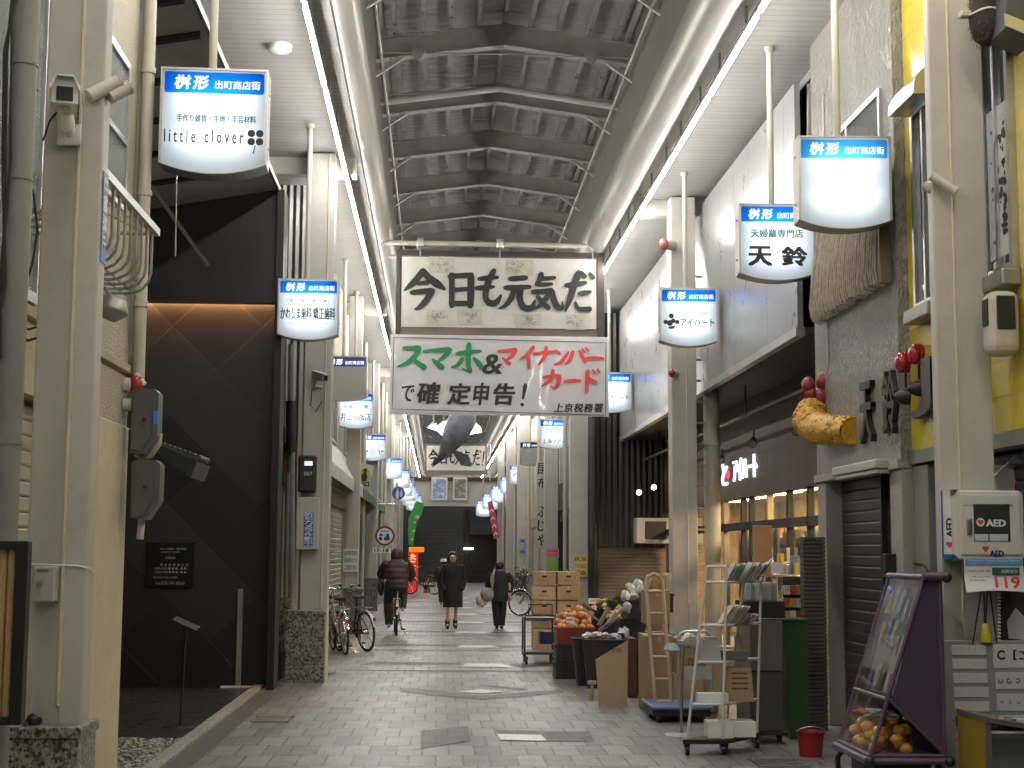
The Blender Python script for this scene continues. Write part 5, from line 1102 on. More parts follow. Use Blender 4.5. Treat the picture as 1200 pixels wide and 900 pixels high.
notice(609.5, 615, 632, 648, 53.9, (.04,.18,.52), 'small blue plate on the fifth right pillar', ('防犯',), m_white)
notice(402, 420, 643, 670, 29.25, (.72,.71,.68), 'white poster with rows of black print on the third left pillar', ('出町桝形商店街', '商品券まつり', 'ご利用下さい'), m_ink)
notice(458, 470, 516, 519, 53, (.5,.5,.5), 'thin grey plate under the fifth left sign')if False else None
# ================================================================ OBJECTS ON THE RIGHT
m_carton = M('carton', (.33,.225,.125), .7, var=.12, scale=5, dirt=.15, bump=.05); m_carton2 = M('carton_pale', (.42,.31,.19), .7, var=.1, scale=5); m_tape = M('tape', (.45,.34,.2), .3, var=.05)
m_paperbrown = M('brown_paper', (.36,.25,.14), .75, var=.15, scale=9)
m_print = M('carton_print', (.10,.07,.045), .7)
def carton(px0, px1, py0, py1, Y, dp, label, mat=None, holes=True, txt=None, group=None, yaw=0, tape=True):
    a, b = at(px0, py1, Y), at(px1, py0, Y); z0 = max(a.z, 0.002); x0, x1, z1 = a.x, b.x, b.z
    mb = MB(); mb.rbox(x0, x1, Y, Y+dp, z0, z1, .006)
    if tape: mb.box((x0+x1)/2-.02, (x0+x1)/2+.02, Y-.0012, Y+dp+.001, z1-.06, z1+.0012, 1)
    if holes: mb.poly([(x, Y-.0015, z) for x, z in rrect((x0+x1)/2, z0+(z1-z0)*.62, .085, .035, .017)], 2)
    if txt: mb.text(txt, ((x0+x1)/2, Y-.0015, z0+(z1-z0)*.33), (1,0,0), (0,0,1), (x1-x0)*.45, None, 3)
    return one(mb, 'carton', [mat or m_carton, m_tape, m_black, m_print], label, 'carton', group)
# --- purple display case
pc = thing('display_case', 'purple slant fronted display case of snacks with perforated side', 'display case', (2.9, 9.6, 0))
m_purp = M('purple_paint', (.125,.085,.135), .35, .3, var=.15, scale=5)
m, n, l, b = newmat('perforated_purple'); co = co_of(n, l, True); s_ = n.new('ShaderNodeSeparateXYZ'); l.new(co, s_.inputs[0])
def dots(a_, per): return mathn(n, l, 'SUBTRACT', mathn(n, l, 'FRACT', mathn(n, l, 'DIVIDE', mathn(n, l, 'ADD', a_, 100), per)), .5)
dx_, dz_ = dots(s_.outputs[0], .014), dots(s_.outputs[2], .014); r_ = mathn(n, l, 'ADD', mathn(n, l, 'MULTIPLY', dx_, dx_), mathn(n, l, 'MULTIPLY', dz_, dz_))
l.new(mixc(n, l, mathn(n, l, 'LESS_THAN', r_, .09), (.095,.062,.108), (.02,.014,.022)), b.inputs['Base Color']); b.inputs['Roughness'].default_value = .4; m_perf = m
pA_, pB_ = 9.25, 9.97; xf, xb = 2.67, 3.13; zb, zt, zm = .36, 1.45, .70; xt = 3.03; xm = xf+(xt-xf)*(zm-zb)/(zt-zb)
def bar(mb, a, b, r=.014): mb.cyl(a, b, r, n=10)
mb = MB()
for y in (pA_, pB_):
    bar(mb, (xf,y,zb), (xb,y,zb)); bar(mb, (xb,y,zb), (xb,y,zt)); bar(mb, (xf,y,zb), (xt,y,zt)); bar(mb, (xt,y,zt), (xb,y,zt))
    bar(mb, (xm+.015,y,zm), (xb,y,zb+.01), .012)
for p in ((xf,zb), (xb,zb), (xt,zt), (xb,zt), (xm,zm)): bar(mb, (p[0],pA_,p[1]), (p[0],pB_,p[1]))
mb.build('frame', m_purp, pc)
mb = MB(); mb.poly([(xm+.03,pA_+.003,zm), (xb,pA_+.003,zb+.02), (xb,pA_+.003,zt-.01), (xt,pA_+.003,zt-.01)]); mb.build('side_panel', m_perf, pc)
mb = MB(); mb.poly([(xf+.05,pB_-.003,zb+.02), (xb,pB_-.003,zb+.02), (xb,pB_-.003,zt-.01), (xt,pB_-.003,zt-.01)]); mb.quad((xb-.004,pA_,zb), (xb-.004,pB_,zb), (xb-.004,pB_,zt), (xb-.004,pA_,zt)); mb.build('side_panel', m_purp, pc)
MB().box(xf, xb, pA_, pB_, zb-.02, zb-.006).build('floor_tray', m_purp, pc)
gm = GL('case_glass', (.93,.95,.95), .12, k=.3)
MB().quad((xf-.004,pA_+.015,zb+.015), (xf-.004,pB_-.015,zb+.015), (xm-.004,pB_-.015,zm-.012), (xm-.004,pA_+.015,zm-.012)).build('front_glass', gm, pc)
MB().quad((xm-.004,pA_+.015,zm+.012), (xm-.004,pB_-.015,zm+.012), (xt-.004,pB_-.015,zt-.012), (xt-.004,pA_+.015,zt-.012)).build('front_glass', gm, pc)
MB().poly([(xf+.03,pA_+.002,zb+.015), (xb-.06,pA_+.002,zb+.015), (xm+.015,pA_+.002,zm-.015)]).build('side_glass', gm, pc)
mb = MB(); bar(mb, (xt-.02,pA_-.03,zt+.005), (xb+.03,pA_-.03,zt+.005), .026); bar(mb, (xt,pA_-.03,zt+.0), (xt,pB_+.02,zt), .02); bar(mb, (xf-.02,pA_-.02,zb-.03), (xf-.02,pB_+.02,zb-.03), .025); bar(mb, (xf,pA_-.02,zb-.03), (xb+.02,pA_-.02,zb-.03), .02); mb.build('bumper', m_purp, pc)
mb = MB(); [mb.ball((x,pA_-.04,z), .034, 12) for x, z in ((xb+.03,zt), (xb+.02,zb-.03), (xf-.02,zb-.03))]; mb.build('corner_cap', m_black, pc)
mb = MB()
for y in (pA_+.06, pB_-.06): mb.tube([(xf+.02,y,zb-.03), (xf-.03,y,.26), (xf-.02,y,.05), (xf+.04,y,.02), (xb-.04,y,.02), (xb+.0,y,.06), (xb-.02,y,.3), (xb-.04,y,zb-.03)], .018, 8)
mb.box(xf+.05, xb-.05, pA_+.1, pB_-.1, .2, .31); mb.tube([(xf,pA_+.06,.12), (xf,pB_-.06,.12)], .015, 8); mb.build('legs', m_black, pc)
d = Vector((xt-xm,0,zt-zm)); nrm = Vector((d.z,0,-d.x)).normalized(); o_ = Vector((xm,0,zm))+nrm*.05
def slope(u, y, h=0): p = o_+d*u-nrm*h; return Vector((p.x,y,p.z))
MB().quad(slope(.03,pA_+.03), slope(.03,pB_-.03), slope(.96,pB_-.03), slope(.96,pA_+.03)).build('backing', M('case_backing', (.13,.13,.14), .4), pc)
# goods in the case: hanging packets above, snack bags below
rr = random.Random(31); pcols = [(.5,.28,.05),(.55,.5,.45),(.12,.2,.3),(.4,.08,.05),(.45,.4,.3),(.08,.08,.09),(.35,.3,.1),(.6,.6,.6)]
pm = [M('packet_%d' % i, c_, .25, var=.3, scale=14) for i, c_ in enumerate(pcols)]; pn = ['orange','cream','blue','red','beige','black','olive','white']
for i in range(15):
    y = pA_+.06+(i % 5)*.125+.03*(i//5); u0 = .06+.3*(i//5)+rr.uniform(-.02,.05); u1 = u0+rr.uniform(.14,.25); k = (1,4,7,0,5,6,4,7,2)[(i*2+i//5) % 9]; q = MB()
    q.prism([slope(u0,y,.008), slope(u0,y+rr.uniform(.04,.065),.008), slope(u1,y+rr.uniform(.04,.065),.008), slope(u1,y,.008)], -nrm*.014)
    one(q, 'snack_packet', pm[k], '%s packet hung in the %s row behind the slanted glass of the purple case' % (pn[k], ['lower','middle','upper'][i//5]), 'packet', 'packets hanging in the purple case')
orm = M('orange_wrapper', (.75,.36,.05), .2, var=.25, scale=20, coat=.6)
for i in range(28):
    x = xf+.06+rr.random()*.28; y = pA_+.06+rr.random()*.56; zz = zb+.0; 
    if x > xm+.2 and y < pA_+.2: x -= .15
    q = MB(); q.ball((x,y,zz+.032+(.055 if i > 11 else 0)+(.05 if i > 20 else 0)), (.045,.042,.036), 12, 0, jit=.06, rg=rr); one(q, 'snack_bun', orm, 'round orange wrapped bun on the floor of the purple case', 'snack', 'round wrapped snacks on the floor of the purple case')
for i in range(12):
    x = xf+.09+rr.random()*.24; y = pA_+.06+rr.random()*.56; T = Matrix.Translation((x,y,zb+.19+rr.random()*.07)) @ Matrix.Rotation(rr.uniform(0,6), 4, 'Z') @ Matrix.Rotation(rr.uniform(-.6,.6), 4, 'X'); q = MB(); q.rbox(-.055,.055,-.035,.035,-.008,.008,.006, T=T); k = (i*3) % 8
    one(q, 'snack_bag', pm[k], '%s flat snack bag lying on the buns in the purple case' % pn[k], 'snack', 'flat snack bags in the lower purple case')
hb = at(1052,640,11.85); hk = thing('coin_box', 'small black box with a yellow tip hanging on the dark shutter above the purple case', 'box', hb); a, b_ = at(1038,677,11.85), at(1054,649,11.85); MB().rbox(a.x,b_.x,11.85,11.93,a.z,b_.z,.008).build('case', m_black, hk); MB().rbox(b_.x-.035,b_.x-.01,11.86,11.9,a.z-.03,a.z,.004).build('tip', M('yellow_plastic', (.6,.45,.02), .4), hk); MB().tube([at(1054,661,11.88), at(1070,660,11.7), at(1082,662,11.4), at(1087,669,11.2)], .008, 6).build('cable', m_black, hk)
# --- defibrillator cabinet on the near right pillar
YA = 9.45; a, b_ = at(1119,656,YA), at(1199,575,YA); ae = thing('defibrillator_cabinet', 'white defibrillator cabinet with glass window and heart emblem on the near right pillar', 'cabinet', (a.x,YA,a.z))
m_aed = M('cabinet_enamel', (.66,.645,.58), .35, var=.04)
MB().rbox(a.x, b_.x, YA, YA+.245, a.z, b_.z, .012).build('case', m_aed, ae)
def pz(px, py, y=None): return at(px, py, (y or YA))
d0, d1 = pz(1126,650), pz(1194,580); dr = MB().rbox(d0.x, d1.x, YA-.012, YA-.001, d0.z, d1.z, .004).build('door', m_aed, ae)
w0, w1 = pz(1141,634.5), pz(1182,591); MB().box(w0.x, w1.x, YA-.0145, YA-.0125, w0.z, w1.z).build('window', M('cabinet_window', (.045,.055,.045), .12), dr)
c = pz(1162,613); mb = MB(); mb.text('AED', (pz(1166,611.5).x, YA-.016, c.z), (1,0,0), UP, .125, .042, 0, .03); mb.build('lettering', m_white, dr)
mb = MB(); cc = pz(1148,612); ringshape_ = [(cc.x+.028*math.cos(2*PI*i/20), YA-.0155, cc.z+.028*math.sin(2*PI*i/20)) for i in range(20)]; mb.poly(ringshape_); mb.build('emblem', m_white, dr)
def heart(mb, c, s, y): mb.poly([(c.x+s*.062*(16*math.sin(t)**3)/16, y, c.z+s*.062*(13*math.cos(t)-5*math.cos(2*t)-2*math.cos(3*t)-math.cos(4*t))/16) for t in [2*PI*i/24 for i in range(24)]])
mb = MB(); heart(mb, cc, .32, YA-.0165); heart(mb, pz(1154,643), .36, YA-.0145); mb.build('emblem', m_red, dr)
mb = MB(); mb.text('AED', (pz(1167,642).x, YA-.0145, pz(0,642).z), (1,0,0), UP, .088, .036, 0, .03); mb.text('自動体外式除細動器', (pz(1163,649).x, YA-.0145, pz(0,648.3).z), (1,0,0), UP, .12, .012); mb.text('自動体外式除細動器', (pz(1163,588).x, YA-.0145, pz(0,588.5).z), (1,0,0), UP, .13, .01); mb.text('ZOLL', (pz(1182,583).x, YA-.0145, pz(0,583.5).z), (1,0,0), UP, .046, .014, 0, .03); mb.text('HeartStation', (pz(1135,584).x, YA-.0145, pz(0,584).z), (1,0,0), UP, .07, .011); mb.build('lettering', M('navy_ink', (.02,.02,.05), .5), dr)
mb = MB()
for i, ch in enumerate('扉を開けるとブザー'): mb.text(ch, (pz(1187.5,0).x, YA-.0145, pz(0,598+i*3.4).z), (1,0,0), UP, .011, .014)
mb.build('lettering', m_ink, dr)
q0, q1 = pz(1132,627), pz(1138,608); MB().rbox(q0.x, q1.x, YA-.022, YA-.0125, q0.z, q1.z, .008).build('handle', m_steel, dr)
for x0, x1, cl_ in ((1141.5,1157,(.5,.15,.13)), (1158.5,1180,(.3,.28,.45))): q0, q1 = pz(x0,634), pz(x1,626); MB().rbox(q0.x, q1.x, YA-.017, YA-.0148, q0.z, q1.z, .0008).build('pad_pack', M('pad_%d' % x0, (.62,.6,.6) , .4), dr)
mb = MB()
for x, z in ((a.x,a.z),(a.x,b_.z),(b_.x,b_.z),(b_.x,a.z)): sx = 1 if x == a.x else -1; sz = 1 if z == a.z else -1; mb.prism([(x-sx*.004,YA-.004,z-sz*.004), (x+sx*.035,YA-.004,z-sz*.004), (x-sx*.004,YA-.004,z+sz*.035)], (0,.05,0))
mb.build('corner_guard', m_dgreen, ae)
s0, s1 = pz(1104,655,9.5), pz(1118,575,9.5); sp = thing('defibrillator_side_plate', 'blue edged plate with sideways lettering left of the defibrillator cabinet', 'plate', (s0.x,9.5,s0.z))
MB().box(s0.x, s1.x, 9.5, 9.51, s0.z, s1.z).build('plate', m_white, sp); MB().box(s0.x-.0, s0.x+.012, 9.494, 9.4985, s0.z, s1.z).box(s0.x+.013, s1.x, 9.494, 9.4985, s0.z, s0.z+.03).build('edge', M('blue_edge', (.03,.16,.45), .4), sp)
mb = MB(); c = pz(1112,622,9.5); mb.text('AED', (c.x+.004,9.4985,c.z+.02), (0,0,1), (-1,0,0), .12, .04, 0, .03); mb.build('lettering', m_ink, sp); mb = MB(); heart(mb, pz(1113,638,9.5), .4, 9.4984); mb.build('emblem', m_red, sp)
# 119 notice
n0, n1 = pz(1131,694,9.42), pz(1198,654,9.42); nt_ = thing('emergency_notice', 'curled white emergency notice reading 119 under the defibrillator cabinet', 'notice', (n0.x,9.42,n0.z))
mb = MB(); vs = []; nx, nz = 14, 10
for j in range(nz+1):
    for i in range(nx+1):
        u, v = i/nx, j/nz; vs.append((n0.x+(n1.x-n0.x)*u+.02*(1-v)*(u-.3), 9.42-.05*max(0,(1-v)-.55)**1.2*(1.6-u)*1.6, n0.z+(n1.z-n0.z)*v+.012*(1-v)*math.sin(u*3)))
mb.add(vs, [(j*(nx+1)+i, j*(nx+1)+i+1, (j+1)*(nx+1)+i+1, (j+1)*(nx+1)+i) for j in range(nz) for i in range(nx)], 0, True); mb.build('paper', m_white, nt_)
h_ = n1.z-n0.z; w_ = n1.x-n0.x
def nn_(u, v): return (n0.x+w_*u, 9.405, n0.z+h_*v)
MB().box(n0.x+.005, n1.x-.004, 9.412, 9.4165, n1.z-h_*.2, n1.z-.004).build('band', M('sky_blue', (.12,.35,.7), .4), nt_); MB().box(n0.x+w_*.47, n0.x+w_*.94, 9.412, 9.4165, n0.z+h_*.5, n0.z+h_*.72).build('band', m_dgreen, nt_)
mb = MB(); mb.text("Emergency Robot Contact Station", (n0.x+w_*.5,9.411,n1.z-h_*.08), (1,0,0), UP, w_*.86, .016); mb.text('避難場所', (n0.x+w_*.76,9.411,n0.z+h_*.61), (1,0,0), UP, w_*.28, .022); mb.build('lettering', m_white, nt_)
mb = MB(); mb.text('119', (n0.x+w_*.72,9.42,n0.z+h_*.29), (1,0,0), UP, w_*.42, h_*.32, 0, .02)
for p in mb.v: u_ = (p.x-n0.x)/w_; v_ = (p.z-n0.z)/h_; p.y -= .05*max(0,(1-v_)-.55)**1.2*(1.6-u_)*1.6+.004
if 1: mb.build('lettering', m_red, nt_)
mb = MB(); mb.text('緊急時は119番へ通報', (n0.x+w_*.25,9.4105,n0.z+h_*.62), (1,0,0), UP, w_*.38, .014); mb.text('この場所の住所は左京区', (n0.x+w_*.25,9.409,n0.z+h_*.45), (1,0,0), UP, w_*.38, .01); mb.text('枡形通出町西入', (n0.x+w_*.22,9.406,n0.z+h_*.35), (1,0,0), UP, w_*.3, .01); mb.build('lettering', m_ink, nt_)
# cords with yellow brush
br = thing('hanging_brush', 'yellow tassel brush hanging on black cords under the defibrillator cabinet', 'brush', pz(1156,745,9.5))
mb = MB()
for a_, b2_ in (((1150,692),(1139,760)), ((1153,692),(1154,732)), ((1157,692),(1155,732)), ((1160,692),(1169,760))): mb.cyl(pz(*a_,9.52), pz(*b2_,9.5), .005, n=6)
mb.build('cord', m_black, br); c = pz(1155.5,749,9.5); mb = MB(); m_yb = M('yellow_bristle', (.62,.55,.02), .5, var=.2, scale=40)
mb.lathe([(.012,.10), (.02,.09), (.022,.06), (.04,.0), (.042,-.02), (0,-.02)], c, 14); mb.build('bristles', m_yb, br)
mb = MB(); p_ = pz(1171,690,9.6)
for i in range(16): mb.ball(pz(1171,696+i*4.2,9.6), (.012,.012,.009), 8)
one(mb, 'bead_chain', m_white, 'white beaded chain hanging right of the yellow brush', 'chain')
# dark red poster with white collar at the edge
a, b_ = at(1173,752,9.75), at(1215,655,9.75); pp = thing('edge_poster', 'brown poster with a pale slanted shape behind the beaded chain', 'poster', (a.x,9.75,a.z)); MB().box(a.x,b_.x,9.75,9.77,a.z,b_.z).build('print', M('brown_print', (.10,.06,.05), .5, var=.5, scale=6), pp); MB().poly([at(1182,748,9.745), at(1180,728,9.745), at(1190,712,9.745), at(1215,738,9.745), at(1215,752,9.745)]).build('shape', m_white, pp)
# --- eye chart board
YB = 9.5; ec = thing('eye_chart_board', 'grey eye test board with white windows of black rings at the lower right', 'eye chart', pz(1160,900,YB))
a, b_ = at(1108,925,YB), at(1240,751,YB); MB().rbox(a.x, b_.x, YB, YB+.06, max(a.z,.0), b_.z, .006).build('board', M('chart_grey', (.30,.295,.28), .5, var=.06), ec)
m_win = M('chart_white', (.62,.61,.58), .35, var=.05)
def pw_(x0, x1, y0, y1, dep=.003, nm='window', mat=None): q0, q1 = at(x0,y1,YB), at(x1,y0,YB); return MB().rbox(q0.x, q1.x, YB-.006, YB-.0005, q0.z, q1.z, .0025).build(nm, mat or m_win, ec)
for x0, x1, y0, y1 in ((1115,1155,756,767.5),(1116,1156,772,784),(1117,1157,788.5,800.5),(1118,1158,805,817),(1119,1159,822,834),(1164,1240,755,783),(1166.5,1240,788,807.5),(1168,1240,813,833),(1170,1240,838,847)): pw_(x0,x1,y0,y1)
mb = MB()
def cring(px, py, rpx, gap):
    c = at(px, py, YB); r = rpx*YB/F; n = 22; pts = [R(gap+35+290*i/n) for i in range(n+1)]; o = [(c.x+r*math.cos(t), YB-.0075, c.z+r*math.sin(t)) for t in pts]; i_ = [(c.x+r*.6*math.cos(t), YB-.0075, c.z+r*.6*math.sin(t)) for t in pts]
    mb.add(o+i_, [(k, k+1, n+2+k, n+1+k) for k in range(n)])
cring(1173.5,767.5,5.6,0); 
for px, py, rp, gp_ in ((1172,798,2.9,90),(1182,798,2.9,45),(1192,797.5,2.9,180),(1202,797,2.9,0),(1174,823,2,270),(1184,823,2,0),(1193,823,2,90),(1202,822,2,180),(1176,843,1.3,0),(1184,843,1.3,0),(1190,843,1.3,90),(1197,843,1.3,0)): cring(px, py, rp, gp_)
for x0, x1, y0, y1 in ((1187,1189,761.5,773.5),(1189,1191,761.5,763),(1189,1191,772,773.5),(1193.5,1199,763,764.6),(1193.5,1199,771,772.6),(1198,1199.5,763,767)): q0, q1 = at(x0,y1,YB), at(x1,y0,YB); mb.box(q0.x,q1.x,YB-.008,YB-.0065,q0.z,q1.z)
for py, xs in ((761,(1121,1128,1135,1142,1149)),(778,(1122,1129,1143,1150)),(794.5,(1123,1130)),(811,(1124,))):
    for x in xs: cring(x, py, .7, 0)
c0 = at(1140,881,YB)
for i in range(22):
    t = 2*PI*i/22; mb.poly([(c0.x+(.018*math.cos(t))+dx*math.sin(t), YB-.0075, c0.z+.018*math.sin(t)-dx*math.cos(t)) for dx in (-.0011,.0011)]+[(c0.x+.088*math.cos(t)*.9+dx*math.sin(t), YB-.0075, c0.z+.088*math.sin(t)*1.05-dx*math.cos(t)) for dx in (.0011,-.0011)])
pw_(1122,1160,856,912); mb.build('symbols', m_ink, ec)
pw_(1120,1141,839,851,nm='red_green_panel',mat=M('panel_green', (.015,.09,.04), .3)); pw_(1141.2,1160,839,851,nm='red_green_panel',mat=M('panel_red', (.16,.02,.03), .3))
mb = MB()
for px, py, cc_ in ((1129.5,858.5,0),(1122,866.5,1),(1116.5,843,2)): c = at(px,py,YB); mb.ball((c.x,YB-.007,c.z), (.009,.006,.009), 8, cc_)
mb.build('pins', [M('pin_blue', (.02,.1,.5), .3), m_red, M('pin_orange', (.6,.3,.05), .3)], ec)
# --- glass counter
YG = 8.75; gc = thing('glass_counter', 'low glass topped counter of packaged goods in the lower right corner', 'counter', at(1180,900,YG))
a = at(1156,846,YG); z1 = a.z; mb = MB(); mb.box(a.x, a.x+.028, YG, YG+.03, 0, z1); mb.prism([(a.x-.005,YG-.01,z1), (a.x+.6,YG-.01,z1-.10), (a.x+.6,YG+.5,z1-.10), (a.x-.005,YG+.5,z1)], (0,0,.028)); mb.build('frame', M('counter_wood', (.13,.11,.095), .45, var=.2), gc); MB().box(a.x+.0, a.x+.026, YG+.031, YG+.5, 0, z1-.002).build('side', M('mustard_side', (.30,.20,.02), .5), gc)
MB().box(a.x+.03, a.x+.6, YG+.01, YG+.014, .3, z1-.1).build('glass', GL('counter_glass'), gc); MB().box(a.x+.03, a.x+.6, YG+.03, YG+.5, .55, .565).box(a.x+.03, a.x+.6, YG+.48, YG+.5, 0, z1-.1).build('shelf', m_white, gc)
for i in range(7): q = MB(); x = a.x+.06+i*.055; T = Matrix.Translation((x+.02,YG+.12,.60)) @ Matrix.Rotation(rr.uniform(-.5,.5), 4, 'Y'); q.rbox(-.028,.028,-.03,.03,-.03,.03,.008,T=T); k = (i*5) % 8; one(q, 'goods_packet', pm[0] if i < 2 else pm[k], '%s wrapped packet inside the glass counter' % ('orange' if i < 2 else pn[k]), 'packet', 'wrapped packets in the glass counter')
# --- bucket
b0 = g(950,886,0); bk = thing('bucket', 'red plastic bucket standing between the green bin and the purple case', 'bucket', b0); rb_ = 16*b0.y/F; hb_ = (1.6-(851-645)/F*b0.y)
MB().lathe([(0,.006), (rb_*.8,.0), (rb_*.97,hb_*.93), (rb_*1.06,hb_*.93), (rb_*1.06,hb_), (rb_*.98,hb_), (rb_*.92,hb_*.9), (rb_*.75,.02), (0,.02)], b0, 28).build('body', M('red_plastic', (.30,.015,.018), .4), bk)
MB().tube([b0+Vector((rb_*1.05*math.cos(R(q)), rb_*1.05*math.sin(R(q))*.4-.02, hb_*.95-.05*math.sin(R(q)))) for q in range(180,361,20)], .004, 6).build('handle', m_galv, bk)
# --- ribbed dark panel, green bin, grey cabinet
a, b_ = at(945,856,13.6), at(967,626,13.6); rp_ = thing('ribbed_panel', 'tall dark ribbed panel leaning at the stucco column', 'panel', (a.x,13.6,0)); mb = MB(); z = 0.0
while z < b_.z-.03: mb.rbox(a.x, b_.x, 13.6, 13.75, z, z+.032, .004); z += .038
mb.build('slats', M('ribbed_grey', (.07,.065,.06), .5, var=.15), rp_); MB().box(a.x+.005, b_.x-.005, 13.65, 13.74, 0, b_.z-.03).build('core', m_black, rp_)
a = at(919,862,13.0); b_ = at(946,728,13.0); gb_ = thing('green_bin', 'green wedge shaped bin between the ribbed panel and the paper rack', 'bin', (a.x,13,0)); x0, x1 = a.x, b_.x; zt = b_.z; zk = at(0,768,13).z
mb = MB(); mb.prism([(x0+.05,13,0), (x1,13,0), (x1,13,zt), (x0-.02,13,zt), (x0+.03,13,zk)], (0,.5,0)); mb.build('body', M('green_plastic', (.022,.075,.028), .42, var=.15), gb_); MB().rbox(x0-.03, x1+.01, 12.98, 13.52, zt, zt+.02, .004).build('rim', M('green_rim', (.03,.10,.04), .4), gb_)
a, b_ = at(880,868,12.7), at(917,727,12.7); gcab = thing('steel_cabinet', 'dull steel cabinet on castors behind the white paper rack', 'cabinet', (a.x,12.7,0)); zt = b_.z; zk = at(0,785,12.7).z
MB().rbox(a.x, b_.x, 12.7, 13.3, zk+.002, zt, .008).build('upper_door', M('bronze_steel', (.20,.18,.155), .35, .6, var=.15), gcab); MB().rbox(a.x, b_.x, 12.72, 13.3, .1, zk-.002, .008).build('lower_door', m_dgrey, gcab); MB().rbox(a.x-.03, b_.x+.03, 12.66, 13.32, .07, .098, .006).build('plinth', m_black, gcab)
def castor(t, x, y, r=.045, mat=None): MB().cyl((x-.016,y,r), (x+.016,y,r), r, n=16).box(x-.022,x+.022,y-.012,y+.03,r+.01,r*2+.012).build('castor', mat or m_black, t)
for x in (a.x+.03, b_.x-.03): castor(gcab, x, 12.75, .034)
# --- white paper rack
Yr = 12.0; rk = thing('paper_rack', 'white tapered wheeled rack holding leaflets and boxes outside the lit shop', 'rack', g(850,880,0)); m_rackw = M('rack_white', (.66,.64,.60), .4, var=.06)
def rx_(px, py, dy=0): return at(px, py, Yr+dy)
FL0, FR0, FL1, FR1 = rx_(805,869), rx_(847,871), rx_(828,664), rx_(851,664)     # near frame, foot left/right, top left/right
dY = .42; shift = at(890,866,Yr+dY)-at(847,871,Yr); mb = MB(); rt = .0115
for f0, f1 in ((FL0,FL1), (FR0,FR1)):
    mb.cyl(f0, f1, rt, n=8)
BR0, BR1 = at(887,866,Yr+dY), at(892,676,Yr+dY); BL0, BL1 = at(850,855,Yr+dY), at(872,676,Yr+dY)
mb.cyl(BR0, BR1, rt, n=8); mb.cyl(BL0, BL1, rt, n=8); mb.cyl(FL1, FR1, rt, n=8); mb.build('frame', m_rackw, rk)
def lv(f): return FL0.lerp(FL1, f), FR0.lerp(FR1, f), BR0.lerp(BR1, f+.02), BL0.lerp(BL1, f+.02)
levels = [.21, .45, .66, .91]
for f_ in levels:
    A, B, C, D = lv(f_); z = A.z; B.z = z; C.z = z-.0; D.z = z; mb = MB()
    for p, q in ((A,B),(B,C),(C,D),(D,A)): mb.cyl(p, q, rt*.9, n=8)
    mb.prism([A,B,C,D], (0,0,.006)); mb.build('shelf', m_rackw, rk)
mb = MB(); A, B, C, D = FL0, FR0, BR0, BL0; mb.prism([Vector((FL0.x-.04,Yr-.05,.09)), Vector((FR0.x+.02,Yr-.05,.09)), Vector((BR0.x+.06,Yr+dY+.05,.09)), Vector((BL0.x-.03,Yr+dY+.05,.09))], (0,0,.035)); mb.build('base', m_black, rk)
for x, y in ((FL0.x,Yr), (FR0.x+.0,Yr), (BR0.x,Yr+dY), (BL0.x,Yr+dY)): castor(rk, x, y, .043)
m_mag = [M('leaflet_%d' % i, c_, .35, var=.25, scale=12) for i, c_ in enumerate(((.16,.19,.13),(.30,.29,.28),(.12,.12,.13),(.35,.25,.22),(.42,.42,.42)))]; mn = ['olive','grey','black','pinkish','pale']
def leaf_bundle(f, u, n, kind, tilt, h, label):
    A, B, C, D = lv(f); p = A.lerp(B, u).lerp(D.lerp(C, u), .45); t = thing('leaflet_bundle', label, 'leaflets', (p.x,p.y,A.z+.008), 'leaflet bundles on the white rack')
    for i in range(n):
        T = Matrix.Translation((p.x+.022*i, p.y, A.z+.012)) @ Matrix.Rotation(R(tilt+rr.uniform(-3,3)), 4, 'Y'); MB().box(-.004,.004,-.10+rr.uniform(-.01,.01),.10,.0,h*rr.uniform(.92,1.05),0,T).build('leaflet', m_mag[kind if rr.random() < .6 else (kind+1) % 5], t)
leaf_bundle(.91, .15, 5, 0, 28, .16, 'olive leaflets leaning on the top shelf of the white rack'); leaf_bundle(.91, .9, 5, 1, 35, .17, 'grey leaflets leaning on the top shelf of the white rack, right side'); leaf_bundle(.66, .1, 7, 3, 35, .17, 'pinkish leaflets leaning on the second shelf of the white rack'); leaf_bundle(.66, .9, 5, 2, 40, .10, 'low dark leaflets on the second shelf of the white rack, right side')
A, B, C, D = lv(.91); mb = MB()
for i in range(5): p = B.lerp(C, .5)+Vector((.02+.035*i, 0, .05+.018*i)); T = Matrix.Translation(p) @ Matrix.Rotation(R(rr.uniform(40,75)), 4, 'Y') @ Matrix.Rotation(R(rr.uniform(-20,20)), 4, 'X'); mb.box(-.003,.003,-.1,.1,-.06,.12,i % 2,T)
one(mb, 'plastic_folders', [m_mag[4], m_mag[1]], 'clear grey plastic folders sticking out at the top right of the white rack', 'folders')
def boxthing(name, x0, x1, y0, y1, z0, z1, mat, label, cat, group=None, bev=.004): return one(MB().rbox(x0,x1,y0,y1,z0,z1,bev), name, mat, label, cat, group)
A, B, C, D = lv(.45); z = A.z+.009; t = thing('plastic_tub', 'translucent tub of leaflets on the middle shelf of the white rack', 'tub', (A.x+.12,Yr+.15,z)); MB().prism([(A.x+.05,Yr+.06,z), (A.x+.22,Yr+.06,z), (A.x+.2,Yr+.06,z+.16), (A.x+.08,Yr+.06,z+.16)], (0,.2,0)).build('tub', M('tub_plastic', (.40,.40,.40), .2, var=.1), t); MB().box(A.x+.10,A.x+.19,Yr+.1,Yr+.2,z+.161,z+.185).build('leaflets', m_mag[4], t)
boxthing('grey_tray', A.x+.24, A.x+.44, Yr+.1, Yr+.3, z, z+.075, m_mag[2], 'dark tray of wrapped sweets on the middle shelf of the white rack', 'tray')
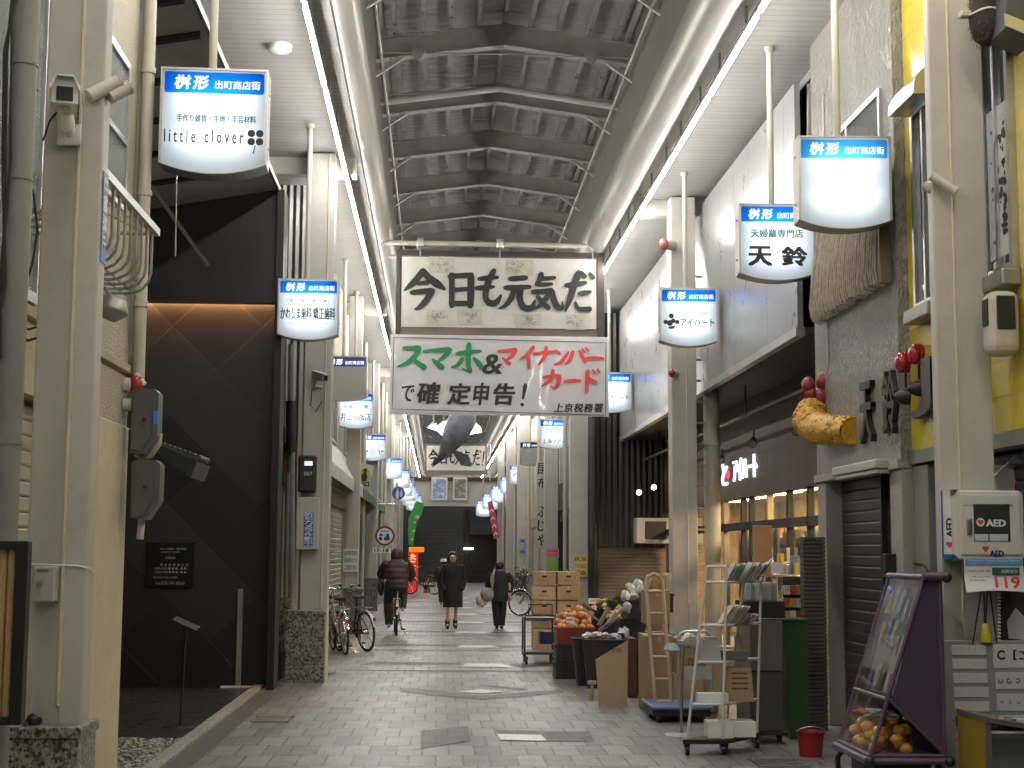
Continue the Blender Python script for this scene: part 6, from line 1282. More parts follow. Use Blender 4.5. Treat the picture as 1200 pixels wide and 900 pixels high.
q = MB(); q.cyl((A.x+.38,Yr+.2,z+.075), (A.x+.38,Yr+.2,z+.17), .03, n=14); q.cyl((A.x+.38,Yr+.2,z+.17), (A.x+.38,Yr+.2,z+.185), .032, n=14); one(q, 'jar', m_mag[3], 'small pinkish jar standing on the dark tray of the white rack', 'jar')
A, B, C, D = lv(.21); z = A.z+.009; xx = rx_(830,0).x; t = thing('paper_bag', 'brown paper bag with printed lines on the fourth shelf of the white rack', 'paper bag', (xx+.15,Yr+.2,z))
MB().prism([(xx+.1,Yr+.12,z), (xx+.34,Yr+.12,z), (xx+.32,Yr+.12,z+.27), (xx+.13,Yr+.12,z+.27)], (0,.14,0)).build('bag', m_paperbrown, t); mb = MB(); [mb.box(xx+.16,xx+.29,Yr+.117,Yr+.119,z+.1+.04*i,z+.112+.04*i) for i in range(4)]; mb.build('print', m_print, t)
boxthing('white_box', rx_(812,0).x, rx_(846,0).x, Yr+.02, Yr+.14, z, z+.075, m_white, 'flat white box at the front of the fourth shelf of the white rack', 'box'); boxthing('white_box', rx_(848,0).x, rx_(874,0).x, Yr+.15, Yr+.35, z, z+.085, m_white, 'flat white box below the brown paper bag on the white rack', 'box')
z = .126; boxthing('white_box', rx_(823,0).x, rx_(851,0).x, Yr+.02, Yr+.22, z, z+.13, m_white, 'white box at the left of the lowest rack deck', 'box'); boxthing('white_box', rx_(852,0).x, rx_(878,0).x, Yr+.08, Yr+.3, z, z+.125, m_white, 'white box at the right of the lowest rack deck', 'box')
a, b_ = at(874,725,12.65), at(921,705,12.65); boxthing('black_tray', a.x, b_.x, 12.68, 13.1, b_.z-.14+.0, b_.z, m_black, 'black tray of clear packets on top of the steel cabinet', 'tray')
for i in range(6): x = a.x+.03+i*.045; q = MB(); T = Matrix.Translation((x+.02,12.8+.03*(i%2),b_.z+.075)) @ Matrix.Rotation(R(rr.uniform(-14,14)),4,'Y'); q.rbox(-.032,.032,-.02,.02,-.075,.085,.012,T=T); one(q, 'clear_packet', m_mag[4] if i < 3 else m_mag[1], '%s packet standing in the black tray over the steel cabinet' % ('pale' if i < 3 else 'grey'), 'packet', 'clear packets in the black tray')
a, b_ = at(900,700,13.3), at(913,608,13.6); t = boxthing('menu_board', a.x, b_.x, 13.9, 13.93, at(0,672,13.9).z, at(0,610,13.9).z, M('orange_board', (.55,.28,.13), .5), 'tall orange paper board in front of the lit shop doors', 'board')
a = at(914,660,13.5); mb = MB(); q0, q1 = at(904,672,13.6), at(918,660,13.6); mb.box(q0.x,q1.x,13.6,13.61,q0.z,q1.z); mb.cyl(((q0.x+q1.x)/2,13.62,q0.z-.25), ((q0.x+q1.x)/2,13.62,q0.z), .006, n=6); one(mb, 'price_card', m_white, 'small white card on a stick above the green bin', 'card')
for i in range(9): # bright small goods above the green bin
    px = 922+(i % 3)*7; py = 722-(i//3)*15; q0 = at(px, py, 14.0); q = MB(); q.rbox(q0.x-.028,q0.x+.028,13.98,14.03,q0.z-.04,q0.z+.05,.006); one(q, 'hanging_packet', [pm[0],pm[3],pm[1]][(i*2+i//3) % 3], '%s small packet on the hook display over the green bin' % ['orange','red','cream'][(i*2+i//3) % 3], 'packet', 'small packets on the hook display')
q = MB(); a = at(918,735,14.06); b_ = at(943,676,14.06); q.box(a.x,b_.x,14.05,14.07,at(0,770,14.06).z,b_.z); one(q, 'hook_board', m_dbrown, 'dark hook board behind the small packets over the green bin', 'board')
# --- hand truck, pole stand, ladder
Yh = 14.2; ht = thing('platform_trolley', 'platform trolley with blue deck and grey hoop handle near the white rack', 'trolley', g(795,850,0)); a, b_ = at(764,832,Yh), at(835,820,Yh)
zd = at(0,832,Yh).z; MB().rbox(a.x, b_.x, Yh, Yh+.75, zd, zd+.035, .012).build('deck', M('blue_deck', (.10,.17,.34), .45, var=.12), ht); h0 = at(796,830,Yh+.05); h1 = at(834,740,Yh+.05); mb = MB(); zt = h1.z; r_ = .07; P = [(h0.x,Yh+.05,zd), (h0.x,Yh+.05,zt-r_)]+[(h0.x+r_-r_*math.cos(R(q)),Yh+.05,zt-r_+r_*math.sin(R(q))) for q in (30,60,90)]+[(h1.x-r_+r_*math.sin(R(q)),Yh+.05,zt-r_+r_*math.cos(R(q))) for q in (0,30,60,90)]+[(h1.x,Yh+.05,zd)]
mb.tube(P, .015, 10); mb.build('handle', m_galv, ht); MB().box(h0.x, h1.x, Yh+.04, Yh+.06, zt-.45, zt-.33).build('handle_plate', m_mag[4], ht); MB().rbox(a.x+.01,b_.x-.01,Yh+.02,Yh+.72,zd-.06,zd-.002,.008).build('chassis', m_black, ht)
for x in (a.x+.08, b_.x-.08):
    for y in (Yh+.08, Yh+.62): castor(ht, x, y, .055)
ps = thing('pole_stand', 'steel pole stand with crumpled clear plastic on its top', 'stand', g(798,862,0)); b0 = g(798,861,0); tp = at(800,757,b0.y); MB().lathe([(0,.02),(.13,.012),(.14,0)], b0, 24).build('base', m_dsteel, ps); MB().cyl(b0, tp, .013, n=10).cyl(tp-Vector((0,0,.08)), tp, .019, n=10).build('pole', m_steel, ps)
mb = MB(); mb.ball(tp+Vector((.06,0,.05)), (.09,.06,.05), 12, 0, jit=.5, rg=random.Random(2)); mb.ball(tp+Vector((-.11,0,-.02)), (.06,.04,.04), 10, 0, jit=.5, rg=random.Random(5)); one(mb, 'plastic_sheet', M('clear_crumple', (.55,.55,.55), .15), 'crumpled clear plastic sheet on the steel pole stand', 'plastic sheet')
Yl = 14.6; ld = thing('ladder', 'narrow pale wooden ladder leaning against the carton stack', 'ladder', g(768,838,0)); m_wood = M('pale_wood', (.42,.33,.21), .55, var=.2, scale=5, bump=.1)
l0, l1 = at(769,838,Yl), at(757,682,Yl+.25); q0, q1 = at(788,838,Yl), at(776,682,Yl+.25); topc = (l1+q1)/2; mb = MB(); up = Vector((0,.02,.08)); mb.tube([l0, l1, l1+up*.6+Vector((.02,0,0)), topc+up, q1+up*.6-Vector((.02,0,0)), q1, q0], .02, 8); mb.build('rails', m_wood, ld)
for i in range(6): f_ = .1+i*.165; MB().cyl(l0.lerp(l1,f_), q0.lerp(q1,f_), .014, n=8).build('rung', m_wood, ld)
# --- cartons by the trolley
carton(756,790,745,838,15.2,.5,'tall plain carton behind the pale ladder', txt=None, holes=False); carton(757,785,692,732,16.2,.4,'brown carton on the black crate behind the ladder top', holes=False)
carton(790,842,790,835,15.0,.45,'wide carton low behind the hoop handle trolley', m_carton2, txt='取扱注意', holes=False); carton(792,838,748,789,15.05,.4,'wide carton with a white label behind the trolley handle', m_carton, txt='青果', holes=False)
carton(834,862,758,818,14.6,.3,'carton half hidden behind the white rack', m_carton2, holes=False)
a, b_ = at(836,762,14.9), at(866,742,14.9); 
# black crates
def crate(x0, x1, y0, y1, z0, z1, mat, label, group=None, slots=True):
    t = thing('crate', label, 'crate', ((x0+x1)/2,(y0+y1)/2,z0), group); w_ = .02; mb = MB(); mb.box(x0,x1,y0,y1,z0,z0+.02)
    for (a0,a1,b0,b1) in ((x0,x1,y0,y0+w_),(x0,x1,y1-w_,y1),(x0,x0+w_,y0+w_,y1-w_),(x1-w_,x1,y0+w_,y1-w_)): mb.box(a0,a1,b0,b1,z0+.02,z1-.03)
    if slots:
        n = int((x1-x0)/.07)
        for i in range(1, n): mb.box(x0+(x1-x0)*i/n-.006, x0+(x1-x0)*i/n+.006, y0-.008, y0-.0005, z0+.02, z1-.03)
    mb.build('body', mat, t); mb = MB(); r_ = .012
    for (a0,a1,b0,b1) in ((x0-r_,x1+r_,y0-r_,y0+w_),(x0-r_,x1+r_,y1-w_,y1+r_),(x0-r_,x0+w_,y0+w_,y1-w_),(x1-w_,x1+r_,y0+w_,y1-w_)): mb.box(a0,a1,b0,b1,z1-.0295,z1)
    mb.build('rim', mat, t); return t
m_crate = M('black_crate', (.022,.022,.026), .5, var=.2); m_redcrate = M('red_crate', (.20,.028,.025), .45, var=.2); m_bin = M('brown_bin', (.032,.024,.021), .5, var=.2)
def X_(px, Y): return at(px, 700, Y).x
def Z_(py, Y): return max(at(650, py, Y).z, 0)
gcr = 'black crates under the produce'
crate(X_(651,19),X_(689,19),19,19.5,0,.2,m_crate,'lowest black crate under the red crate of oranges',gcr); crate(X_(651,19)+.01,X_(689,19)+.01,19,19.5,.21,.42,m_crate,'upper black crate directly under the red crate of oranges',gcr)
zr = Z_(757,19); crate(X_(653,19),X_(697,19),19,19.5,.43,.64,m_redcrate,'red crate heaped with bagged oranges')
crate(X_(690,20),X_(732,20),20,20.5,0,.35,m_crate,'lowest black crate under the upper orange display',gcr); crate(X_(690,20),X_(732,20),20,20.5,.36,.70,m_crate,'upper black crate under the upper orange display',gcr)
crate(X_(726,18.6),X_(756,18.6),18.6,19.1,0,.4,m_crate,'lowest black crate of the stack below the white wrapped goods',gcr); crate(X_(726,18.6),X_(756,18.6),18.6,19.1,.41,.75,m_crate,'middle black crate below the white wrapped goods',gcr); crate(X_(734,18.65),X_(758,18.65),18.65,19.1,.76,1.0,m_crate,'top black crate below the white wrapped goods',gcr)
crate(X_(754,17.4),X_(789,17.4),17.4,17.8,.4,.65,m_crate,'black crate behind the ladder in the carton pile',gcr); crate(X_(755,16.9),X_(789,16.9),16.9,17.3,.92,1.13,m_crate,'black crate topmost behind the ladder, full of small packets',gcr)
for cx, zz in ((758,1.13),): pass
for i in range(6): x = X_(758+i*5,17.0); q = MB(); T = Matrix.Translation((x,17.05+.03*(i%2),1.20+.02*(i%3))) @ Matrix.Rotation(R(rr.uniform(-20,20)),4,'Y'); q.rbox(-.035,.035,-.03,.03,-.08,.12,.008,T=T); one(q, 'wrapped_packet', [m_mag[4],m_mag[1],pm[0],m_mag[4],pm[6],m_mag[4]][i], '%s packet sticking up from the topmost crate behind the ladder' % ['pale','grey','orange','whitish','olive','silvery'][i], 'packet')
m_clear = M('white_film', (.50,.50,.50), .25, var=.3, scale=20, bump=.5, bscale=25)
for i, (px, py, Y) in enumerate(((733,699,18.7),(742,697,18.75),(750,692,18.8),(738,690,18.9),(747,685,18.95),(735,712,18.65))):
    p = at(px,py,Y); q = MB(); q.ball(p, (.06,.06,.07), 12, 0, jit=.25, rg=random.Random(i)); one(q, 'wrapped_bundle', m_clear, 'white film wrapped bundle on the black crates beside the oranges', 'bundle', 'white wrapped bundles on the black crates')
# orange bags: each bag its own thing with fruit
m_or = M('orange_peel', (.68,.29,.07), .3, var=.2, scale=10, bump=.1, bscale=90); m_or2 = M('pale_orange_peel', (.72,.40,.14), .3, var=.2, scale=10); m_net = M('red_net', (.55,.10,.03), .5)
og = 'bags of oranges on the produce stand'
def orange_bag(p, seed, lab):
    rg = random.Random(seed); t = thing('orange_bag', lab, 'bag of oranges', p, og)
    for i in range(7):
        a_ = i*2*PI/5; r_ = .0 if i > 4 else .062; z = .04 if i < 5 else .10; MB().ball((p[0]+r_*math.cos(a_)+(.03*(i-5.5) if i > 4 else 0)+rg.uniform(-.012,.012), p[1]+r_*math.sin(a_)+rg.uniform(-.01,.01), p[2]+z+rg.uniform(-.01,.012)), .04*rg.uniform(.78,1.15), 12).build('orange', m_or if rg.random() < .7 else m_or2, t)
    q = MB(); q.ball((p[0]+rg.uniform(-.04,.04), p[1]-.05, p[2]+.05), (.05,.02,.04), 10, 0, jit=.3, rg=rg); q.build('film', m_clear, t) if rg.random() < .45 else None
    MB().lathe([(.008,.16), (.02,.13), (.0,.125)], p, 8).build('net_knot', m_net, t)
ob = 'bag of oranges heaped in the red crate'; oc = 'bag of oranges on the upper black crates'
k = 0
for (x, y, z) in ((1.60,19.12,.60),(1.75,19.14,.61),(1.90,19.12,.60),(1.58,19.32,.66),(1.73,19.33,.70),(1.88,19.33,.67),(1.66,19.22,.74),(1.81,19.24,.76)): k += 1; orange_bag((x,y,z), k, ob)
for (x, y, z) in ((2.08,20.1,.68),(2.22,20.12,.70),(2.36,20.1,.68),(2.12,20.3,.74),(2.27,20.32,.76),(2.42,20.3,.74)): k += 1; orange_bag((x,y,z), k, oc)
q = MB(); a, b_ = at(691,713,20.6), at(717,704,20.6); q.rbox(a.x,b_.x,20.6,20.9,a.z-.3,b_.z-.03,.01)
for i in range(160): q.ball((rr.uniform(a.x,b_.x),rr.uniform(20.6,20.9),b_.z-.03+rr.uniform(0,.04)), .018, 6, 1)
one(q, 'green_vegetable_box', [m_crate, M('pale_green', (.28,.36,.06), .5, var=.3, scale=20)], 'dark box heaped with pale green vegetables behind the oranges', 'vegetable box')
for i, (px, py) in enumerate(((683,716),(690,713),(696,722))): p = at(px,py,19.7); q = MB(); T = Matrix.Translation(p) @ Matrix.Rotation(R(35),4,'Y') @ Matrix.Rotation(R(15*i),4,'Z'); q.rbox(-.10,.10,-.03,.03,-.02,.03,.008,T=T); one(q, 'price_board', [m_mag[1],m_mag[2],m_mag[4]][i], ['grey','dark','pale'][i]+' tilted price board among the orange bags', 'price board')
for i, (px, py) in enumerate(((708,722),(716,726),(722,720),(712,732))): p = at(px,py,18.9); q = MB(); T = Matrix.Translation(p) @ Matrix.Rotation(R(30+8*i),4,'Y'); q.rbox(-.025,.025,-.03,.03,-.14,.12,.012,T=T); one(q, 'long_vegetable', [m_mag[3],m_clear,M('radish', (.6,.56,.48), .4),m_mag[3]][i], ['pinkish bundle','film wrapped roll','pale radish','second pinkish bundle'][i]+' standing between the oranges and the dark bins', 'vegetable')
for i, (px, py, Y, lab) in enumerate(((668,727,18.9,'white handwritten price card stuck in the front oranges'),(705,716,19.95,'white handwritten price card stuck in the upper oranges'),(694,705,20.4,'white handwritten price card standing by the green vegetables'))):
    p = at(px,py,Y); q = MB(); q.box(p.x-.05,p.x+.05,Y-.004,Y,p.z-.03,p.z+.045); q.text(['198円','298円','158円'][i], (p.x,Y-.0055,p.z+.008), (1,0,0), UP, .075, None, 1, .02); one(q, 'price_card', [m_white, m_red], lab, 'price card')
for i, (px, py) in enumerate(((703,727),(718,716),(727,709))): p = at(px,py,19.2); q = MB(); rg = random.Random(70+i); \
    [q.poly([p, p+Vector((rg.uniform(-.09,.09),rg.uniform(-.03,.03),rg.uniform(.03,.12))), p+Vector((rg.uniform(-.12,.12),rg.uniform(-.04,.04),rg.uniform(.1,.2))), p+Vector((rg.uniform(-.05,.05),.02,rg.uniform(.02,.1)))]) for k in range(14)]; one(q, 'leafy_greens', m_leaf[i], ['darkest','middle green','palest'][i]+' bunch of leafy greens between the oranges and wrapped goods', 'greens')
# bins
for i, (px0, px1, pyt, pyb, lab) in enumerate(((664,690,749,791,'leftmost of the three dark brown tapered bins'),(672,706,749,800,'middle of the three dark brown tapered bins'),(684,737,750,803,'widest dark brown tapered bin full of white bags'))):
    Y = 1.6*F/(pyb-645); zt = Z_(pyt,Y); x0, x1 = X_(px0,Y), X_(px1,Y); t = thing('tapered_bin', lab, 'bin', ((x0+x1)/2,Y,0), 'dark tapered bins by the produce stand'); dp_ = .3; mb = MB(); c_ = .06; T_ = [(x0,Y),(x1,Y),(x1,Y+dp_),(x0,Y+dp_)]; B_2 = [(x0+c_,Y+.03),(x1-c_,Y+.03),(x1-c_,Y+dp_-.03),(x0+c_,Y+dp_-.03)]
    mb.add([(x,y,0) for x,y in B_2]+[(x,y,zt) for x,y in T_]+[(x*.94+.06*(x0+x1)/2,y*.94+.06*(Y+dp_/2),zt) for x,y in T_], [(3,2,1,0)]+[(k,(k+1)%4,4+(k+1)%4,4+k) for k in range(4)]+[(4+k,4+(k+1)%4,8+(k+1)%4,8+k) for k in range(4)]+[(8,9,10,11)]); mb.build('body', m_bin, t)
    mb = MB(); mb.tube([(x,y,zt) for x,y in T_], .012, 6, closed=True); mb.build('rim', m_bin, t)
for i, (px, py) in enumerate(((690,746),(700,745),(712,746),(722,747),(732,742))): p = at(px,py,17.9); q = MB(); q.ball(p+Vector((0,.1,-.0)), (.07,.08,.04+.02*(i==4)), 12, 0, jit=.35, rg=random.Random(40+i)); one(q, 'plastic_bag', m_clear, 'crumpled white bag in the top of the widest dark bin', 'bag', 'white bags in the widest dark bin')
Yc = 15.7; q = MB(); pts = [at(702,822,Yc), at(735,824,Yc), at(736,750,Yc), at(730,754,Yc), at(698,773,Yc)]; pts[0].z = pts[1].z = .003; q.prism(pts, (0,.012,0)); q.text('天晴', at(722,762,Yc-.002), (1,0,0), UP, .11, None, 1); one(q, 'cardboard_sheet', [m_carton2, m_print], 'cardboard sheet with a slanted top edge propped against the dark bins', 'cardboard')
q = MB(); a = g(693,821,0); q.tube([a, at(694,800,a.y), at(695,798,a.y)], .022, 8); q.box(a.x-.04,a.x+.05,a.y-.03,a.y+.03,at(0,801,a.y).z,at(0,797,a.y).z); one(q, 'wooden_peg', m_wood, 'short wooden post in front of the dark bins', 'post')
q = MB(); Ys = 16.6; q.rbox(X_(737,Ys),X_(746,Ys),Ys,Ys+.4,0,Z_(748,Ys),.006); one(q, 'plank_crate', M('dark_redwood', (.07,.03,.022), .6, var=.2), 'dark red board standing right of the cardboard sheet', 'board')
q = MB(); Ys = 17.0; c = g(748,812,0); c.y = 17.0; q.lathe([(0,0),(.13,0),(.15,.5),(.16,.5),(.15,.52),(.13,.48),(0,.48)], (X_(748,17),17.1,0), 20); one(q, 'dark_tub', m_black, 'round black tub behind the dark red board', 'tub')
# --- black service trolley
Yt = 21.4; tv = thing('service_trolley', 'black two shelf trolley cart in front of the carton stack', 'trolley', g(632,776,0)); x0, x1 = X_(614,Yt), X_(652,Yt); zl, zu, zh = Z_(764,Yt), Z_(724,Yt), Z_(710,Yt)
for z in (zl, zu): MB().rbox(x0,x1,Yt,Yt+.55,z-.04,z,.006).build('shelf', m_dgrey, tv)
mb = MB()
for x in (x0+.015,x1-.015):
    for y in (Yt+.015,Yt+.535): mb.cyl((x,y,.1), (x,y,zu+.01), .013, n=8)
mb.tube([(x0+.1,Yt+.5,zu), (x0+.1,Yt+.5,zh), (x1-.02,Yt+.5,zh), (x1-.02,Yt+.5,zu)], .012, 8); mb.tube([(x0+.02,Yt+.02,zu), (x0+.02,Yt+.02,zu+.03), (x1-.02,Yt+.02,zu+.03), (x1-.02,Yt+.02,zu)], .01, 6); mb.build('frame', m_black, tv)
for x in (x0+.04,x1-.04):
    for y in (Yt+.04,Yt+.5): castor(tv, x, y, .05)
# --- carton stack
Yk = 24.6; gs = 'brown fruit cartons in two columns on the right'
cx = ((625,652),(653,680)); rows = ((670,685),(687,703),(704,720),(721,736),(737,753))
nm = ['topmost','second','third','fourth','bottom']
for i, (a_, b_) in enumerate(cx):
    for j, (c_, d_) in enumerate(rows): carton(a_+(i*.5)-(1 if j else 0)*.6, b_-.6, c_, d_ if j < 4 else 764, Yk+.03*((i+j) % 2), .45, '%s carton in the %s column of the fruit carton stack' % (nm[j], 'left' if i == 0 else 'right'), [m_carton, m_carton2][(i*2+j) % 3 == 1], txt='りんご' if (i+j) % 3 == 0 else ('みかん' if (i+j) % 3 == 1 else None), group=gs)
a = at(640,745,22.3); q = MB(); q.rbox(a.x-.1,a.x+.12,22.2,22.6,.24,.42,.01); one(q, 'blue_case', M('navy_case', (.03,.05,.1), .4), 'navy case on the floor between the trolley cart and the carton stack', 'case')
# ================================================================ PEOPLE, BICYCLES, THE REST
COVER = {'pelvis':.7,'spine':.7,'chest':.72,'hl':.6,'kl':.75,'hr':.6,'kr':.75,'sl':.62,'sr':.62,'el':.7,'er':.7}
def skin(name, J, E, mat, parent, sub=2):
    bm = bmesh.new(); L = bm.verts.layers.skin.verify(); V = {}
    for i, (k, (p, r)) in enumerate(J.items()):
        v = bm.verts.new(p); f_ = COVER.get(k, 1); v[L].radius = (r*f_, r*f_) if not isinstance(r, tuple) else (r[0]*f_, r[1]*f_); v[L].use_root = (i == 0); V[k] = v
    for a, b in E: bm.edges.new((V[a], V[b]))
    me = bpy.data.meshes.new(name); bm.to_mesh(me); bm.free(); me.materials.append(mat)
    o = bpy.data.objects.new(name, me); col.objects.link(o); o.parent = parent
    sk = o.modifiers.new('skin', 'SKIN'); sk.use_smooth_shade = True; ss = o.modifiers.new('sub', 'SUBSURF'); ss.levels = ss.render_levels = sub
    return o
def loft(mb, secs, n=20, m=0, cap=True, jit=0, rg=None):    # secs: (centre, rx, ry)
    vs = []
    for c, rx, ry in secs:
        for k in range(n):
            a = 2*PI*k/n; j_ = 1+(rg.uniform(-jit, jit) if rg else 0); vs.append((c[0]+rx*math.cos(a)*j_, c[1]+ry*math.sin(a)*j_, c[2]))
    fs = [(i*n+k, i*n+(k+1)%n, (i+1)*n+(k+1)%n, (i+1)*n+k) for i in range(len(secs)-1) for k in range(n)]
    mb.add(vs, fs, m, True)
    if cap: mb.add(vs[:n], [tuple(range(n))[::-1]], m); mb.add(vs[-n:], [tuple(range(n))], m)
    return mb
m_skin = M('skin', (.58,.37,.28), .5, var=.08, scale=12); m_hair = M('dark_hair', (.012,.010,.009), .45, var=.3, scale=30); m_coat = M('black_wool', (.009,.009,.011), .85, var=.4, scale=9, bump=.6, bscale=11)
m_boot = M('black_boot', (.014,.013,.013), .4); m_suit = M('dark_navy_suit', (.009,.010,.014), .8, var=.4, scale=9, bump=.6, bscale=11); m_eye = M('eye_dark', (.01,.008,.007), .3); m_lip = M('lip', (.33,.10,.09), .5); m_eyew = M('eye_white', (.6,.58,.55), .3)
def puff(secs, n=5, a=.035):                    # quilted padding: the outline swells between the seams
    out = []
    for (c0, x0, y0), (c1, x1, y1) in zip(secs, secs[1:]):
        for k in range(n): f = k/n; q = 1+a*(1-2*abs(2*f-1)**3); out.append((tuple(p+(r-p)*f for p, r in zip(c0, c1)), (x0+(x1-x0)*f)*q, (y0+(y1-y0)*f)*q))
    return out+[secs[-1]]
def face(t, z, s=1.0, y=-.0, hairmat=m_hair):   # head centre height z, facing -Y; features only (the head belongs to the body mesh)
    for k in (-1, 1): MB().ball((k*.032*s, y-.087*s, z+.006*s), (.013*s,.006*s,.006*s), 8).build('eye', m_eye, t)
    mb = MB(); [mb.box(k*.034*s-.016*s, k*.034*s+.016*s, y-.094*s, y-.086*s, z+.026*s, z+.031*s) for k in (-1, 1)]; mb.build('eyebrows', hairmat, t)
    MB().ball((0, y-.096*s, z-.018*s), (.012*s,.016*s,.022*s), 10).build('nose', m_skin, t)
    MB().ball((0, y-.086*s, z-.056*s), (.024*s,.008*s,.007*s), 10).build('mouth', m_lip, t)
def hand(mb, p, d, s=1.0, side=1):               # palm plus four bent fingers and a thumb, pointing along d
    p = Vector(p); d = Vector(d).normalized(); x = d.cross(Vector((0,1,0))); x = x.normalized() if x.length > .1 else Vector((1,0,0)); y = x.cross(d)
    mb.tube([p, p+d*.045*s, p+d*.085*s], [.026*s,.036*s,.034*s], 10, flat=.55)
    for i, L in enumerate((.068,.078,.073,.056)):
        b = p+d*.08*s+x*(i-1.5)*.019*s; mb.tube([b, b+d*L*.5*s+y*.006*s, b+d*L*.85*s+y*.03*s], [.0092*s,.0085*s,.007*s], 6)
    b = p+d*.03*s-x*.03*s*side; mb.tube([b, b+d*.03*s-x*.02*s*side+y*.01*s, b+d*.06*s-x*.018*s*side+y*.025*s], [.011*s,.010*s,.008*s], 6)
# --- woman in the long black coat, walking towards the camera
P = g(530,737,0); wm = thing('person', 'woman in a long black coat and black ankle boots with long dark hair, walking', 'person'); H = 1.58
J = {'pelvis':((0,0,.84),.13), 'spine':((0,.0,1.05),.125), 'chest':((0,.0,1.22),(.15,.11)), 'neck':((0,-.005,1.345),.05), 'head':((0,-.02,1.43),.082), 'top':((0,-.018,1.52),.076),
 'hl':((-.085,0,.80),.095), 'kl':((-.09,-.06,.45),.058), 'al':((-.10,.03,.09),.036), 'fl':((-.105,-.10,.035),.032), 'hr':((.085,0,.80),.095), 'kr':((.08,.03,.45),.058), 'ar':((.07,.12,.11),.036), 'fr':((.07,.01,.035),.032),
 'sl':((-.165,0,1.27),.06), 'el':((-.225,.03,1.02),.046), 'wl':((-.19,-.06,.83),.034), 'sr':((.165,0,1.27),.06), 'er':((.225,.03,1.02),.046), 'wr':((.19,-.06,.83),.034)}
E_ = [('pelvis','spine'),('spine','chest'),('chest','neck'),('neck','head'),('head','top'),('pelvis','hl'),('hl','kl'),('kl','al'),('al','fl'),('pelvis','hr'),('hr','kr'),('kr','ar'),('ar','fr'),('chest','sl'),('sl','el'),('el','wl'),('chest','sr'),('sr','er'),('er','wr')]
skin('body', J, E_, m_skin, wm); face(wm, 1.445)
mb = MB(); loft(mb, [((.01,0,.44),.20,.15),((.005,0,.62),.205,.155),((0,0,.85),.20,.15),((0,0,1.02),.185,.14),((0,0,1.18),.205,.145),((0,0,1.28),.185,.125),((0,.0,1.335),.10,.085),((0,0,1.36),.07,.07)], 24, jit=.015, rg=random.Random(1))
for k in (-1, 1): mb.tube([(k*.15,0,1.29), (k*.195,.01,1.19), (k*.222,.03,1.03), (k*.222,-.0,.92), (k*.19,-.06,.83), (k*.15,-.10,.79)], [.066,.07,.062,.058,.055,.05], 12)
mb.prism([(-.10,-.135,1.30), (0,-.16,1.10), (-.02,-.165,1.08), (-.13,-.145,1.24)], (0,-.01,0)); mb.prism([(.10,-.135,1.30), (.13,-.145,1.24), (.02,-.165,1.08), (0,-.16,1.10)], (0,-.012,0))
mb.build('coat', m_coat, wm)
mb = MB(); mb.ball((0,.045,1.485), (.10,.10,.105), 18); loft(mb, [((-.085,-.05,1.14),.045,.03),((-.09,-.02,1.25),.045,.045),((-.095,.02,1.38),.03,.055),((-.085,.03,1.48),.03,.06)], 12); loft(mb, [((.085,-.05,1.16),.045,.03),((.09,-.02,1.25),.045,.045),((.095,.02,1.38),.03,.055),((.085,.03,1.48),.03,.06)], 12); loft(mb, [((0,.09,1.15),.13,.035),((0,.085,1.30),.12,.05),((0,.06,1.45),.10,.06)], 16); mb.build('hair', m_hair, wm)
for (a, f_) in (((-.10,.03,.0),(-.105,-.10,.0)), ((.07,.12,.02),(.07,-.01,.0))): mb = MB(); mb.tube([(a[0],a[1],.19), (a[0],a[1],.10), (a[0],a[1],.045)], [.05,.048,.05], 12); mb.tube([(a[0],a[1]+.03,.04), (a[0],a[1]-.06,.045), (f_[0],f_[1]-.04,.032)], [.045,.045,.032], 10, flat=.8); mb.build('boot', m_boot, wm)
wm.location = (P.x, P.y, 0); wm.rotation_euler.z = R(4)
# --- small person from behind with bags
P = g(585,737,0); mn_ = thing('person', 'small person in a dark suit seen from behind with a grey shoulder bag', 'person')
J = {'pelvis':((0,0,.74),.12), 'spine':((0,.01,.93),.12), 'chest':((0,.03,1.07),(.15,.11)), 'neck':((0,.06,1.18),.048), 'head':((0,.075,1.255),.078), 'top':((0,.075,1.335),.07), 'hl':((-.08,0,.70),.09), 'kl':((-.07,.05,.40),.06), 'al':((-.05,-.02,.08),.04), 'fl':((-.06,.09,.035),.034), 'hr':((.08,0,.70),.09), 'kr':((.06,-.0,.40),.06), 'ar':((.04,-.06,.08),.04), 'fr':((.045,.06,.035),.034),
 'sl':((-.165,.03,1.11),.058), 'el':((-.22,.06,.90),.045), 'wl':((-.21,.14,.73),.034), 'sr':((.165,.03,1.11),.058), 'er':((.215,.0,.90),.045), 'wr':((.22,.06,.70),.034)}
skin('body', J, E_, m_skin, mn_)
mb = MB(); loft(mb, [((0,0,.57),.185,.15),((0,0,.72),.18,.145),((0,.01,.92),.175,.14),((0,.03,1.05),.19,.14),((0,.04,1.13),.17,.12),((0,.055,1.19),.08,.08)], 22, jit=.012, rg=random.Random(2))
for k, wz in ((-1, .14), (1, .06)): mb.tube([(k*.155,.03,1.13), (k*.205,.035,1.02), (k*.235,.05,.90), (k*.225,wz,.745)], [.07,.075,.066,.052], 12)
mb.build('jacket', m_suit, mn_)
mb = MB(); [mb.tube([(k*.08,0,.72), (k*.065,.03,.40), (k*.045,-.03,.07)], [.10,.085,.07], 12) for k in (-1, 1)]; mb.build('trousers', m_suit, mn_)
[MB().tube([(k*.045,-.06,.04), (k*.05,.03,.045), (k*.052,.11,.032)], [.042,.046,.03], 10, flat=.8).build('shoe', m_boot, mn_) for k in (-1, 1)]
mb = MB(); mb.ball((0,.07,1.29), (.095,.10,.10), 16); mb.build('hair', m_hair, mn_)
mb = MB(); [mb.ball((k*.088,.085,1.26), (.014,.02,.028), 8) for k in (-1, 1)]; mb.build('ears', m_skin, mn_)
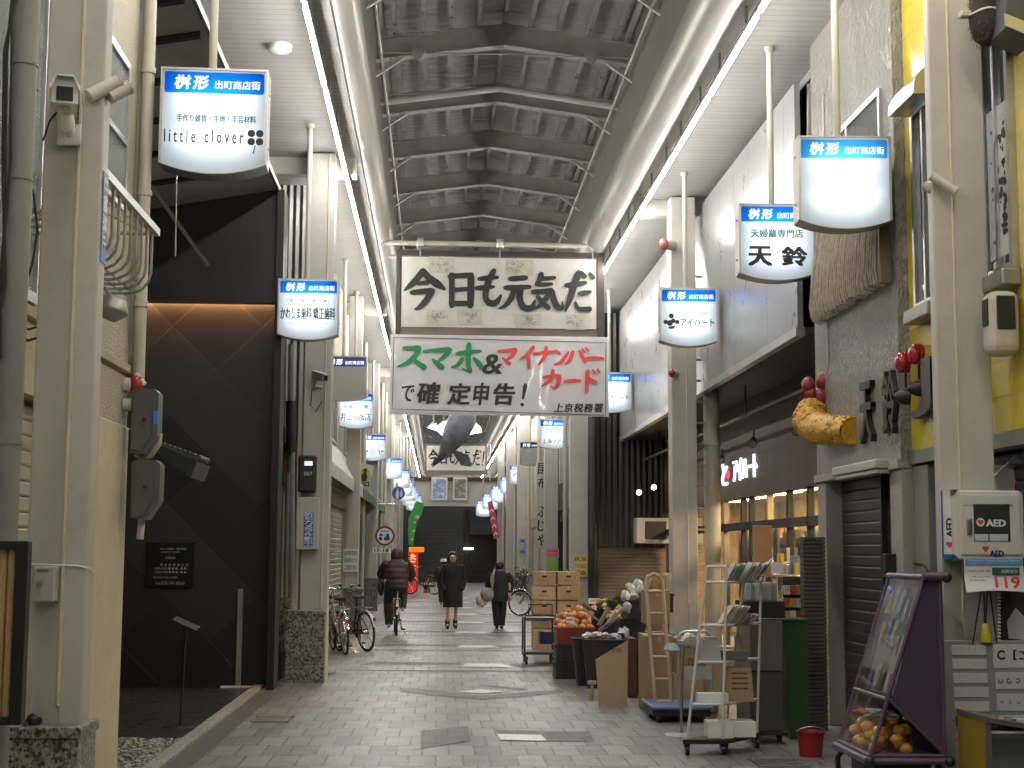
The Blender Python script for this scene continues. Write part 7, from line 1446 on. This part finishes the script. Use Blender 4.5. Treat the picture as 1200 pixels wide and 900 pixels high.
mb = MB(); hand(mb, (-.21,.145,.735), (0,.1,-1)); mb.build('hand', m_skin, mn_); mb = MB(); hand(mb, (.22,.065,.70), (0,.1,-1), side=-1); mb.build('hand', m_skin, mn_)
mn_.location = (P.x, P.y, 0)
m_gbag = M('grey_bag', (.22,.22,.235), .6, var=.2, bump=.3, bscale=14); sbg = thing('shoulder_bag', 'grey shoulder bag slung on the small person seen from behind', 'bag', (P.x-.25,P.y-.06,.62)); MB().ball((P.x-.25,P.y-.07,.70), (.15,.085,.145), 16, 0, jit=.06, rg=random.Random(3)).build('pouch', m_gbag, sbg)
MB().tube([(P.x-.16,P.y-.115,.80), (P.x-.15,P.y-.14,1.0), (P.x-.12,P.y-.10,1.17), (P.x-.10,P.y+.02,1.215), (P.x-.12,P.y+.14,1.15)], .022, 8).build('strap', m_gbag, sbg); MB().ball((P.x-.155,P.y-.145,1.0), (.045,.02,.14), 12).build('flap', m_gbag, sbg)
mb = MB(); mb.ball((P.x-.37,P.y-.0,.58), (.12,.09,.14), 14, 0, jit=.1, rg=random.Random(8)); mb.tube([(P.x-.36,P.y,.70), (P.x-.30,P.y+.04,.76), (P.x-.22,P.y+.12,.72)], .02, 8); one(mb, 'plastic_bag', m_clear, 'white plastic bag carried left of the grey shoulder bag', 'bag')
# --- person in a white cap behind the woman
fp = thing('person', 'person in a white cap mostly hidden behind the woman in black', 'person')
skin('body', {k: ((p[0], p[1], p[2]*.97), r) for k, (p, r) in J.items()}, E_, m_skin, fp, 1)
mb = MB(); loft(mb, [((0,0,.5),.19,.15),((0,0,.9),.19,.15),((0,.03,1.04),.2,.14),((0,.05,1.15),.08,.08)], 16); [mb.tube([(k*.15,.03,1.09), (k*.22,.04,.88), (k*.21,.08,.70)], [.07,.065,.05], 10) for k in (-1, 1)]; [mb.tube([(k*.07,0,.6), (k*.06,.02,.1)], [.1,.07], 10) for k in (-1, 1)]; mb.build('coat', m_dbrown, fp)
mb = MB(); mb.ball((0,.075,1.265), (.098,.102,.09), 14); mb.build('hair', m_hair, fp); mb = MB(); mb.lathe([(.105,0),(.103,.05),(.06,.09),(0,.095)], (0,.07,1.27), 16); mb.ball((0,.19,1.275), (.06,.07,.012), 10); mb.build('cap', m_white, fp)
c = at(520,663,44); fp.location = (c.x, 44, 0)
# --- bicycles
m_tyre = M('tyre', (.018,.018,.018), .75); m_chrome = M('chrome', (.7,.7,.7), .2, 1, var=.08); m_bframe = M('bicycle_black', (.02,.02,.022), .3, .3); m_bsilver = M('bicycle_silver', (.42,.42,.42), .3, .8); m_basket = M('basket_wire', (.10,.10,.10), .4, .6); m_refl = M('red_reflector', (.4,.02,.02), .25)
def wheel(t, y, r=.32, tw=.020, nsp=24, name='wheel'):
    w_ = MB(); pts = [(0, y+r*math.cos(2*PI*i/36), r+.002+r*math.sin(2*PI*i/36)) for i in range(36)]
    w_.tube([(0, y+(r-tw)*math.cos(2*PI*i/36), r+(r-tw)*math.sin(2*PI*i/36)) for i in range(36)], tw, 8, closed=True); wh = w_.build(name, m_tyre, t)
    MB().tube([(0, y+(r-.042)*math.cos(2*PI*i/36), r+(r-.042)*math.sin(2*PI*i/36)) for i in range(36)], .010, 6, closed=True).build('rim', m_chrome, wh)
    mb = MB(); [mb.cyl(((.02 if i % 2 else -.02), y, r), (0, y+(r-.045)*math.cos(2*PI*i/nsp), r+(r-.045)*math.sin(2*PI*i/nsp)), .0022, n=4) for i in range(nsp)]; mb.cyl((-.045,y,r), (.045,y,r), .02, n=10); mb.build('spokes', m_chrome, wh); return wh
def bicycle(label, fmat, basket=True, group=None, cat='bicycle', rack=True):
    t = thing('bicycle', label, cat, (0,0,0), group); r = .32; wb = 1.08; f, b = wb/2, -wb/2     # front is +Y
    wheel(t, f); wheel(t, b)
    bb = Vector((0,-.10,.28)); sc_ = Vector((0,-.25,.72)); hd = Vector((0,.34,.80)); hl = Vector((0,.38,.62)); mb = MB()
    mb.tube([bb, sc_, sc_+Vector((0,-.02,.10))], .016, 10); mb.tube([hd, hl], .02, 10); mb.tube([hl, (0,.20,.42), bb+Vector((0,.03,.03))], .02, 10); mb.tube([hd-Vector((0,.01,.06)), (0,.16,.52), bb.lerp(sc_,.35)], .015, 10)
    for k in (-1, 1): mb.tube([bb, (k*.055,b,r)], .010, 8); mb.tube([sc_-Vector((0,0,.05)), (k*.055,b,r)], .009, 8); mb.tube([hl, (k*.05,.43,.52), (k*.05,f,r)], .012, 8)
    mb.build('frame', fmat, t)
    sd = MB(); sd.rbox(-.09,.09,-.42,-.28,.83,.885,.025); sd.rbox(-.035,.035,-.28,-.14,.845,.88,.016); sd.cyl((0,-.27,.76),(0,-.27,.84),.013,n=8); sd.build('saddle', m_blackm, t)
    hb = MB(); hb.tube([hd, (0,.31,.98)], .012, 8); hb.tube([(-.27,.12,1.0), (-.25,.26,1.02), (-.10,.31,.99), (.10,.31,.99), (.25,.26,1.02), (.27,.12,1.0)], .011, 8); h_ = hb.build('handlebar', m_chrome, t)
    g_ = MB(); [g_.cyl((k*.27,.12,1.0), (k*.265,.20,1.01), .017, n=10) for k in (-1, 1)]; g_.build('grips', m_blackm, h_)
    fd = MB()
    for y, a0, a1 in ((f, 20, 165), (b, 5, 175)): fd.tube([(0, y+(r+.022)*math.cos(R(q)), r+(r+.022)*math.sin(R(q))) for q in range(a0, a1, 10)], .024, 8, flat=.4)
    fd.build('mudguards', m_chrome if fmat is not m_bframe else m_bsilver, t)
    ck = MB(); ck.cyl((.04,bb.y,bb.z), (.05,bb.y,bb.z), .085, n=20); ck.box(.035,.055,b,bb.y,r-.05,r+.03); ck.cyl((-.08,bb.y,bb.z), (.1,bb.y,bb.z), .012, n=8); ck.box(.09,.105,bb.y-.01,bb.y+.01,bb.z-.17,bb.z); ck.box(-.095,-.08,bb.y-.01,bb.y+.01,bb.z,bb.z+.17); ck.rbox(.10,.18,bb.y-.03,bb.y+.03,bb.z-.19,bb.z-.165,.006); ck.rbox(-.18,-.09,bb.y-.03,bb.y+.03,bb.z+.16,bb.z+.185,.006); ck.build('crank', m_blackm, t)
    if basket:
        mb = MB(); y0, y1, z0, z1 = .42, .70, .74, .98
        for z in (z0, (z0+z1)/2, z1): k = .03*(z1-z)/(z1-z0); mb.tube([(-.17+k,y0+k,z), (.17-k,y0+k,z), (.17-k,y1-k,z), (-.17+k,y1-k,z)], .006 if z < z1 else .009, 6, closed=True)
        for i in range(9): x = -.14+.035*i; mb.cyl((x,y1-.03,z0), (x*1.15,y1,z1), .0035, n=4); mb.cyl((x,y0+.03,z0), (x*1.15,y0,z1), .0035, n=4); mb.cyl((x,y0+.03,z0),(x,y1-.03,z0),.0035,n=4)
        for i in range(6): y = y0+.05+.035*i; mb.cyl((-.14,y,z0), (-.17,y,z1), .0035, n=4); mb.cyl((.14,y,z0), (.17,y,z1), .0035, n=4)
        mb.build('basket', m_basket, t)
    if rack:
        mb = MB(); [mb.tube([(k*.06,-.30,.70), (k*.065,-.72,.70)], .007, 6) for k in (-1, 0, 1)]; [mb.tube([(k*.065,-.68,.70), (k*.06,b,r)], .006, 6) for k in (-1, 1)]; mb.cyl((-.065,-.72,.70), (.065,-.72,.70), .007, n=6); mb.build('carrier', m_bsilver, t)
    MB().rbox(-.025,.025,b-.36,b-.345,.5,.56,.006).build('reflector', m_refl, t); MB().tube([(.05,b+.05,r-.05), (.18,b+.1,.02), (.22,b+.1,.012)], .008, 6).build('kickstand', m_chrome, t)
    return t
bkg = 'bicycles parked by the second left pillar'
b1 = bicycle('black bicycle parked beyond the granite foot with its rear wheel towards the street', m_bframe, True, bkg); b1.location = (-1.35, 24.45, 0); b1.rotation_euler = (0, R(-5), R(28))
b2_ = bicycle('silver bicycle parked closest to the granite foot of the second left pillar', m_bsilver, False, bkg); b2_.location = (-1.52, 23.75, 0); b2_.rotation_euler = (0, R(-4), R(14))
b3 = bicycle('dark bicycle parked deepest against the shutters behind the silver one', m_bframe, True, bkg); b3.location = (-1.72, 24.6, 0); b3.rotation_euler = (0, R(-4), R(20))
b4 = bicycle('silver bicycle parked across the street side beyond the carton stack', m_bsilver, True, None); c = g(632,722,0); b4.location = (2.55, 37.0, 0); b4.rotation_euler.z = R(68)
# --- cyclist
P = g(463,744.5,0); cyb = bicycle('black bicycle being ridden away by the hooded cyclist', m_bframe, False); cyb.location = (P.x, P.y+.3, 0); cyb.rotation_euler.z = R(3)
cy = thing('person', 'cyclist in a dark maroon hooded padded jacket riding away', 'person')
m_maroon = M('maroon_padding', (.033,.012,.013), .6, var=.25, scale=6, bump=.25, bscale=9); m_jean = M('grey_denim', (.035,.037,.042), .8, var=.2)
J = {'pelvis':((0,-.30,.93),.13), 'spine':((0,-.26,1.10),.14), 'chest':((0,-.19,1.29),(.17,.13)), 'neck':((0,-.14,1.42),.05), 'head':((0,-.10,1.50),.08), 'top':((0,-.10,1.59),.075), 'hl':((-.10,-.28,.90),.10), 'kl':((-.14,.08,.62),.07), 'al':((-.13,-.10,.20),.042), 'fl':((-.14,.03,.15),.035), 'hr':((.10,-.28,.90),.10), 'kr':((.13,.12,.82),.07), 'ar':((.13,.02,.50),.042), 'fr':((.14,.14,.46),.035),
 'sl':((-.20,-.18,1.34),.065), 'el':((-.29,.0,1.14),.05), 'wl':((-.26,.14,1.03),.035), 'sr':((.20,-.18,1.34),.065), 'er':((.29,.0,1.14),.05), 'wr':((.26,.14,1.03),.035)}
skin('body', J, E_, m_skin, cy)
mb = MB(); loft(mb, puff([((0,-.30,.86),.20,.17),((0,-.29,.95),.225,.185),((0,-.27,1.05),.215,.18),((0,-.24,1.16),.23,.185),((0,-.20,1.27),.225,.175),((0,-.17,1.36),.19,.15),((0,-.14,1.43),.10,.10)]), 24)
for k in (-1, 1): mb.tube([(k*.18,-.18,1.35), (k*.25,-.10,1.26), (k*.30,.0,1.14), (k*.27,.12,1.04)], [.085,.09,.08,.055], 12)
mb.build('jacket', m_maroon, cy); mb = MB(); loft(mb, [((0,-.14,1.40),.10,.10),((0,-.13,1.45),.115,.12),((0,-.115,1.53),.118,.122),((0,-.11,1.60),.095,.10),((0,-.11,1.635),.04,.05)], 20); mb.build('hood', m_maroon, cy)
mb = MB(); mb.tube([(-.10,-.30,.92), (-.145,.08,.63), (-.14,-.02,.42), (-.13,-.10,.20)], [.125,.095,.085,.075], 12); mb.tube([(.10,-.30,.92), (.135,.12,.82), (.135,.06,.64), (.13,.02,.50)], [.125,.095,.085,.07], 12); mb.build('trousers', m_jean, cy)
mb = MB(); mb.tube([(-.13,-.15,.17), (-.135,-.05,.165), (-.14,.06,.145)], [.042,.046,.03], 10, flat=.8); mb.tube([(.13,-.03,.47), (.135,.07,.465), (.14,.17,.445)], [.042,.046,.03], 10, flat=.8); mb.build('shoes', m_mag[4], cy)
mb = MB(); hand(mb, (-.27,.11,1.035), (.0,1,-.25)); mb.build('hand', m_skin, cy); mb = MB(); hand(mb, (.27,.11,1.035), (0,1,-.25), side=-1); mb.build('hand', m_skin, cy)
cy.location = cyb.location.copy(); cy.rotation_euler.z = R(3)
pb_ = thing('basket_load', 'black bag slung at the left of the cyclist', 'bag', (P.x-.34,P.y+.3,.8)); MB().ball((P.x-.29,P.y+.18,.90), (.07,.12,.17), 12, 0, jit=.06, rg=random.Random(5)).build('bag', m_blackm, pb_); MB().tube([(P.x-.29,P.y+.22,1.0),(P.x-.28,P.y+.36,1.04)], .01, 6).build('strap', m_blackm, pb_)
# --- red stall and scooter far left
Yr_ = 56; rs_ = thing('red_stall', 'red lantern like stall sign with orange roof far along the left side', 'stall', (at(486,690,Yr_).x,Yr_,0)); a, b_ = at(478,686,Yr_), at(490,646,Yr_); MB().rbox(a.x,b_.x,Yr_,Yr_+.5,.05,b_.z,.03).build('panel', EM('red_lit', (.75,.03,.02), .55), rs_); a2, b2 = at(479,647,Yr_-.1), at(497,641,Yr_-.1); MB().rbox(a2.x,b2.x,Yr_-.1,Yr_+.6,a2.z,b2.z,.03).build('roof', EM('orange_lit', (1,.22,.02), .7), rs_); MB().rbox(at(491,0,Yr_).x,at(496,0,Yr_).x,Yr_+.1,Yr_+.5,.4,a2.z,.02).build('cabinet', m_black, rs_)
mb = MB()
for i, ch in enumerate('たこ焼'): mb.text(ch, ((a.x+b_.x)/2, Yr_-.005, b_.z-.2-.27*i), (1,0,0), UP, .2, .2, 0, .03)
mb.build('lettering', EM('lit_yellow', (1,.7,.2), .8), rs_)
b5 = bicycle('black bicycle parked beside the red stall', m_bframe, False); b5.location = (at(492,690,55).x+.1, 55, 0); b5.rotation_euler.z = R(55)
q = MB(); a = at(500.5,690,57); q.lathe([(.16,0),(.14,.05),(.06,.55),(.04,.6),(0,.6)], (a.x,57,0), 14); q.lathe([(.115,.25),(.085,.42)], (a.x,57,.0), 14, 1); one(q, 'traffic_cone', [M('cone_red', (.5,.06,.03), .5), m_white], 'small red cone standing right of the red stall', 'cone')
# --- banners and round signs
def flag(px_pts, Y, mat, label, cat='flag', marks=None, pole=None):
    pts = [at(x,y,Y) for x, y in px_pts]; t = thing('hanging_banner', label, cat, pts[0]); MB().prism(pts, (0,.02,0)).build('cloth', mat, t)
    if marks:
        for mm, fn in marks: mb = MB(); fn(mb); mb.build('print', mm, t)
    return t
Yg = 57
def gmark(mb):
    for x, y, r in ((489,606,2.4),(485,622,1.6),(486,612,1.4),(483,632,1.5)): c = at(x,y,Yg-.01); mb.poly([(c.x+r*Yg/F*math.cos(PI*i/6), Yg-.01, c.z+r*Yg/F*math.sin(PI*i/6)) for i in range(12)])
flag([(488,587),(497,590),(494,603),(489,612),(486,624),(484,640),(479,638),(478,620),(479,606),(484,595)], Yg, M('green_cloth', (.03,.30,.06), .6), 'green festive banner with pale dots hanging at the far left', marks=[(M('dot_pale', (.5,.42,.25), .6), gmark)])
Yp_ = 55
def pmark(mb):
    for k in range(4): y = 596+k*9; x = 576+k*1.6; mb.poly([at(x-2.5,y+4,Yp_-.01), at(x,y,Yp_-.01), at(x+2.5,y+3,Yp_-.01), at(x+2.5,y+4.5,Yp_-.01), at(x,y+1.6,Yp_-.01), at(x-2.5,y+5.5,Yp_-.01)][::-1])
flag([(571,588),(577,587),(583,612),(585,629),(579,632),(575,612)], Yp_, M('pink_cloth', (.40,.05,.12), .6), 'dark pink banner with white chevrons hanging at the far right', marks=[(m_white, pmark)])
Yy = 34.5
def oval(mb): c = at(427.5,557,Yy-.01); mb.poly([(c.x+6*Yy/F*math.cos(PI*i/10), Yy-.012, c.z+8.5*Yy/F*math.sin(PI*i/10)) for i in range(20)])
def catm(mb):
    for x, y, rx, rz in ((427,559,3.4,5),(428,552,2.2,3)): c = at(x,y,Yy-.02); mb.poly([(c.x+rx*Yy/F*math.cos(PI*i/8), Yy-.016-.001*rz, c.z+rz*Yy/F*math.sin(PI*i/8)) for i in range(16)])
    mb.poly([at(425.5,552,Yy-.022), at(426.5,547.5,Yy-.022), at(427.5,551,Yy-.022)]); mb.poly([at(428,551,Yy-.022), at(429.8,548,Yy-.022), at(430,552,Yy-.022)])
    for i, ch in enumerate('クロ'): c = at(424.5+i*5.5,568+i*-.5,Yy-.01); mb.text(ch, (c.x,Yy-.012,c.z), (1,0,0), UP, .09, .1, 0, .03)
def grn(mb): mb.poly([at(421,571,Yy-.01), at(425,571,Yy-.01), at(423.5,583,Yy-.01), at(421,583,Yy-.01)][::-1])
def yel(mb): mb.poly([at(425,574,Yy-.01), at(432,573,Yy-.01), at(424,601,Yy-.01), at(421,600,Yy-.01), at(421,590,Yy-.01)][::-1])
flag([(421,541),(438,546),(436,560),(431,577),(424,602),(420,601)], Yy, M('banner_white', (.55,.54,.5), .6), 'white and yellow delivery banner with a black animal in a yellow oval', marks=[(M('oval_yellow', (.60,.35,.02), .5), oval), (m_ink, catm), (M('tag_green', (.02,.25,.15), .5), grn), (M('strip_yellow', (.6,.42,.02), .5), yel)])
c = at(467,578,41); rsn = thing('round_sign', 'blue round pedestrian sign with white figures on the left', 'road sign', c); r_ = 10.5*41/F*.72; MB().cyl((c.x,41,c.z), (c.x,41.02,c.z), r_, n=28).build('disc', M('road_blue', (.015,.12,.45), .35), rsn); MB().tube([(c.x-.05,41.06,c.z-.5), (c.x-.05,41.06,c.z+.3)], .03, 8).tube([(c.x-.05,41.06,c.z-.3), (-1.65,41.06,c.z-.3)], .02, 6).build('bracket', m_galv, rsn)
mb = MB()
for x, s in ((-.03,1),(.075,.68)): mb.ball((c.x+x,40.99,c.z+.10*s), (.026*s,.006,.028*s), 10); mb.poly([(c.x+x-.04*s,40.995,c.z+.065*s), (c.x+x-.05*s,40.995,c.z-.05*s), (c.x+x-.025*s,40.995,c.z-.15*s), (c.x+x+.025*s,40.995,c.z-.15*s), (c.x+x+.05*s,40.995,c.z-.05*s), (c.x+x+.04*s,40.995,c.z+.065*s)])
mb.build('figures', m_white, rsn)
c = at(451,628,38.5); ns_ = thing('round_sign', 'white round prohibition sign with red ring and a time plate below', 'road sign', c); r_ = .25; MB().cyl((c.x,38.5,c.z), (c.x,38.52,c.z), r_, n=30).build('ring', M('road_red', (.20,.03,.035), .4), ns_); MB().cyl((c.x,38.49,c.z), (c.x,38.499,c.z), r_*.8, n=30).build('face', m_white, ns_)
mb = MB(); m_navy = M('sign_navy', (.02,.04,.18), .5); mb.rbox(c.x-.02,c.x+.13,38.482,38.489,c.z-.11,c.z-.03,.002); mb.poly([(c.x+.02,38.485,c.z-.03), (c.x+.05,38.485,c.z+.06), (c.x+.10,38.485,c.z+.06), (c.x+.12,38.485,c.z-.03)][::-1]); mb.poly([(c.x-.11+.05*math.cos(PI*i/8),38.485,c.z-.07+.045*math.sin(PI*i/8)) for i in range(16)]); mb.poly([(c.x-.14,38.484,c.z-.02), (c.x-.12,38.484,c.z+.07), (c.x-.05,38.484,c.z+.04), (c.x-.06,38.484,c.z)]); mb.text('自転車を除く', (c.x,38.485,c.z+.12), (1,0,0), UP, .24, .05, 0, .01); mb.build('symbols', m_navy, ns_)
p_ = at(447,645,38.5); MB().box(p_.x-.22,p_.x+.24,38.5,38.515,p_.z-.065,p_.z+.065).build('plate', m_white, ns_); mb = MB(); mb.text('17-18', (p_.x,38.496,p_.z), (1,0,0), UP, .36, .085, 0, .02); mb.build('lettering', m_ink, ns_); MB().tube([(c.x+.02,38.56,0), (c.x+.02,38.56,c.z+.35)], .03, 10).build('post', m_galv, ns_)
# --- hanging fish and globe lamps under the roof
Yf = 40; fs_ = thing('hanging_fish', 'big grey blue hanging fish model with spread fins below the notice banner', 'fish model', at(535,515,Yf)); m_fish = M('fish_skin', (.30,.32,.37), .35, var=.5, scale=2.2, bump=.2, bscale=8, dirt=.4, grime=(.35,.36,.38)); m_fin = M('fish_fin', (.10,.105,.14), .5, var=.4, scale=5)
path = [(546,478,13.5,Yf-.6),(541,494,16,Yf-.4),(534,508,15,Yf-.2),(527,520,11,Yf+.1),(521,531,7,Yf+.4),(516,536,4,Yf+.5)]; PP = []; rs2 = []
for i in range(len(path)-1):
    for k in range(4): f_ = k/4; q = [path[i][j]*(1-f_)+path[i+1][j]*f_ for j in range(4)]; PP.append(at(q[0],q[1],q[3])); rs2.append(q[2]*q[3]/F*1.02)
MB().tube(PP, rs2, 24).build('body', m_fish, fs_)
mb = MB(); rr = random.Random(2)
def fin(pts, th=.05): mb.prism([at(x,y,Y) for x, y, Y in pts], (0,th,0))
mb = MB(); fin([(521,513,Yf-.2),(512,505,Yf-.2),(494,499,Yf-.1),(497,507,Yf-.1),(508,514,Yf-.15),(520,519,Yf-.2)]); mb.build('pectoral_fin', m_fin, fs_)
mb = MB(); fin([(543,512,Yf-.3),(556,508,Yf-.3),(571,506,Yf-.3),(566,513,Yf-.3),(555,518,Yf-.3),(543,519,Yf-.3)]); mb.build('pectoral_fin', m_fin, fs_)
mb = MB(); fin([(522,526,Yf),(530,524,Yf),(518,540,Yf+.2),(506,548,Yf+.3),(510,538,Yf+.2)]); mb.build('tail_fin', m_fin, fs_); mb = MB(); fin([(527,526,Yf),(538,529,Yf+.1),(549,534,Yf+.2),(553,547,Yf+.2),(544,546,Yf+.2),(535,538,Yf+.1)]); mb.build('tail_fin', m_fin, fs_)
mb = MB(); fin([(549,486,Yf-.55),(553,500,Yf-.5),(548,514,Yf-.4),(544,512,Yf-.4)], .08); mb.build('belly_plate', m_galv, fs_); mb = MB(); mb.cyl(at(546,480,Yf-.6), at(546,400,Yf-.6), .008, n=6); mb.cyl(at(530,512,Yf), at(530,400,Yf), .008, n=6); mb.build('wire', m_dsteel, fs_)
gl = thing('chandelier', 'four armed chandelier of lit white globes hanging behind the fish model', 'chandelier', at(534,500,41.5)); m_globe = EM('globe_light', (1,.95,.86), 2.6)
for px, py in ((508,505),(520,503),(545,505),(556.5,505)):
    c = at(px,py,41.5 if px in (508,556.5) else 42.3); MB().ball(c, .19, 18).build('globe', m_globe, gl); MB().lathe([(.09,0),(.08,.06),(.02,.08)], c+Vector((0,0,.17)), 14).build('cap', m_galv, gl)
    e = at(533,492,41.9); mid = Vector(((c.x+e.x)/2, c.y, c.z+.6)); MB().tube([c+Vector((0,0,.25)), c+Vector((0,0,.45)), mid+Vector(((c.x-e.x)*.2,0,.05)), mid, Vector((e.x,41.9,c.z+.35))], .022, 8).build('arm', m_pillar2, gl)
MB().tube([at(533,497,41.9), at(533,440,41.9)], .03, 8).build('stem', m_pillar2, gl)
# --- dark shaggy bundle and steel lamp box at the top right
Ys = 9.3; sh = thing('shaggy_bundle', 'dark shaggy brown bundle tied with a pale cord at the top right', 'bundle', at(1155,30,Ys)); c = at(1157,10,Ys); rg = random.Random(6); mb = MB(); b0 = 0; n_ = 26
prof = [(.0,-.245),(.05,-.24),(.09,-.20),(.115,-.13),(.12,-.05),(.115,.03),(.12,.12),(.11,.22),(.0,.24)]
mb.lathe(prof, c, 30); mb.v = [v+Vector((rg.uniform(-1,1),rg.uniform(-1,1),rg.uniform(-1,1)))*.007 for v in mb.v]
for i in range(900): a_ = rg.uniform(0,6.28); z = rg.uniform(-.23,.22); r_ = [r for r, zz in prof if zz >= z][0] if z < .2 else .11; p = c+Vector((r_*math.cos(a_), r_*math.sin(a_), z)); d_ = Vector((math.cos(a_)*.4, math.sin(a_)*.4, -.9))*rg.uniform(.015,.035); q_ = Vector((-math.sin(a_), math.cos(a_), 0))*.003; mb.add([p-q_, p+q_, p+d_], [(0,1,2)])
mb.build('bristles', M('shaggy_brown', (.035,.022,.02), .85, var=.5, scale=40), sh); MB().tube([c+Vector((.122*math.cos(PI*i/10), .122*math.sin(PI*i/10), -.045+.008*math.sin(i))) for i in range(20)], .008, 6, closed=True).build('cord', m_bead, sh); MB().tube([c+Vector((0,0,.2)), c+Vector((0,0,1.2))], .008, 6).build('hanger', m_bead, sh); MB().rbox(c.x-.18,c.x-.10,Ys-.02,Ys+.05,c.z-.06,c.z-.02,.01).build('peg', m_pillar2, sh)
a, b_ = at(1179,52,9.0), at(1230,-30,9.0); fl = thing('flood_lamp', 'dark steel box lamp cut off by the top right corner', 'lamp', a); MB().prism([(a.x,9.0,a.z+.11), (b_.x,9.0,a.z-.02), (b_.x,9.0,b_.z), (a.x+.02,9.0,b_.z)], (0,.3,0)).build('housing', m_dgrey, fl); MB().prism([(a.x-.008,8.985,a.z+.12), (b_.x,8.985,a.z-.01), (b_.x,8.985,a.z+.08), (a.x-.008,8.985,a.z+.2)], (0,.014,0)).build('rim', m_steel, fl)
# far shrubs on the right, papers on the far pillar
leafy('potted_shrub', 'dark leafy shrubs in pots at the far right by the pillars', (2.75, 50, .6), (.3,.4,.5), 260, m_leaf, 9, leaf=.12)
MB_ = MB(); MB_.rbox(at(640,0,36.6).x-1.1, at(640,0,36.6).x-.8, 36.4,36.43,1.2,1.5,.01)
